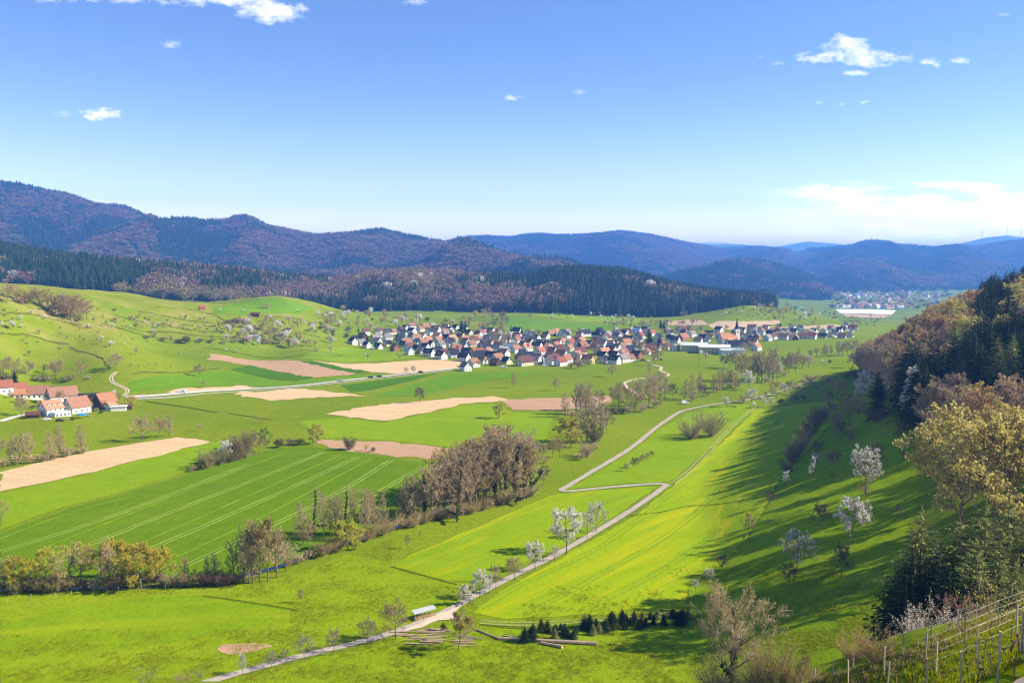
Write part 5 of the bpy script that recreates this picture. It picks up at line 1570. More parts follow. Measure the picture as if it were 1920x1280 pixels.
for i_ in range(190):
    px = g.uniform(670, 1590)
    vt.append((g.choice(['bare', 'bush', 'bushgreen', 'bare', 'ochre', 'blossom']), px, g.uniform(622, 676) if px < 1250 else g.uniform(620, 636), g.uniform(7, 14), g.uniform(.9, 1.3)))
T('in a village garden', 'garden trees in the village', vt)
# young spruce plantation below the bright crop
pl = []
g = random.Random(41)
for i_ in range(46):
    f = i_ / 45.0
    px = 985 + 305 * f + g.uniform(-6, 6)
    cy_ = 1196 - 32 * f ** 1.3
    pl.append((g.choice(['spruce', 'spruce', 'firdark', 'sprucesunlit']), px, cy_ + g.uniform(-13, 8), g.uniform(16, 30) * (1.15 if f < .1 or f > .9 or .35 < f < .6 else .85), g.uniform(1.3, 1.8)))
T('in the plantation above felled trunks', 'young spruce plantation', pl, farlimit=0)
# ------------------------------------------------------------------ building materials
def plain(name, col, rough=.85, var=.12, sc=.8, spec=.2):
    m, t, b = mat(name)
    n1 = noise(t, pos(t), sc, 4, .6)
    oi = nd(t, 'ShaderNodeObjectInfo')
    c = mix(t, n1, tuple(v * (1 - var) for v in col), tuple(min(.9, v * (1 + var)) for v in col))
    hs = nd(t, 'ShaderNodeHueSaturation')
    t.links.new(c, hs.inputs['Color'])
    t.links.new(mth(t, 'MULTIPLY_ADD', oi.outputs['Random'], .22, .88), hs.inputs['Value'])
    t.links.new(hs.outputs[0], b.inputs['Base Color'])
    b.inputs['Roughness'].default_value = rough
    b.inputs['Specular IOR Level'].default_value = spec
    return m


def tile_mat(name, col):
    m, t, b = mat(name)
    tc_ = nd(t, 'ShaderNodeTexCoord')
    wv = nd(t, 'ShaderNodeTexWave', wave_type='BANDS', bands_direction='Z')
    wv.inputs['Scale'].default_value = 1.6
    wv.inputs['Distortion'].default_value = .4
    t.links.new(tc_.outputs['Object'], wv.inputs['Vector'])
    n1 = noise(t, tc_.outputs['Object'], .9, 6, .7)
    oi = nd(t, 'ShaderNodeObjectInfo')
    c = mix(t, n1, tuple(v * .62 for v in col), tuple(min(.9, v * 1.35) for v in col))
    hs = nd(t, 'ShaderNodeHueSaturation')
    t.links.new(c, hs.inputs['Color'])
    t.links.new(mth(t, 'MULTIPLY_ADD', oi.outputs['Random'], .4, .8), hs.inputs['Value'])
    t.links.new(hs.outputs[0], b.inputs['Base Color'])
    b.inputs['Roughness'].default_value = .8
    bump(t, b, wv.outputs['Fac'], .5, .04)
    return m


ROOF = dict(orange=tile_mat('orange_tiles', (.42, .20, .115)), red=tile_mat('red_tiles', (.30, .11, .075)), brown=tile_mat('brown_tiles', (.28, .145, .095)), maroon=tile_mat('dark_red_tiles', (.13, .06, .052)),
            dark=tile_mat('dark_slate_tiles', (.035, .04, .055)), grey=tile_mat('grey_tiles', (.24, .21, .20)), pale=tile_mat('pale_sheet_roof', (.55, .58, .62)))
ROOFN = dict(orange='orange', red='red', brown='brown', maroon='dark red', dark='dark slate', grey='grey', pale='pale')
WALL = dict(white=plain('white_render', (.70, .69, .66)), cream=plain('cream_render', (.70, .62, .46)), timber=plain('dark_timber', (.10, .055, .035)), blue=plain('pale_blue_render', (.52, .60, .68)), brick=plain('red_brown_wall', (.33, .14, .09)),
            yellow=plain('yellow_render', (.68, .60, .30)))
M_GLASS = plain('window_glass', (.03, .035, .045), .15, .1, 1, .5)
M_TIMB = plain('weathered_wood', (.26, .20, .14), .9, .3, 2)
M_POST = plain('grey_vineyard_wood', (.44, .37, .29), .9, .25, 3)
M_METAL = plain('grey_sheet_metal', (.50, .51, .52), .45, .1, 2, .5)
M_WIRE = plain('wire', (.50, .45, .30), .6, .1, 2, .3)
M_WIRED = plain('dark_wire', (.12, .11, .10), .6, .1, 2, .3)
M_WHITEP = plain('white_paint', (.8, .8, .8), .4, .05, 1, .4)
M_PV = plain('solar_panel', (.015, .02, .05), .2, .1, 1, .6)


def box(x0, x1, y0, y1, z0, z1):
    V = [(x, y, z) for x in (x0, x1) for y in (y0, y1) for z in (z0, z1)]
    Fc = [(0, 1, 3, 2), (4, 6, 7, 5), (0, 4, 5, 1), (2, 3, 7, 6), (0, 2, 6, 4), (1, 5, 7, 3)]
    return V, Fc


def boxes(name, L, mats_):
    V = []; Fc = []
    for b_ in L:
        v, f = box(*b_)
        o = len(V)
        V += v
        Fc += [tuple(k + o for k in q) for q in f]
    return mesh_np(name, np.array(V, float), Fc, mats_)


def wall_mesh(L, W, h, rise, base=1.5):
    """gabled wall body, ridge along x"""
    x, y = L / 2, W / 2
    V = [(-x, -y, -base), (x, -y, -base), (x, y, -base), (-x, y, -base), (-x, -y, h), (x, -y, h), (x, y, h), (-x, y, h), (-x, 0, h + rise), (x, 0, h + rise)]
    Fc = [(0, 3, 2, 1), (0, 1, 5, 4), (2, 3, 7, 6), (1, 2, 6, 9, 5), (3, 0, 4, 8, 7), (4, 5, 9, 8), (6, 7, 8, 9)]
    return mesh_np('wall', np.array(V, float), Fc, [WALL['white']])


def roof_mesh(L, W, h, rise, ov=.6, th=.22, hip=0.0):
    x = L / 2 + ov
    k = rise / (W / 2)
    ye = W / 2 + ov
    ze = h - ov * k + .05
    zr = h + rise + .05
    V = []; Fc = []
    for s_ in (-1, 1):
        o = len(V)
        hx = x - hip
        V += [(-x, s_ * ye, ze), (x, s_ * ye, ze), (hx, 0, zr), (-hx, 0, zr), (-x, s_ * ye, ze + th), (x, s_ * ye, ze + th), (hx, 0, zr + th), (-hx, 0, zr + th)]
        q = [(0, 1, 2, 3), (4, 7, 6, 5), (0, 4, 5, 1), (1, 5, 6, 2), (0, 3, 7, 4)]
        if s_ > 0:
            q = [tuple(reversed(w_)) for w_ in q]
        Fc += [tuple(w + o for w in w_) for w_ in q]
    return mesh_np('roof', np.array(V, float), Fc, [ROOF['red']])


SIZES = [(11, 9, 3.4, 5.0), (13, 9.5, 5.2, 4.8), (10, 9, 5.0, 4.6), (15, 10, 4.2, 6.0), (9, 8, 3.0, 4.4), (19, 11, 4.6, 6.5), (12, 10, 5.6, 3.6)]
HW = [wall_mesh(*s_) for s_ in SIZES]
HR = [roof_mesh(*s_) for s_ in SIZES]
WIN = boxes('window', [(-.5, .5, -.04, .03, -.65, .65)], [M_GLASS])
WINF = boxes('window_frame', [(-.62, -.5, -.06, .05, -.77, .77), (.5, .62, -.06, .05, -.77, .77), (-.5, .5, -.06, .05, .65, .77), (-.5, .5, -.06, .05, -.77, -.65), (-.04, .04, -.055, .035, -.65, .65)], [M_WHITEP])
CHIM = boxes('chimney', [(-.4, .4, -.35, .35, -1.2, 1.1), (-.46, .46, -.41, .41, 1.1, 1.22)], [WALL['brick']])
PVM = boxes('solar_panel', [(-2.4, 2.4, -1.6, 1.6, 0, .08)], [M_PV])


def dormer_meshes(w=2.0, d=2.6, h=1.5):
    wv = [(-w / 2, 0, 0), (w / 2, 0, 0), (w / 2, d, 0), (-w / 2, d, 0), (-w / 2, 0, h), (w / 2, 0, h), (w / 2, d, h), (-w / 2, d, h), (0, 0, h + .7), (0, d, h + .7)]
    wf = [(0, 3, 2, 1), (0, 1, 5, 8, 4), (1, 2, 6, 5), (3, 0, 4, 7), (2, 3, 7, 9, 6), (4, 8, 9, 7), (5, 6, 9, 8)]
    a = mesh_np('dormer', np.array(wv, float), wf, [WALL['white']])
    b_ = roof_mesh(d, w, h, .7, .2, .12)
    return a, b_


DORM, DORMR = dormer_meshes()


def override(o, m_):
    if len(o.material_slots):
        o.material_slots[0].link = 'OBJECT'
        o.material_slots[0].material = m_


def house(x, y, si, rot, roof, wallc, windows=True, chim=True, dorm=0, pv=False, z=None, name='house', size=None, seed=0, sc=1.0):
    L, W, h, rise = size or SIZES[si]
    z = float(ter(x, y)) if z is None else z
    root = link(name, None, None, (x, y, z), (0, 0, rot), sc)
    w_ = link('wall', wall_mesh(L, W, h, rise) if size else HW[si], root)
    override(w_, WALL[wallc])
    r_ = link('roof', roof_mesh(L, W, h, rise) if size else HR[si], root)
    override(r_, ROOF[roof])
    k = rise / (W / 2)
    if chim:
        link('chimney', CHIM, r_, (L * (.22 if seed % 2 else -.25), W * .12, h + rise - W * .12 * k + .4))
    if dorm:
        for q in range(dorm):
            for s_ in ((-1,) if dorm < 3 else (-1, 1)):
                xx = (q - (dorm - 1) / 2) * 3.2
                yy = s_ * W * .40
                dm = link('dormer', DORM, root, (xx, yy, h + .25), (0, 0, 0 if s_ < 0 else math.pi))
                override(dm, WALL[wallc])
                dr_ = link('dormer_roof', DORMR, dm, (0, 1.3, 0), (0, 0, math.pi / 2))
                override(dr_, ROOF[roof])
                link('window', WIN, dm, (0, -.02, .8))
    if pv:
        an = math.atan(k)
        link('solar_panel', PVM, r_, (0, -W * .25, h + rise - W * .25 * k + .38), (an, 0, 0))
    if windows:
        cr, sr = math.cos(rot), math.sin(rot)

        def faces_cam(nx, ny):
            wx, wy = nx * cr - ny * sr, nx * sr + ny * cr
            return wx * (-x) + wy * (-y) > .12 * math.hypot(x, y)
        rows = [1.5] + ([4.0] if h > 4.4 else [])
        for s_ in (-1, 1):
            if faces_cam(0, s_):
                n = max(2, int(L / 3.4))
                for zz in rows:
                    if zz + .8 > h:
                        continue
                    for q in range(n):
                        xx = (q + .5 - n / 2) * (L - 1.5) / n
                        wn = link('window', WIN, root, (xx, s_ * (W / 2 + .03), zz), (0, 0, 0 if s_ < 0 else math.pi))
                        if windows == 2:
                            link('window_frame', WINF, wn)
            if faces_cam(s_, 0):
                for zz in rows + [h + rise * .28, ]:
                    n = 2 if zz < h + .5 else (2 if rise > 4.5 else 1)
                    sp_ = W * .25 if zz < h else W * .13
                    for q in range(n):
                        yy = (q - (n - 1) / 2) * sp_ * 2
                        wn = link('window', WIN, root, (s_ * (L / 2 + .03), yy, zz), (0, 0, s_ * math.pi / 2))
                        if windows == 2:
                            link('window_frame', WINF, wn)
    return root


# ------------------------------------------------------------------ village
FRONT = [  # px, foot y, roof, wall, size, orientation (0 eaves to the valley road, 1 gable towards the camera)
    (662, 645, 'dark', 'white', 1, 1), (680, 636, 'brown', 'timber', 3, 1), (688, 652, 'dark', 'white', 2, 1), (678, 646, 'grey', 'white', 0, 0), (709, 654, 'dark', 'white', 0, 1), (708, 643, 'grey', 'white', 0, 1), (727, 638, 'grey', 'white', 1, 0),
    (727, 628, 'dark', 'white', 1, 0), (708, 632, 'grey', 'white', 0, 0), (740, 658, 'brown', 'brick', 2, 1), (727, 648, 'dark', 'cream', 0, 0), (757, 650, 'dark', 'white', 0, 1), (752, 637, 'dark', 'timber', 3, 0), (768, 665, 'pale', 'white', 2, 1),
    (782, 658, 'dark', 'white', 0, 1), (762, 647, 'brown', 'white', 3, 0), (773, 635, 'brown', 'white', 2, 1), (793, 635, 'orange', 'white', 2, 1), (820, 635, 'orange', 'white', 1, 1), (805, 668, 'dark', 'white', 1, 1), (790, 661, 'dark', 'white', 0, 0),
    (827, 673, 'maroon', 'white', 1, 1), (822, 661, 'dark', 'white', 0, 0), (850, 670, 'dark', 'white', 3, 0), (795, 648, 'brown', 'white', 1, 0), (783, 645, 'grey', 'white', 0, 1), (826, 652, 'grey', 'white', 1, 0), (823, 643, 'brown', 'white', 1, 0),
    (848, 646, 'brown', 'cream', 1, 1), (853, 653, 'grey', 'white', 0, 0), (870, 653, 'grey', 'white', 0, 1), (870, 677, 'dark', 'white', 1, 1), (890, 675, 'dark', 'cream', 3, 0), (873, 695, 'grey', 'white', 2, 1), (922, 674, 'dark', 'white', 3, 1), (929, 685, 'brown', 'timber', 0, 1),
    (950, 682, 'dark', 'cream', 0, 1), (945, 668, 'brown', 'white', 1, 1), (872, 642, 'brown', 'yellow', 3, 0), (888, 643, 'maroon', 'white', 3, 0), (865, 633, 'maroon', 'cream', 0, 1), (880, 627, 'maroon', 'white', 0, 1), (897, 632, 'brown', 'white', 1, 1), (913, 640, 'grey', 'white', 0, 1),
    (929, 633, 'orange', 'white', 1, 1), (938, 650, 'orange', 'white', 2, 0), (921, 648, 'orange', 'white', 2, 1), (905, 653, 'brown', 'white', 0, 1), (915, 663, 'brown', 'white', 0, 0), (797, 617, 'brown', 'timber', 3, 0), (843, 623, 'grey', 'white', 1, 1), (836, 628, 'brown', 'white', 1, 0),
    (1053, 671, 'orange', 'white', 3, 1), (1031, 673, 'orange', 'timber', 0, 1), (1013, 665, 'red', 'white', 3, 0), (993, 675, 'grey', 'white', 3, 1), (981, 667, 'grey', 'white', 0, 1), (1003, 682, 'grey', 'white', 1, 1), (975, 679, 'brown', 'white', 2, 1), (983, 685, 'maroon', 'cream', 5, 0),
    (1037, 682, 'maroon', 'white', 5, 0), (1062, 680, 'brown', 'white', 3, 0), (955, 658, 'pale', 'white', 3, 1), (945, 665, 'grey', 'cream', 1, 0), (967, 661, 'brown', 'white', 1, 0), (988, 658, 'orange', 'white', 1, 0), (1018, 653, 'red', 'brick', 3, 1), (1007, 654, 'dark', 'white', 1, 1), (1043, 648, 'brown', 'white', 3, 1),
    (1070, 648, 'red', 'white', 3, 0), (1055, 630, 'dark', 'white', 5, 0), (1033, 630, 'brown', 'timber', 3, 0), (1043, 627, 'orange', 'white', 2, 0), (1098, 630, 'dark', 'white', 5, 0), (1084, 643, 'brown', 'white', 0, 1), (1093, 654, 'brown', 'timber', 3, 0), (1068, 657, 'orange', 'white', 0, 0),
    (1088, 665, 'maroon', 'white', 3, 0), (1082, 672, 'brown', 'cream', 1, 0), (1115, 655, 'brown', 'white', 0, 1), (1129, 650, 'grey', 'white', 3, 1), (1143, 650, 'orange', 'white', 1, 1), (1153, 648, 'brown', 'white', 0, 1), (1133, 667, 'orange', 'cream', 3, 0), (1130, 674, 'dark', 'cream', 1, 1), (1151, 673, 'maroon', 'white', 3, 1),
    (1167, 671, 'brown', 'white', 1, 0), (1184, 661, 'grey', 'white', 1, 1), (1175, 648, 'brown', 'white', 3, 0), (1188, 647, 'grey', 'white', 0, 1), (1130, 636, 'brown', 'white', 0, 1), (1157, 634, 'grey', 'white', 3, 1), (1170, 630, 'dark', 'white', 1, 1), (1195, 625, 'pale', 'white', 3, 1), (1212, 627, 'dark', 'white', 1, 0),
    (1197, 641, 'dark', 'white', 3, 0), (1180, 639, 'dark', 'brick', 0, 1), (1213, 626, 'dark', 'white', 0, 1), (1266, 643, 'maroon', 'white', 1, 1), (1265, 657, 'grey', 'white', 6, 0), (1251, 655, 'maroon', 'yellow', 2, 0), (1281, 623, 'maroon', 'white', 5, 0), (1329, 631, 'dark', 'white', 3, 1), (1281, 638, 'brown', 'brick', 5, 0),
    (1309, 642, 'brown', 'white', 0, 1), (1325, 640, 'dark', 'white', 0, 0), (1368, 648, 'orange', 'white', 5, 0), (1411, 642, 'dark', 'yellow', 1, 1), (1418, 657, 'orange', 'white', 1, 0), (1390, 624, 'dark', 'white', 1, 1), (1412, 624, 'dark', 'white', 1, 0), (1429, 627, 'brown', 'white', 1, 0), (1448, 624, 'red', 'white', 3, 0),
    (1468, 626, 'dark', 'cream', 1, 0), (1449, 636, 'maroon', 'white', 1, 0), (1469, 637, 'brown', 'white', 1, 1), (1487, 635, 'maroon', 'white', 0, 0), (1506, 635, 'brown', 'cream', 1, 1), (1522, 635, 'red', 'white', 1, 1), (1542, 634, 'dark', 'white', 0, 1), (1561, 632, 'dark', 'white', 0, 0), (1579, 634, 'brown', 'white', 0, 1), (1594, 632, 'maroon', 'white', 0, 0),
    (1488, 624, 'dark', 'white', 0, 1), (1506, 625, 'grey', 'white', 1, 0), (1526, 624, 'grey', 'white', 0, 1), (1545, 625, 'grey', 'white', 1, 0), (1568, 624, 'dark', 'white', 0, 1), (1594, 624, 'maroon', 'white', 1, 0)]
g = random.Random(500)
VIL = []
for (px, py, rf, wl, si, gab) in FRONT:
    x, y, z = hit(px, py)
    VIL.append([px, py, x, y, rf, wl, si, gab])
POLY = np.array([(650, 634), (700, 622), (790, 613), (850, 610), (930, 622), (1010, 627), (1100, 622), (1200, 619), (1300, 622), (1420, 618), (1500, 614), (1600, 611), (1604, 634), (1500, 637), (1440, 640), (1422, 654), (1380, 652), (1290, 648), (1240, 656), (1200, 670), (1170, 682), (1060, 686),
                 (1000, 683), (930, 688), (880, 688), (855, 676), (800, 665), (750, 657), (700, 648), (655, 641)], float)
KEEP = [(1325, 652, 45, 10), (1381, 641, 8, 6), (1372, 661, 22, 8)]
tries = 0
while len(VIL) < 300 and tries < 60000:
    tries += 1
    px, py = g.uniform(650, 1604), g.uniform(610, 690)
    if not inpoly(np.array([(px, py)]), POLY)[0]:
        continue
    if any(abs(px - a) < w_ and abs(py - b_) < h_ for a, b_, w_, h_ in KEEP):
        continue
    u_, m_ = pix_dir(px, py)
    d_ = -CAMZ / m_
    x, y = u_ * d_, d_
    if any((x - v[2]) ** 2 + (y - v[3]) ** 2 < 13.0 ** 2 for v in VIL):
        continue
    x, y, z = hit(px, py)
    if any((x - v[2]) ** 2 + (y - v[3]) ** 2 < 12.5 ** 2 for v in VIL):
        continue
    east = (px - 650) / 950
    rf = g.choices(['orange', 'red', 'brown', 'maroon', 'dark', 'grey'], [1.6, 1.6, 4.4, 3, 3.5 + 2 * east, 3])[0]
    wl = g.choices(['white', 'cream', 'timber', 'brick', 'yellow', 'blue'], [13, 2.5, .9, .5, .5, .5])[0]
    VIL.append([px, py, x, y, rf, wl, g.choice([0, 0, 1, 1, 2, 3, 4]), g.random() < .5])
VO = []
for k, (px, py, x, y, rf, wl, si, gab) in enumerate(VIL):
    east = (px - 900) / 700
    base = R(12) - R(25) * east
    rot = (R(-42) if gab else R(48)) + R(8) * east + g.uniform(-.22, .22)
    near = py > 640 or k < len(FRONT)
    o = house(x, y, si, rot, rf, wl, windows=1 if near else 0, chim=g.random() < .7, dorm=(g.choice([0, 0, 1, 2]) if near and si in (0, 1, 3) else 0), pv=(near and g.random() < .08), seed=k, sc=.78)
    VO.append((px, py, rf, wl, o))
SEC = [(770, 'at the left end of the village'), (860, 'left of the first ploughed field corner'), (960, 'in the left centre of the village'), (1060, 'in the centre of the village'), (1160, 'in the right centre of the village'), (1250, 'left of the pale school'),
       (1350, 'around the pale school'), (1440, 'around the church'), (1520, 'right of the church'), (9999, 'at the right end of the village')]
SEC[1] = (860, 'behind the ploughed field')
vb = {}
for px, py, rf, wl, o in VO:
    sec = next(s_ for lim, s_ in SEC if px < lim)
    u0 = np.interp(px, [650, 850, 1100, 1250, 1420, 1600], [643, 672, 684, 658, 652, 634])
    row = 'front' if py > u0 - 14 else 'rear'
    vb.setdefault((sec, row, rf, wl), []).append((px, o))
for (sec, row, rf, wl), L_x in vb.items():
    L_x.sort(key=lambda q: q[0])
    for i_, (px, o) in enumerate(L_x):
        wn = dict(white='white', cream='cream', timber='dark timber', brick='red-brown', yellow='yellow', blue='pale blue')[wl]
        lab = '%s-roofed %s house, %s rows, %s' % (ROOFN[rf].replace(' ', '-'), wn, row, sec)
        if len(L_x) > 1:
            lab += ', ' + (ordinal(i_, len(L_x)) if len(lab.split()) <= 12 else ordinal(i_, len(L_x)).split()[0])
        tag(o, lab, 'house', 'houses of the village')

# school with pale hipped roofs
def big(px, py, L, W, h, rise, rot, rf, wl, name, label, cat, win=True, wn=1):
    x, y, z = hit(px, py)
    o = house(x, y, 0, rot, rf, wl, windows=wn if win else 0, chim=False, size=(L, W, h, rise), name=name)
    tag(o, label, cat)
    return o


big(1302, 658, 26, 14, 6.5, 2.4, R(-20), 'pale', 'yellow', 'school_building', 'pale yellow school wing with low pale roof, left of the pair', 'school')
big(1340, 662, 30, 14, 6.5, 2.4, R(-14), 'pale', 'yellow', 'school_building', 'pale yellow school wing with low pale roof, right of the pair', 'school')
o = big(1318, 660, 9, 8, 6.2, .6, R(-20), 'pale', 'blue', 'school_entrance', 'blue block between the two pale yellow school wings', 'school')
big(1371, 664, 24, 14, 4.6, 1.0, R(5), 'pale', 'white', 'white_hall', 'low white hall with flat pale roof below the church', 'hall')
big(1378, 656, 17, 11, 5.5, 5, R(8), 'dark', 'white', 'white_house', 'white gabled house with dark roof behind the low white hall', 'house')

# church: nave, tower, spire
x, y, z = hit(1381, 645)
ch = link('church', None, None, (x, y, z), (0, 0, R(20)))
tag(ch, 'village church with pointed dark spire above the roofs', 'church')
o = link('nave', wall_mesh(20, 11, 7, 6), ch, (-12, 0, 0)); override(o, WALL['cream'])
o2 = link('nave_roof', roof_mesh(20, 11, 7, 6), ch, (-12, 0, 0)); override(o2, ROOF['orange'])
tw_ = link('tower', boxes('tower', [(-2.6, 2.6, -2.6, 2.6, -1, 17), (-2.8, 2.8, -2.8, 2.8, 17, 17.4)], [WALL['white']]), ch)
sv = []
for (r_, zz) in ((3.0, 17.4), (1.9, 19.5), (1.2, 23), (.05, 31)):
    for k in range(8):
        sv.append((math.cos(k * math.pi / 4 + .39) * r_, math.sin(k * math.pi / 4 + .39) * r_, zz))
sf = [(r_ * 8 + k, r_ * 8 + (k + 1) % 8, r_ * 8 + 8 + (k + 1) % 8, r_ * 8 + 8 + k) for r_ in range(3) for k in range(8)] + [tuple(range(7, -1, -1))]
link('spire', mesh_np('spire', np.array(sv), sf, [ROOF['dark']]), ch)
for an in range(4):
    link('belfry_window', WIN, tw_, (math.sin(an * math.pi / 2) * 2.64, -math.cos(an * math.pi / 2) * 2.64, 14), (0, 0, an * math.pi / 2), (1.4, 1, 1.7))
for k in range(4):
    link('nave_window', WIN, o, ((k - 1.5) * 4.4, -5.53, 3.8), None, (1, 1, 2.2))

# ------------------------------------------------------------------ farm hamlet on the left
def ham(px, py, size, rot, rf, wl, label, name='farmhouse', **kw):
    x, y, z = hit(px, py)
    o = house(x, y, 0, R(rot), rf, wl, size=size, name=name, **kw)
    tag(o, label, 'house' if name != 'barn' else 'barn')
    return o, x, y, z


ham(5, 736, (11, 8, 4.2, 3.8), 40, 'red', 'white', 'small red-roofed white house at the left edge of the photo', windows=2)
ham(32, 740, (11, 8, 3.6, 4.2), 40, 'red', 'brick', 'red-roofed barn second from the left in the hamlet', 'barn', windows=0, chim=False)
ham(36, 746, (7, 5, 3.0, 2.6), 35, 'orange', 'cream', 'small orange-roofed lean-to house before the hamlet barns', windows=1, chim=False)
ham(64, 746, (17, 9, 3.4, 4.6), 30, 'brown', 'white', 'long barn with faded reddish-brown roof in the hamlet', 'barn', windows=1, chim=False)
ham(117, 751, (17, 11, 4.0, 5.2), 42, 'brown', 'white', 'largest farmhouse with a long brown roof in the hamlet', windows=2)
ho, hx, hy, hz = ham(96, 779, (10.5, 8.5, 5.0, 4.2), 60, 'orange', 'white', 'white farmhouse with orange roof, dormers and terrace block in front', windows=2, dorm=3)
# its terrace block
tb = link('terrace_block', boxes('terrace_block', [(-5, 5, -3, 2.6, -1.5, 2.8), (-4.6, 1, -2.5, 2.3, 2.8, 3.0)], [WALL['white']]), ho, (1, -6.95, 0))
for k in range(4):
    wn = link('window', WIN, tb, (-3.7 + k * 2.4, -3.04, 1.3), None, (1.2, 1, 1.1)); link('window_frame', WINF, wn)
rl = link('terrace_railing', boxes('terrace_railing', [(-5, 5, -3, -2.9, 3.6, 3.7)] + [(-5 + k * .99, -4.93 + k * .99, -2.98, -2.92, 2.8, 3.6) for k in range(11)], [M_METAL]), ho, (1, -6.95, 0))
ham(144, 773, (13, 9.5, 4.2, 5.4), 62, 'brown', 'white', 'broad white farmhouse with patched orange-brown roof behind the blue parasol', windows=2)
ham(197, 762, (11, 9, 3.8, 5.0), 58, 'orange', 'timber', 'dark timber barn with orange roof at the right of the hamlet', 'barn', windows=0, chim=False)
ham(208, 768, (5, 5, 3.4, 1.4), 58, 'orange', 'white', 'white annex below the orange-roofed dark barn', windows=2, chim=False)
ham(180, 748, (20, 6, 3.0, 1.0), 25, 'dark', 'timber', 'long low dark shed behind the orange-roofed barn', 'barn', windows=0, chim=False)
ham(223, 769, (9, 5, 2.6, .4), 20, 'pale', 'white', 'small white garage beside the yellow bush', 'garage', windows=0, chim=False)
ham(236, 767, (7, 5, 2.4, .8), 20, 'maroon', 'timber', 'small dark carport between garage and yellow bush', 'garage', windows=0, chim=False)
ham(63, 783, (7, 5, 2.2, 1.4), 18, 'maroon', 'timber', 'small dark shed left of the terraced white farmhouse', 'shed', windows=0, chim=False)
ham(379, 581, (6, 5, 3.0, 2.4), 30, 'red', 'brick', 'tiny red vineyard cabin on top of the left hill', 'cabin', windows=0, chim=False)
ham(466, 621, (8, 5, 2.4, .5), 10, 'pale', 'cream', 'small pale hut with flat roof on the left hill', 'hut', windows=0, chim=False)
ham(540, 621, (6, 5, 2.6, 1.2), 10, 'maroon', 'white', 'small white hut among trees on the left hill', 'hut', windows=0, chim=False)
ham(478, 593, (9, 5, 2.8, 1.6), 10, 'maroon', 'timber', 'dark hut beside a blossoming tree on the left hill', 'hut', windows=0, chim=False)
ham(477, 633, (11, 5, 2.2, .4), 6, 'pale', 'blue', 'long pale blue shelter on the left hill', 'hut', windows=0, chim=False)

# blue parasol
def cone_mesh(name, r, h, n, m_, z0):
    V = [(math.cos(2 * math.pi * k / n) * r, math.sin(2 * math.pi * k / n) * r, z0) for k in range(n)] + [(0, 0, z0 + h), (0, 0, z0 + h - .12)]
    Fc = [(k, (k + 1) % n, n) for k in range(n)] + [((k + 1) % n, k, n + 1) for k in range(n)]
    V2 = [(v[0], v[1], z0 - .25) for v in V[:n]]
    V = V + V2
    Fc += [(k, n + 2 + k, n + 2 + (k + 1) % n, (k + 1) % n) for k in range(n)]
    return mesh_np(name, np.array(V, float), Fc, [m_])


x, y, z = hit(154, 784)
pr = link('parasol', None, None, (x, y, z))
tag(pr, 'large bright blue parasol in a hamlet garden', 'parasol')
link('canopy', cone_mesh('canopy', 2.9, .9, 8, plain('blue_cloth', (.02, .22, .60)), 2.4), pr)
link('pole', boxes('pole', [(-.04, .04, -.04, .04, 0, 2.9)], [M_METAL]), pr)


# cars: body, cabin glass, wheels
def car_meshes(kind):
    if kind == 'van':
        prof = [(-2.4, .35), (2.4, .35), (2.45, .9), (1.9, 1.15), (1.35, 1.95), (-2.3, 2.0), (-2.45, 1.2)]
        cab = [(1.3, 1.2), (1.85, 1.2), (1.38, 1.8), (-.2, 1.8), (-.2, 1.2)]
    else:
        prof = [(-2.1, .3), (2.1, .3), (2.15, .65), (1.3, .85), (.6, 1.38), (-1.1, 1.42), (-1.9, .95), (-2.15, .85)]
        cab = [(-1.55, .98), (1.1, .9), (.5, 1.33), (-1.05, 1.36)]

    def ext(p_, w_, m_, nm):
        n = len(p_)
        V = [(a, -w_, b_) for a, b_ in p_] + [(a, w_, b_) for a, b_ in p_]
        Fc = [tuple(range(n)), tuple(range(2 * n - 1, n - 1, -1))] + [(k + n, (k + 1) % n + n, (k + 1) % n, k) for k in range(n)]
        return mesh_np(nm, np.array(V, float), Fc, [m_])
    return ext(prof, .88, M_WHITEP, 'body'), ext(cab, .90, M_GLASS, 'window')


CARM = {k: car_meshes(k) for k in ('car', 'van')}
wh = [(math.cos(a) * .33, s_, math.sin(a) * .33) for s_ in (-.11, .11) for a in [k * math.pi / 5 for k in range(10)]]
WHEEL = mesh_np('wheel', np.array(wh), [tuple(range(9, -1, -1)), tuple(range(10, 20))] + [(k, (k + 1) % 10, (k + 1) % 10 + 10, k + 10) for k in range(10)], [plain('tyre', (.02, .02, .02))])
PAINT = dict(white=M_WHITEP, dark=plain('dark_paint', (.03, .03, .035), .3, .05, 1, .5), silver=plain('silver_paint', (.45, .46, .48), .35, .05, 1, .5), blue=plain('blue_paint', (.05, .10, .25), .3, .05, 1, .5))


def car(px, py, rot, kind, col, label, group=None):
    x, y, z = hit(px, py)
    o = link('van' if kind == 'van' else 'car', None, None, (x, y, z + .15), (0, 0, R(rot)))
    b_, c_ = CARM[kind]
    q = link('body', b_, o); override(q, PAINT[col])
    link('window', c_, o)
    for sx_ in (-1.4, 1.4):
        for sy_ in (-.82, .82):
            link('wheel', WHEEL, o, (sx_, sy_, .33))
    tag(o, label, 'van' if kind == 'van' else 'car', group)


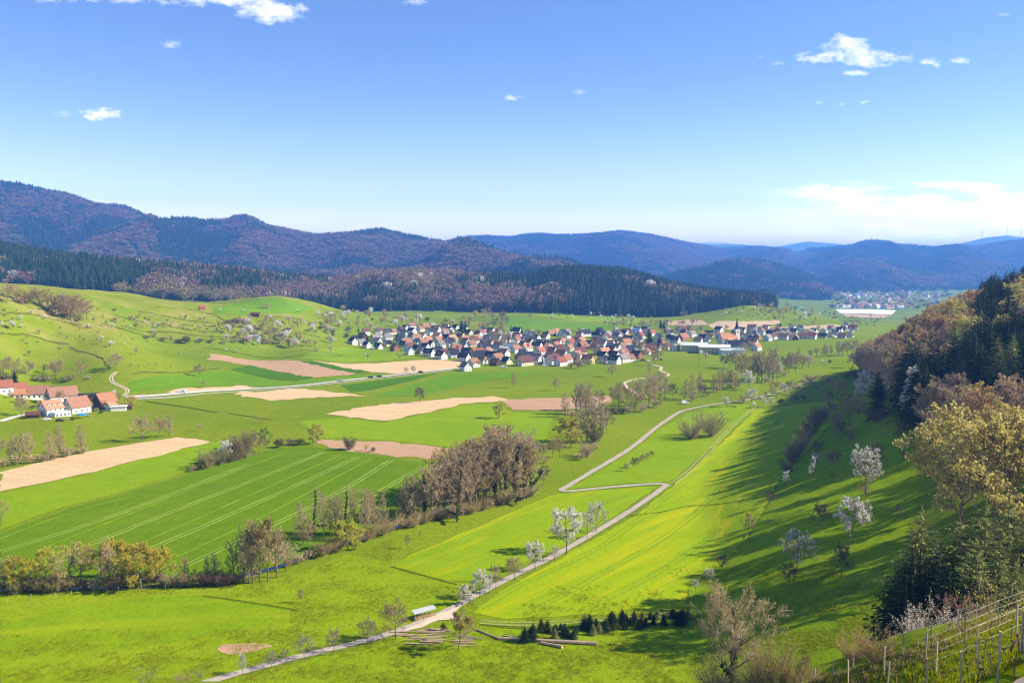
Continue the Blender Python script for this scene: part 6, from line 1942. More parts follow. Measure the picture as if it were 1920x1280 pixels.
car(342, 736.2, 5, 'van', 'white', 'white van driving on the main road past the hamlet')
car(638, 714.5, 8, 'car', 'silver', 'silver car on the main road near the middle', 'cars on the main road')
car(695, 708.5, 10, 'car', 'dark', 'dark car on the main road, left of two close together', 'cars on the main road')
car(711, 706.8, 10, 'car', 'dark', 'dark car on the main road, right of two close together', 'cars on the main road')
car(789, 698.5, 12, 'car', 'dark', 'dark car on the main road nearest the village', 'cars on the main road')
car(88, 788, 20, 'car', 'white', 'white car parked in front of the terraced farmhouse')
car(112, 790, 20, 'car', 'dark', 'dark car parked right of the white one below the farmhouse')
car(945, 690, 5, 'van', 'white', 'white van at the lower village edge near the brown bush', 'vehicles at the village edge')
car(1022, 687, 5, 'van', 'white', 'white van at the village edge below the red roofs', 'vehicles at the village edge')
car(1284, 757, 20, 'van', 'white', 'white trailer-like van parked beside the road bend')
for i_, (px, py) in enumerate([(1205, 676), (1216, 677), (1228, 674), (1240, 675), (1190, 679)]):
    car(px, py, 10 + 20 * i_, 'car', ['dark', 'white', 'silver', 'dark', 'blue'][i_], ['dark car leftmost but one on the lot below the village', 'white car on the lot below the village', 'silver car on the lot below the village', 'dark car rightmost on the lot below the village', 'blue car on the lot below the village'][i_], 'cars on the lot')

# ------------------------------------------------------------------ open wood shelter beside the path
x, y, z = hit(795, 1158)
sh = link('wood_shelter', None, None, (x, y, z), (0, 0, R(38)), .68)
tag(sh, 'open wood store with tilted grey sheet roof beside the path', 'shelter')
rv = boxes('roof', [(-4.6, 4.6, -1.3, 1.3, 0, .09)] + [(-4.6 + k * .46, -4.52 + k * .46, -1.3, 1.3, .09, .13) for k in range(20)], [M_METAL])
link('roof', rv, sh, (0, 0, 3.1), (R(14), 0, 0))
PST = boxes('post', [(-.07, .07, -.07, .07, 0, 1)], [M_TIMB])
for k in range(6):
    for s_ in (-1, 1):
        link('post', PST, sh, (-4.3 + k * 1.72, s_ * 1.15, -.3), None, (1, 1, 3.1 + .28 * s_))
g = random.Random(31)


def log_mesh(name, L, r_, m_=None, end=True, seed=0):
    gg = random.Random(seed)
    n = 10
    V = []; Fc = []; M = []
    st = max(3, int(L / 1.2))
    for i in range(st + 1):
        x_ = -L / 2 + L * i / st
        rr = r_ * (1.08 - .22 * i / st)
        oy, oz = gg.uniform(-.05, .05) * r_, gg.uniform(-.08, .08) * r_
        for k in range(n):
            a = 2 * math.pi * k / n
            q = rr * gg.uniform(.93, 1.05)
            V.append((x_, oy + math.cos(a) * q, oz + math.sin(a) * q))
    for i in range(st):
        for k in range(n):
            Fc.append((i * n + k, i * n + (k + 1) % n, (i + 1) * n + (k + 1) % n, (i + 1) * n + k)); M.append(0)
    Fc.append(tuple(range(n))); M.append(1)
    Fc.append(tuple(range((st + 1) * n - 1, st * n - 1, -1))); M.append(1)
    return mesh_np(name, np.array(V), Fc, [M_LOG, M_CUT], M)


M_LOG = plain('log_bark', (.40, .30, .20), .95, .4, 2)
M_CUT = plain('cut_wood', (.60, .42, .20), .9, .15, 3)
FW = [log_mesh('firewood_log', 1.05, .11, seed=k) for k in range(3)]
for k in range(110):
    xx = -4.0 + (k % 22) * .38 + g.uniform(-.05, .05)
    zz = .12 + (k // 22) * .26
    o = link('firewood_log', FW[k % 3], sh, (xx, g.uniform(-.1, .1), zz), (0, g.uniform(-.1, .1), math.pi / 2 + g.uniform(-.06, .06)), 1.15)

# felled trunks and piles: every trunk a thing
def laid(p0, p1, r_, label, group='felled trunks', lift=0.0, nm='felled_trunk', seed=0):
    a = hit(*p0); b_ = hit(*p1)
    L = math.hypot(a[0] - b_[0], a[1] - b_[1])
    za = float(ter(a[0], a[1])); zb = float(ter(b_[0], b_[1]))
    o = link(nm, log_mesh(nm, L, r_, seed=seed), None, ((a[0] + b_[0]) / 2, (a[1] + b_[1]) / 2, (za + zb) / 2 + r_ + lift), (0, -math.atan2(zb - za, L), math.atan2(b_[1] - a[1], b_[0] - a[0])))
    tag(o, label, 'log', group)


laid((1119, 1209), (934, 1199), .42, 'longest thick felled trunk lying along the plantation')
laid((935, 1199), (893, 1181), .24, 'thin felled trunk running uphill to the left of the longest trunk')
laid((1054, 1215), (1014, 1207), .36, 'short felled trunk lying in front of the longest trunk')
laid((985, 1199), (943, 1192), .2, 'short thin trunk behind the left end of the longest trunk')
rowsL = [(760, 1189, 830, 1186, .35, 'upper'), (762, 1191, 832, 1188, .3, 'upper')]
n_ = 0
LG = [log_mesh('stacked_log', 1.0 * L_y, r_, seed=50 + i_) for i_, (L_y, r_) in enumerate([(4, .13), (5, .15), (3, .11), (5.5, .14)])]
for (cx_, cy_, nl, ww, spread, tagn) in [(812, 1182, 10, 9, 1.5, 'upper log pile beside the path'), (800, 1197, 22, 12, 4.0, 'middle log pile left of the mistletoe tree'), (872, 1202, 9, 8, 2.6, 'small log pile behind the mistletoe tree'), (762, 1190, 7, 5, 2.0, 'small log pile at the roadside')]:
    x, y, z = hit(cx_, cy_)
    for k in range(nl):
        xx = x + g.uniform(-ww, ww) * .28; yy = y + g.uniform(-spread, spread)
        lv = k % 3 if nl > 9 else k % 2
        o = link('stacked_log', LG[k % 4], None, (xx, yy, float(ter(xx, yy)) + .12 + lv * .2), (0, g.uniform(-.04, .04), g.uniform(-.25, .15)))
        tag(o, 'brown log in the ' + tagn, 'log', tagn)

# ------------------------------------------------------------------ vineyard at the lower right
M_VINEG = grass_mat('vineyard_grass', (.17, .29, .012), (.24, .35, .015), (.10, .18, .01), 0, 0, tuft=.7)
M_DRYB = grass_mat('dry_bank_grass', (.22, .26, .05), (.27, .28, .07), (.14, .14, .04), 0, 0, tuft=.8)
sheet('vineyard_ground', [(1600, 1290), (1650, 1275), (1740, 1236), (1810, 1204), (1870, 1177), (1935, 1150), (1935, 1290)], M_VINEG, .03, .3)
sheet('bank', [(1500, 1290), (1560, 1272), (1628, 1248), (1700, 1219), (1800, 1174), (1860, 1154), (1935, 1128), (1935, 1150), (1870, 1177), (1810, 1204), (1740, 1236), (1650, 1275), (1600, 1290)], M_DRYB, .03, .3)
sheet('gravel_path', [(1893, 1290), (1905, 1276), (1935, 1266), (1935, 1290)], M_GRAV, .06, .1)
VP = boxes('vineyard_post', [(-.042, .042, -.042, .042, -.25, 1)], [M_POST])
FP = boxes('fence_post', [(-.038, .038, -.038, .038, -.25, 1)], [M_POST])


def stump_mesh(seed):
    gg = random.Random(seed)
    S = []
    p_ = Vector((0, 0, -.1)); d_ = Vector((gg.uniform(-.2, .2), gg.uniform(-.2, .2), 1))
    for i in range(5):
        q = p_ + d_.normalized() * .2
        S.append((p_.copy(), q.copy(), .05 - .004 * i, .05 - .004 * (i + 1), 0))
        d_ += Vector((gg.uniform(-.5, .5), gg.uniform(-.5, .5), 0)); p_ = q
    S.append((p_, p_ + Vector((.12, .05, .08)), .055, .03, 0))
    S.append((p_, p_ + Vector((-.13, -.04, .06)), .055, .03, 0))
    S.append((p_ + Vector((.12, .05, .08)), p_ + Vector((.4, .1, .3)), .012, .004, 1))
    v, f = tubes(S, lambda l: 6 if l == 0 else 4)
    return mesh_np('vine_stump', np.array([tuple(w_) for w_ in v]), f, [M_TWIGD])


STM = [stump_mesh(k) for k in range(5)]


def wire(name, A, B, r_, m_, sag=.03):
    A = Vector(A); B = Vector(B)
    S = []
    prev = A
    for i in range(1, 5):
        t_ = i / 4
        q = A.lerp(B, t_) - Vector((0, 0, sag * 4 * t_ * (1 - t_)))
        S.append((prev, q, r_, r_, 0)); prev = q
    v, f = tubes(S, lambda l: 4)
    return [tuple(w_) for w_ in v], f


def fence_row(posts, heights, wires_at, m_w, rw, post_mesh, name, label, group, stumps=0, seed=0, hp=None, hpostpx=None):
    gg = random.Random(seed)
    P_ = [hit(*p_) for p_ in posts]
    root = link(name, None, None, (P_[0][0], P_[0][1], P_[0][2]))
    tag(root, label, 'fence' if name == 'wire_fence' else 'vine row', group)
    O = Vector(P_[0])
    WV = []; WF = []
    for i_, p_ in enumerate(P_):
        link('post', post_mesh, root, Vector(p_) - O, (gg.uniform(-.03, .03), gg.uniform(-.03, .03), gg.uniform(0, 3)), (1, 1, heights * gg.uniform(.93, 1.08)))
    for h_ in wires_at:
        V_w = []; F_w = []
        for a, b_ in zip(P_[:-1], P_[1:]):
            v, f = wire('w', Vector(a) - O + Vector((0, 0, h_ * heights)), Vector(b_) - O + Vector((0, 0, h_ * heights)), rw, m_w)
            F_w += [tuple(k + len(V_w) for k in q) for q in f]
            V_w += v
        link('wire', mesh_np('wire', np.array(V_w), F_w, [m_w]), root)
    if stumps:
        for a, b_ in zip(P_[:-1], P_[1:]):
            L = math.hypot(a[0] - b_[0], a[1] - b_[1])
            n = max(1, int(L / stumps))
            for k in range(n):
                t_ = (k + .5) / n + gg.uniform(-.08, .08)
                x_, y_ = a[0] + (b_[0] - a[0]) * t_, a[1] + (b_[1] - a[1]) * t_
                link('vine_stump', STM[gg.randrange(5)], root, (x_ - O.x, y_ - O.y, float(ter(x_, y_)) - O.z), (0, 0, gg.uniform(0, 6)), gg.uniform(.85, 1.1))


fence_row([(1500, 1293), (1527, 1283), (1561, 1272), (1600, 1257), (1628, 1247), (1660, 1234), (1693, 1222), (1745, 1199), (1796, 1176), (1830, 1164), (1860, 1154), (1900, 1140), (1940, 1127)], 1.35, (.3, .5, .7, .85, .98), M_WIRED, .008, FP,
          'wire_fence', 'wire fence on grey posts along the upper vineyard edge', None)
fence_row([(1590, 1290), (1657, 1271), (1735, 1237), (1807, 1206), (1871, 1177), (1940, 1148)], 2.1, (.42, .7, .95), M_WIRE, .008, VP, 'vine_row', 'uppermost row of vines behind the other posts, beside the dry bank', 'vine rows', 2.0, 1)
fence_row([(1664, 1296), (1755, 1262), (1832, 1230), (1905, 1197), (1945, 1181)], 2.1, (.42, .7, .95), M_WIRE, .008, VP, 'vine_row', 'second row of vines from the top, through bright grass', 'vine rows', 1.35, 2)
fence_row([(1737, 1300), (1834, 1264), (1914, 1232), (1950, 1218)], 2.1, (.42, .7, .95), M_WIRE, .008, VP, 'vine_row', 'third row of vines from the top', 'vine rows', 1.25, 3)
fence_row([(1800, 1312), (1870, 1284), (1945, 1255)], 2.1, (.42, .7, .95), M_WIRE, .008, VP, 'vine_row', 'lowest row of vines in the corner near the path', 'vine rows', 1.25, 4)

# pasture fence posts along the stream meadow and little poles
FPS = boxes('pasture_post', [(-.06, .06, -.06, .06, -.2, 1.25)], [M_POST])
for i_, (px, py) in enumerate([(14, 1131), (58, 1122), (103, 1119), (134, 1116), (175, 1112), (200, 1110), (222, 1108), (260, 1106), (310, 1106), (380, 1112), (430, 1118)]):
    x, y, z = hit(px, py)
    tag(link('pasture_post', FPS, None, (x, y, z)), 'grey pasture post on the near stream bank, %s' % ordinal(i_, 11), 'post', 'pasture posts by the stream')
for i_, (px, py) in enumerate([(1120, 823), (1135, 800), (1150, 786), (1165, 782), (1180, 779), (1210, 770), (1240, 764), (1265, 760)]):
    x, y, z = hit(px, py)
    tag(link('pasture_post', FPS, None, (x, y, z)), 'grey pasture post below the copse, %s' % ordinal(i_, 8), 'post', 'pasture posts below the copse')

# utility poles in the meadow by the village
PL = boxes('pole', [(-.12, .12, -.12, .12, -.3, 8.5), (-.7, .7, -.06, .06, 8.0, 8.15)], [M_TIMB])
for i_, (px, py) in enumerate([(1310, 690), (1455, 656), (1574, 648), (1072, 672)]):
    x, y, z = hit(px, py)
    tag(link('utility_pole', PL, None, (x, y, z)), 'thin wooden utility pole in the meadow, %s' % ordinal(i_, 4), 'pole', 'utility poles')

# wind turbines on the far ridge
def blade():
    V = []; Fc = []
    for (t_, c_) in ((0, 1.2), (.2, 2.4), (.6, 1.5), (1, .3)):
        V += [(-c_ * .4, -.25, t_ * 44), (c_ * .6, -.1, t_ * 44), (c_ * .6, .1, t_ * 44), (-c_ * .4, .25, t_ * 44)]
    for i in range(3):
        for k in range(4):
            Fc.append((i * 4 + k, i * 4 + (k + 1) % 4, i * 4 + 4 + (k + 1) % 4, i * 4 + 4 + k))
    return mesh_np('blade', np.array(V, float), Fc, [M_WHITEG])


M_WHITEG = plain('turbine_grey', (.42, .44, .47))
BL = blade()
tt, tf = tubes([(Vector((0, 0, -5)), Vector((0, 0, 92)), 3.2, 1.8, 0)], lambda l: 10)
TWR = mesh_np('tower', np.array([tuple(v) for v in tt]), tf, [M_WHITEG])
NAC = boxes('nacelle', [(-2.2, 2.2, -6, 4, 91, 95)], [M_WHITEG])
for i_, px in enumerate((1841, 1888, 1914)):
    u_, m_ = pix_dir(px, 445)
    ys = np.linspace(9800, 12400, 120)
    zz = ter(u_ * ys, ys)
    k = int(np.argmax((zz - CAMZ) / ys))
    o = link('wind_turbine', None, None, (u_ * ys[k], ys[k], float(zz[k])))
    tag(o, 'slender wind turbine on the far right ridge, %s' % ['leftmost', 'middle one', 'rightmost'][i_], 'wind turbine', 'wind turbines on the ridge')
    link('tower', TWR, o); link('nacelle', NAC, o)
    for b_ in range(3):
        link('blade', BL, o, (0, -6.5, 93), (0, R(120 * b_ + [25, 70, 10][i_]), 0))
# ------------------------------------------------------------------ forests
def gn_scatter(name, label_kind, X, Y, Z, sc, wide, rot, idx, protos, parent=None):
    """one object of kind stuff: many trees instanced by geometry nodes"""
    pc = bpy.data.collections.new(name + '_kinds')
    for k, me_ in enumerate(protos):
        o = bpy.data.objects.new('%03d_%s' % (k, name), me_)
        pc.objects.link(o)
    n = len(X)
    me = bpy.data.meshes.new(name)
    me.vertices.add(n)
    me.vertices.foreach_set('co', np.c_[X, Y, Z].astype(np.float32).ravel())
    a = me.attributes.new('idx', 'INT', 'POINT'); a.data.foreach_set('value', np.asarray(idx, np.int32))
    a = me.attributes.new('siz', 'FLOAT_VECTOR', 'POINT'); a.data.foreach_set('vector', np.c_[sc * wide, sc * wide, sc].astype(np.float32).ravel())
    a = me.attributes.new('rot', 'FLOAT_VECTOR', 'POINT'); a.data.foreach_set('vector', np.c_[rot * 0, rot * 0, rot].astype(np.float32).ravel())
    ng = bpy.data.node_groups.new(name + '_nodes', 'GeometryNodeTree')
    ng.interface.new_socket('Geometry', in_out='INPUT', socket_type='NodeSocketGeometry')
    ng.interface.new_socket('Geometry', in_out='OUTPUT', socket_type='NodeSocketGeometry')
    gi = ng.nodes.new('NodeGroupInput'); go = ng.nodes.new('NodeGroupOutput')
    ci = ng.nodes.new('GeometryNodeCollectionInfo')
    ci.inputs['Collection'].default_value = pc
    ci.inputs['Separate Children'].default_value = True
    ci.inputs['Reset Children'].default_value = True
    iop = ng.nodes.new('GeometryNodeInstanceOnPoints')
    iop.inputs['Pick Instance'].default_value = True

    def attr(nm, ty):
        q = ng.nodes.new('GeometryNodeInputNamedAttribute')
        q.data_type = ty
        q.inputs['Name'].default_value = nm
        return q.outputs['Attribute']
    ng.links.new(gi.outputs[0], iop.inputs['Points'])
    ng.links.new(ci.outputs[0], iop.inputs['Instance'])
    ng.links.new(attr('idx', 'INT'), iop.inputs['Instance Index'])
    ng.links.new(attr('siz', 'FLOAT_VECTOR'), iop.inputs['Scale'])
    e2r = ng.nodes.new('FunctionNodeEulerToRotation')
    ng.links.new(attr('rot', 'FLOAT_VECTOR'), e2r.inputs[0])
    ng.links.new(e2r.outputs[0], iop.inputs['Rotation'])
    ng.links.new(iop.outputs[0], go.inputs[0])
    o = link(name, me)
    md = o.modifiers.new('trees', 'NODES')
    md.node_group = ng
    tag(o, kind='stuff')
    return o


def px_py(X, Y, Z):
    c, s = math.cos(PITCH), math.sin(PITCH)
    dz = Z - CAMZ
    f = Y * c - dz * s
    return 960 + F * X / f, 640 - F * (Y * s + dz * c) / f


# --- wooded hills and mountains: jittered grid in world space, kept where the terrain is marked as forest
CLEAR = [(1503, 474, 34, 9), (1530, 505, 26, 6), (25, 435, 26, 4), (1175, 583, 30, 5)]
PR = FARP['spruce'] + FARP['wbeech'] + FARP['wochre'] + FARP['wochre'] + FARP['blossom'][:1] + FARP['wbare'][:2]
nS, nB = 3, 3


def wood_area(name, y0, y1, step, hmean, umax, seed, cs, wmul=1.0):
    g_ = np.random.default_rng(seed)
    ys = np.arange(y0, y1, step)
    XX = []; YY = []
    for y_ in ys:
        xs = np.arange(-umax * y_, umax * y_, step)
        XX.append(xs + g_.uniform(-.5, .5, len(xs)) * step); YY.append(y_ + g_.uniform(-.5, .5, len(xs)) * step)
    X = np.concatenate(XX); Y = np.concatenate(YY)
    f = ter(X, Y, FG)
    m = f > .45
    X, Y = X[m], Y[m]
    Z = ter(X, Y)
    # drop slopes that face away and lie hidden behind a crest
    u = X / Y
    px, py = px_py(X, Y, Z + 20)
    vis = np.ones(len(X), bool)
    best = {}
    order = np.argsort(Y)
    bins = np.clip(((u + umax) / (2 * umax) * 900).astype(int), 0, 899)
    top = HOR[bins_y(Y)][..., ] if False else None
    sl = (Z + 22 - CAMZ) / Y
    lim = horizon_before(u, Y)
    vis = sl > lim - 4.0 / Y
    for (cx_, cy_, rx, ry) in CLEAR:
        vis &= ((px - cx_) / rx) ** 2 + ((py - cy_) / ry) ** 2 > 1
    X, Y, Z, px, py = X[vis], Y[vis], Z[vis], px[vis], py[vis]
    n = len(X)
    con = fbm(X / cs, Y / cs, 4, seed) + .10 * np.sin(X / 320.0)
    if name == 'wooded_hills':
        con = con + .22 * np.exp(-((px - 1130) / 110) ** 2) - .14 * np.exp(-((px - 760) / 80) ** 2) + .08 * np.clip((560 - py) / 60 * (px < 500), -1, 1) * 0 + .05 * (px < 320)
        con = con + .12 * (py > 560)
        thr = .50
    else:
        thr = .47
    r_ = g_.random(n)
    con = con + .35 * (fbm(X / (cs * .22), Y / (cs * .22), 2, seed + 8) - .5)
    isS = con + (r_ - .5) * .22 > thr
    idx = np.where(isS, g_.integers(0, nS, n), nS + g_.integers(0, nB, n))
    q = g_.random(n)
    och = (~isS) & (fbm(X / (cs * .4) + 9, Y / (cs * .4), 3, seed + 3) > (.60 if name == 'wooded_hills' else .72)) & (q < .7)
    idx = np.where(och, nS + nB + g_.integers(0, 4, n), idx)
    if name == 'wooded_hills':
        idx = np.where((~isS) & (q > .985), nS + nB + 4, idx)
        idx = np.where((~isS) & (q > .8) & (q < .9), nS + nB + 5 + g_.integers(0, 2, n), idx)
    H = hmean * g_.uniform(.62, 1.25, n) * np.where(isS, 1.08, .92)
    wd = np.where(isS, 1.15, 1.35) * wmul
    print(name, n)
    return gn_scatter(name, None, X, Y, Z - .5, H / 10, wd, g_.uniform(0, 6.28, n), idx, PR)


# running horizon of the bare terrain, to skip what the photograph cannot show
_S = (ZG - CAMZ) / np.exp(_WG)
_H = np.maximum.accumulate(_S, axis=0)
HOR = None


def horizon_before(u, Y):
    i = np.clip(np.searchsorted(_uu, u), 0, len(_uu) - 1)
    j = np.clip(((np.log(Y) - W0) / (W1 - W0) * (NW - 1)).astype(int) - 1, 0, NW - 1)
    return _H[j, i]


wood_area('wooded_hills', 1250, 2520, 8.0, 23, .66, 61, 260)
wood_area('mountain_forest', 2520, 6600, 18, 25, .66, 62, 520, 1.9)
wood_area('far_mountain_forest', 6600, 9400, 27, 25, .66, 63, 700, 2.7)

# --- the wood on the right slope: nearest trees one by one, the rest as one mass
LX = np.array([(560, 1640), (600, 1612), (640, 1588), (665, 1590), (700, 1612), (735, 1650), (770, 1690), (810, 1728), (860, 1748), (900, 1752), (950, 1768), (1000, 1800), (1050, 1900), (1100, 2000), (1500, 2100)], float)
g_ = np.random.default_rng(88)
st = 7.6
XX, YY = np.meshgrid(np.arange(60, 900, st), np.arange(120, 1150, st))
X = XX.ravel() + g_.uniform(-.42, .42, XX.size) * st; Y = YY.ravel() + g_.uniform(-.42, .42, XX.size) * st
m = (X / Y < 1.1)
X, Y = X[m], Y[m]
Z = ter(X, Y); s_ = foot_dist(X, Y)
px, py = px_py(X, Y, Z)
m = (s_ > 14) & (px > np.interp(py, LX[:, 0], LX[:, 1])) & (s_ < 330) & ((Y > 190) | (px > 2050)) & ((Y > 300) | (px < 1990) | (g_.random(len(X)) < np.where(Y < 240, .12, .42))) & ~((px > 1740) & (px < 1990) & (Y < 300)) & ~((py > 1010) & (px < 2000))
X, Y, Z, px, py, s_ = X[m], Y[m], Z[m], px[m], py[m], s_[m]
n = len(X)
cx, cyy = px_py(X, Y, Z + 14)
nz_ = fbm(X / 34, Y / 34, 3, 91)
nz2_ = fbm(X / 20 + 50, Y / 20, 2, 95)
kind = np.empty(n, object)
for k in range(n):
    a, b_ = cx[k], cyy[k]
    if nz_[k] > .56:
        kd = 'spruce' if nz2_[k] > .42 else 'sprucesunlit'
    elif nz2_[k] > .60:
        kd = 'beechochre'
    elif nz2_[k] < .36:
        kd = 'beechyellow' if a > 1800 else 'beechochre'
    else:
        kd = 'beech'
    if 1620 < a < 1800 and 570 < b_ < 690:
        kd = 'beechochre' if nz2_[k] > .45 else 'beech'
        if nz_[k] > .68:
            kd = 'spruce'
    if b_ < 568 + (1920 - a) * .08 and a > 1680:
        kd = 'spruce' if nz2_[k] > .47 else ('beech' if nz2_[k] > .36 else 'beechochre')
    if 1790 < a < 1930 and 640 < b_ < 740 and nz_[k] > .42:
        kd = 'spruce' if nz2_[k] > .50 else 'sprucesunlit'
    if 1830 < a < 1900 and 540 < b_ < 620:
        kd = 'spruce'
    if 1580 < a < 1625 and b_ < 680:
        kd = 'spruce'
    if 1640 < a < 1760 and 690 < b_ < 770 and nz_[k] > .42:
        kd = 'spruce'
    if 1600 < a < 1690 and 650 < b_ < 720:
        kd = 'beech'
    if 1745 < a < 1960 and b_ > 770:
        kd = 'beechyellow' if nz2_[k] > .40 else 'beech'
    if 1740 < a < 1800 and 700 < b_ < 770:
        kd = 'beech'
    kind[k] = kd
H = g_.uniform(17, 23, n) * (1 + .42 * np.clip((Y - 280) / 250, 0, 1) * np.clip((s_ - 45) / 50, 0, 1)) * np.where([kd in ('spruce', 'sprucesunlit') for kd in kind], 1.12, .9) * np.where(Y < 300, .82, 1.0)
# drop some neighbours of the wide crowns near the camera
sizepx = H * F / Y
infr = (cx < 1990) & (cyy > 480) & (cyy < 1010)
order = np.argsort(-np.where(infr, sizepx, 0))
single = set(order[:300].tolist())
single = set(k for k in single if infr[k])
zones = {}
for k in sorted(single, key=lambda q: cx[q]):
    row = 'upper' if cyy[k] < 640 else ('middle' if cyy[k] < 740 else 'lower')
    o = put_tree(kind[k], X[k], Y[k], H[k], {'beech': 1.15, 'beechochre': 1.15, 'beechyellow': 1.05}.get(kind[k], 1.15), z=Z[k] - .3)
    zones.setdefault((kind[k], row), []).append(o)
for (kd, row), L in zones.items():
    for i_, o in enumerate(L):
        w_ = {'upper': 'near the skyline', 'middle': 'halfway down', 'lower': 'at the lower edge'}[row]
        o['label'] = '%s %s of the right-hand wood%s' % (LOOK[kd], w_, '' if len(L) == 1 else ', ' + ordinal(i_, len(L)))
        o['category'] = 'tree'
        o['group'] = 'trees of the wood on the right slope'
rest = np.array([k for k in range(n) if k not in single])
KS = ['spruce', 'sprucesunlit', 'beech', 'beechochre', 'beechyellow']


def joined(name, me_):
    """trunk and crown of a kind as one mesh for the mass of trees"""
    V = []; Fc = []; M = []; ms = []
    o = 0
    for q in me_.values():
        co = np.empty(len(q.vertices) * 3, np.float32); q.vertices.foreach_get('co', co)
        V.append(co.reshape(-1, 3))
        b0 = len(ms)
        ms += list(q.materials)
        for p_ in q.polygons:
            Fc.append([v + o for v in p_.vertices]); M.append(b0 + p_.material_index)
        o += len(q.vertices)
    return mesh_np(name, np.concatenate(V), Fc, ms, M)


PJ = []
base_i = {}
for kd in KS:
    base_i[kd] = len(PJ)
    PJ.append(joined('wood_' + kd, PROT[kd][0]))
if len(rest):
    idx = np.array([base_i[kind[k]] for k in rest])
    gn_scatter('right_slope_wood', None, X[rest], Y[rest], Z[rest] - .3, H[rest] / 10, np.full(len(rest), 1.15), g_.uniform(0, 6.28, len(rest)), idx, PJ)
print('right wood', n, len(single))

# --- far plain: trees and houses of the distant town
g = random.Random(73)
items = []
gp = np.random.default_rng(17)
px = gp.uniform(1560, 1790, 420); py = gp.uniform(541, 579, 420)
D = np.array([hit(a, b_, 1900)[:3] for a, b_ in zip(px, py)])
keep = (D[:, 1] > 1900)
D = D[keep]; px = px[keep]; py = py[keep]
k2 = np.array([FARP['bare'][0], FARP['budding'][0], FARP['green'][0]])
gn_scatter('plain_trees', None, D[:, 0], D[:, 1], D[:, 2], gp.uniform(.8, 1.5, len(D)), np.full(len(D), 2.0), gp.uniform(0, 6, len(D)), gp.integers(0, 4, len(D)), [FARP['bare'][0], FARP['budding'][0], FARP['bushgreen'][0], FARP['bare'][1]])
TW = []
for i_ in range(120):
    a = g.uniform(1575, 1760); b_ = g.choice([g.uniform(549, 556), g.uniform(556, 566), g.uniform(575, 579)])
    if b_ > 570:
        a = g.uniform(1600, 1690)
    x, y, z = hit(a, b_, 1900)
    if y < 1900:
        continue
    big_ = b_ > 570 and g.random() < .5
    hh = house(x, y, 3 if big_ else g.choice([0, 1, 2]), g.uniform(-.4, 1.5), g.choice(['pale', 'grey', 'orange', 'brown', 'brown']), 'white', windows=0, chim=False, name='distant_house', z=z, sc=1.05)
    TW.append((a, b_, hh))
TW.sort(key=lambda q: q[0])
for i_, (a, b_, hh) in enumerate(TW):
    tag(hh, 'tiny pale house of the distant town on the far plain', 'house', 'houses of the distant town')

# --- grass tufts on the nearest ground
def tuft_mesh(name, seed, n, h, r_, m_):
    gg = random.Random(seed)
    V = []; Fc = []
    for k in range(n):
        a = gg.uniform(0, 6.28); q = gg.random() ** .5 * r_
        x_, y_ = math.cos(a) * q, math.sin(a) * q
        hh = h * gg.uniform(.5, 1.1); l_ = gg.uniform(-.5, .5) * hh; l2 = gg.uniform(-.5, .5) * hh
        w_ = h * .13
        b_ = gg.uniform(0, 3.14)
        o = len(V)
        V += [(x_ - math.cos(b_) * w_, y_ - math.sin(b_) * w_, 0), (x_ + math.cos(b_) * w_, y_ + math.sin(b_) * w_, 0), (x_ + l_, y_ + l2, hh)]
        Fc.append((o, o + 1, o + 2))
    return mesh_np(name, np.array(V), Fc, [m_])


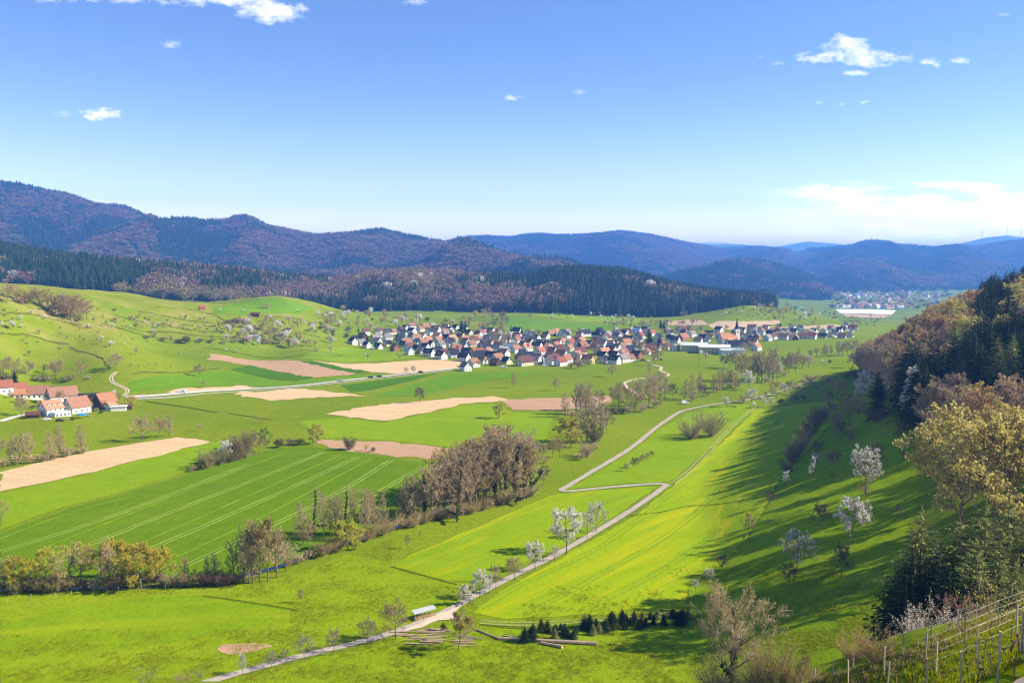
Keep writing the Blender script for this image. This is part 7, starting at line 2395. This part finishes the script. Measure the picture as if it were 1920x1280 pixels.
M_TUFT = leaf_mat('grass_blades', (.27, .31, .006), (.34, .37, .01), .4, .3)
M_TUFTD = leaf_mat('dry_grass_blades', (.30, .26, .09), (.38, .32, .12), .35, .3)
M_TUFTK = leaf_mat('dark_grass_blades', (.16, .21, .006), (.2, .25, .008), .35, .3)
gp = np.random.default_rng(23)
n = 60000
ax = gp.uniform(10, 75, n); ay = gp.uniform(36, 95, n)
az = ter(ax, ay)
tx, ty = px_py(ax, ay, az)
m = (tx > 1480) & (tx < 2050) & (ty > 1100) & (ty < 1400)
ax, ay, az, tx, ty = ax[m], ay[m], az[m], tx[m], ty[m]
fenc = np.interp(tx, [1500, 1600, 1700, 1800, 1920, 2050], [1290, 1258, 1219, 1174, 1133, 1090])
bank = np.interp(tx, [1600, 1650, 1740, 1810, 1870, 1935, 2050], [1290, 1275, 1236, 1204, 1177, 1150, 1100])
isdry = (ty < bank) | (gp.random(len(tx)) < .06)
ok = ty > fenc - 4
ax, ay, az, isdry = ax[ok], ay[ok], az[ok], isdry[ok]
gn_scatter('vineyard_grass', None, ax, ay, az, gp.uniform(.7, 1.5, len(ax)), np.ones(len(ax)), gp.uniform(0, 6, len(ax)), np.where(isdry & (gp.random(len(ax)) < .35), 1, 0) , [tuft_mesh('tuft', 1, 14, .22, .2, M_TUFT), tuft_mesh('tuft', 2, 16, .30, .2, M_TUFTD)])
# meadow tufts of the lower meadows
n = 90000
px = gp.uniform(-40, 1760, n); py = gp.uniform(1000, 1300, n)
u_, m_ = pix_dir(px, py)
d_ = (1.0 - CAMZ) / m_
ax = u_ * d_; ay = d_
nn = fbm(ax / 6, ay / 6, 3, 44)
az = ter(ax, ay)
tx, ty = px_py(ax, ay, az)
pathd = np.interp(tx, [360, 470, 560, 640, 700, 745, 790, 830, 870, 920, 980, 1040, 1110], [1287, 1255, 1231, 1212, 1197, 1183, 1166, 1149, 1128, 1101, 1071, 1041, 1001])
keep = (nn + gp.uniform(-.14, .14, len(nn)) > .53) & (np.abs(ty - pathd) > 9) & ~((ty < pathd + 60) & (tx > 890) & (ty < 1165)) & ~((tx > 735) & (ty < 1098) & (tx < 1240)) & ~((tx < 545) & (ty > 1120) & (ty < 1180)) & (ty > np.interp(tx, [0, 440, 560, 650, 760, 900], [1112, 1098, 1075, 1042, 1000, 960]))
keep &= ~((tx > 740) & (tx < 880) & (ty > 1130) & (ty < 1185))
ax, ay, az = ax[keep], ay[keep], az[keep]
gn_scatter('meadow_grass', None, ax, ay, az, gp.uniform(.5, 1.3, len(ax)), np.full(len(ax), 1.6), gp.uniform(0, 6, len(ax)), (gp.random(len(ax)) < .04).astype(int), [tuft_mesh('tuft', 3, 12, .30, .3, M_TUFT), tuft_mesh('tuft', 4, 12, .30, .3, M_TUFTK)])
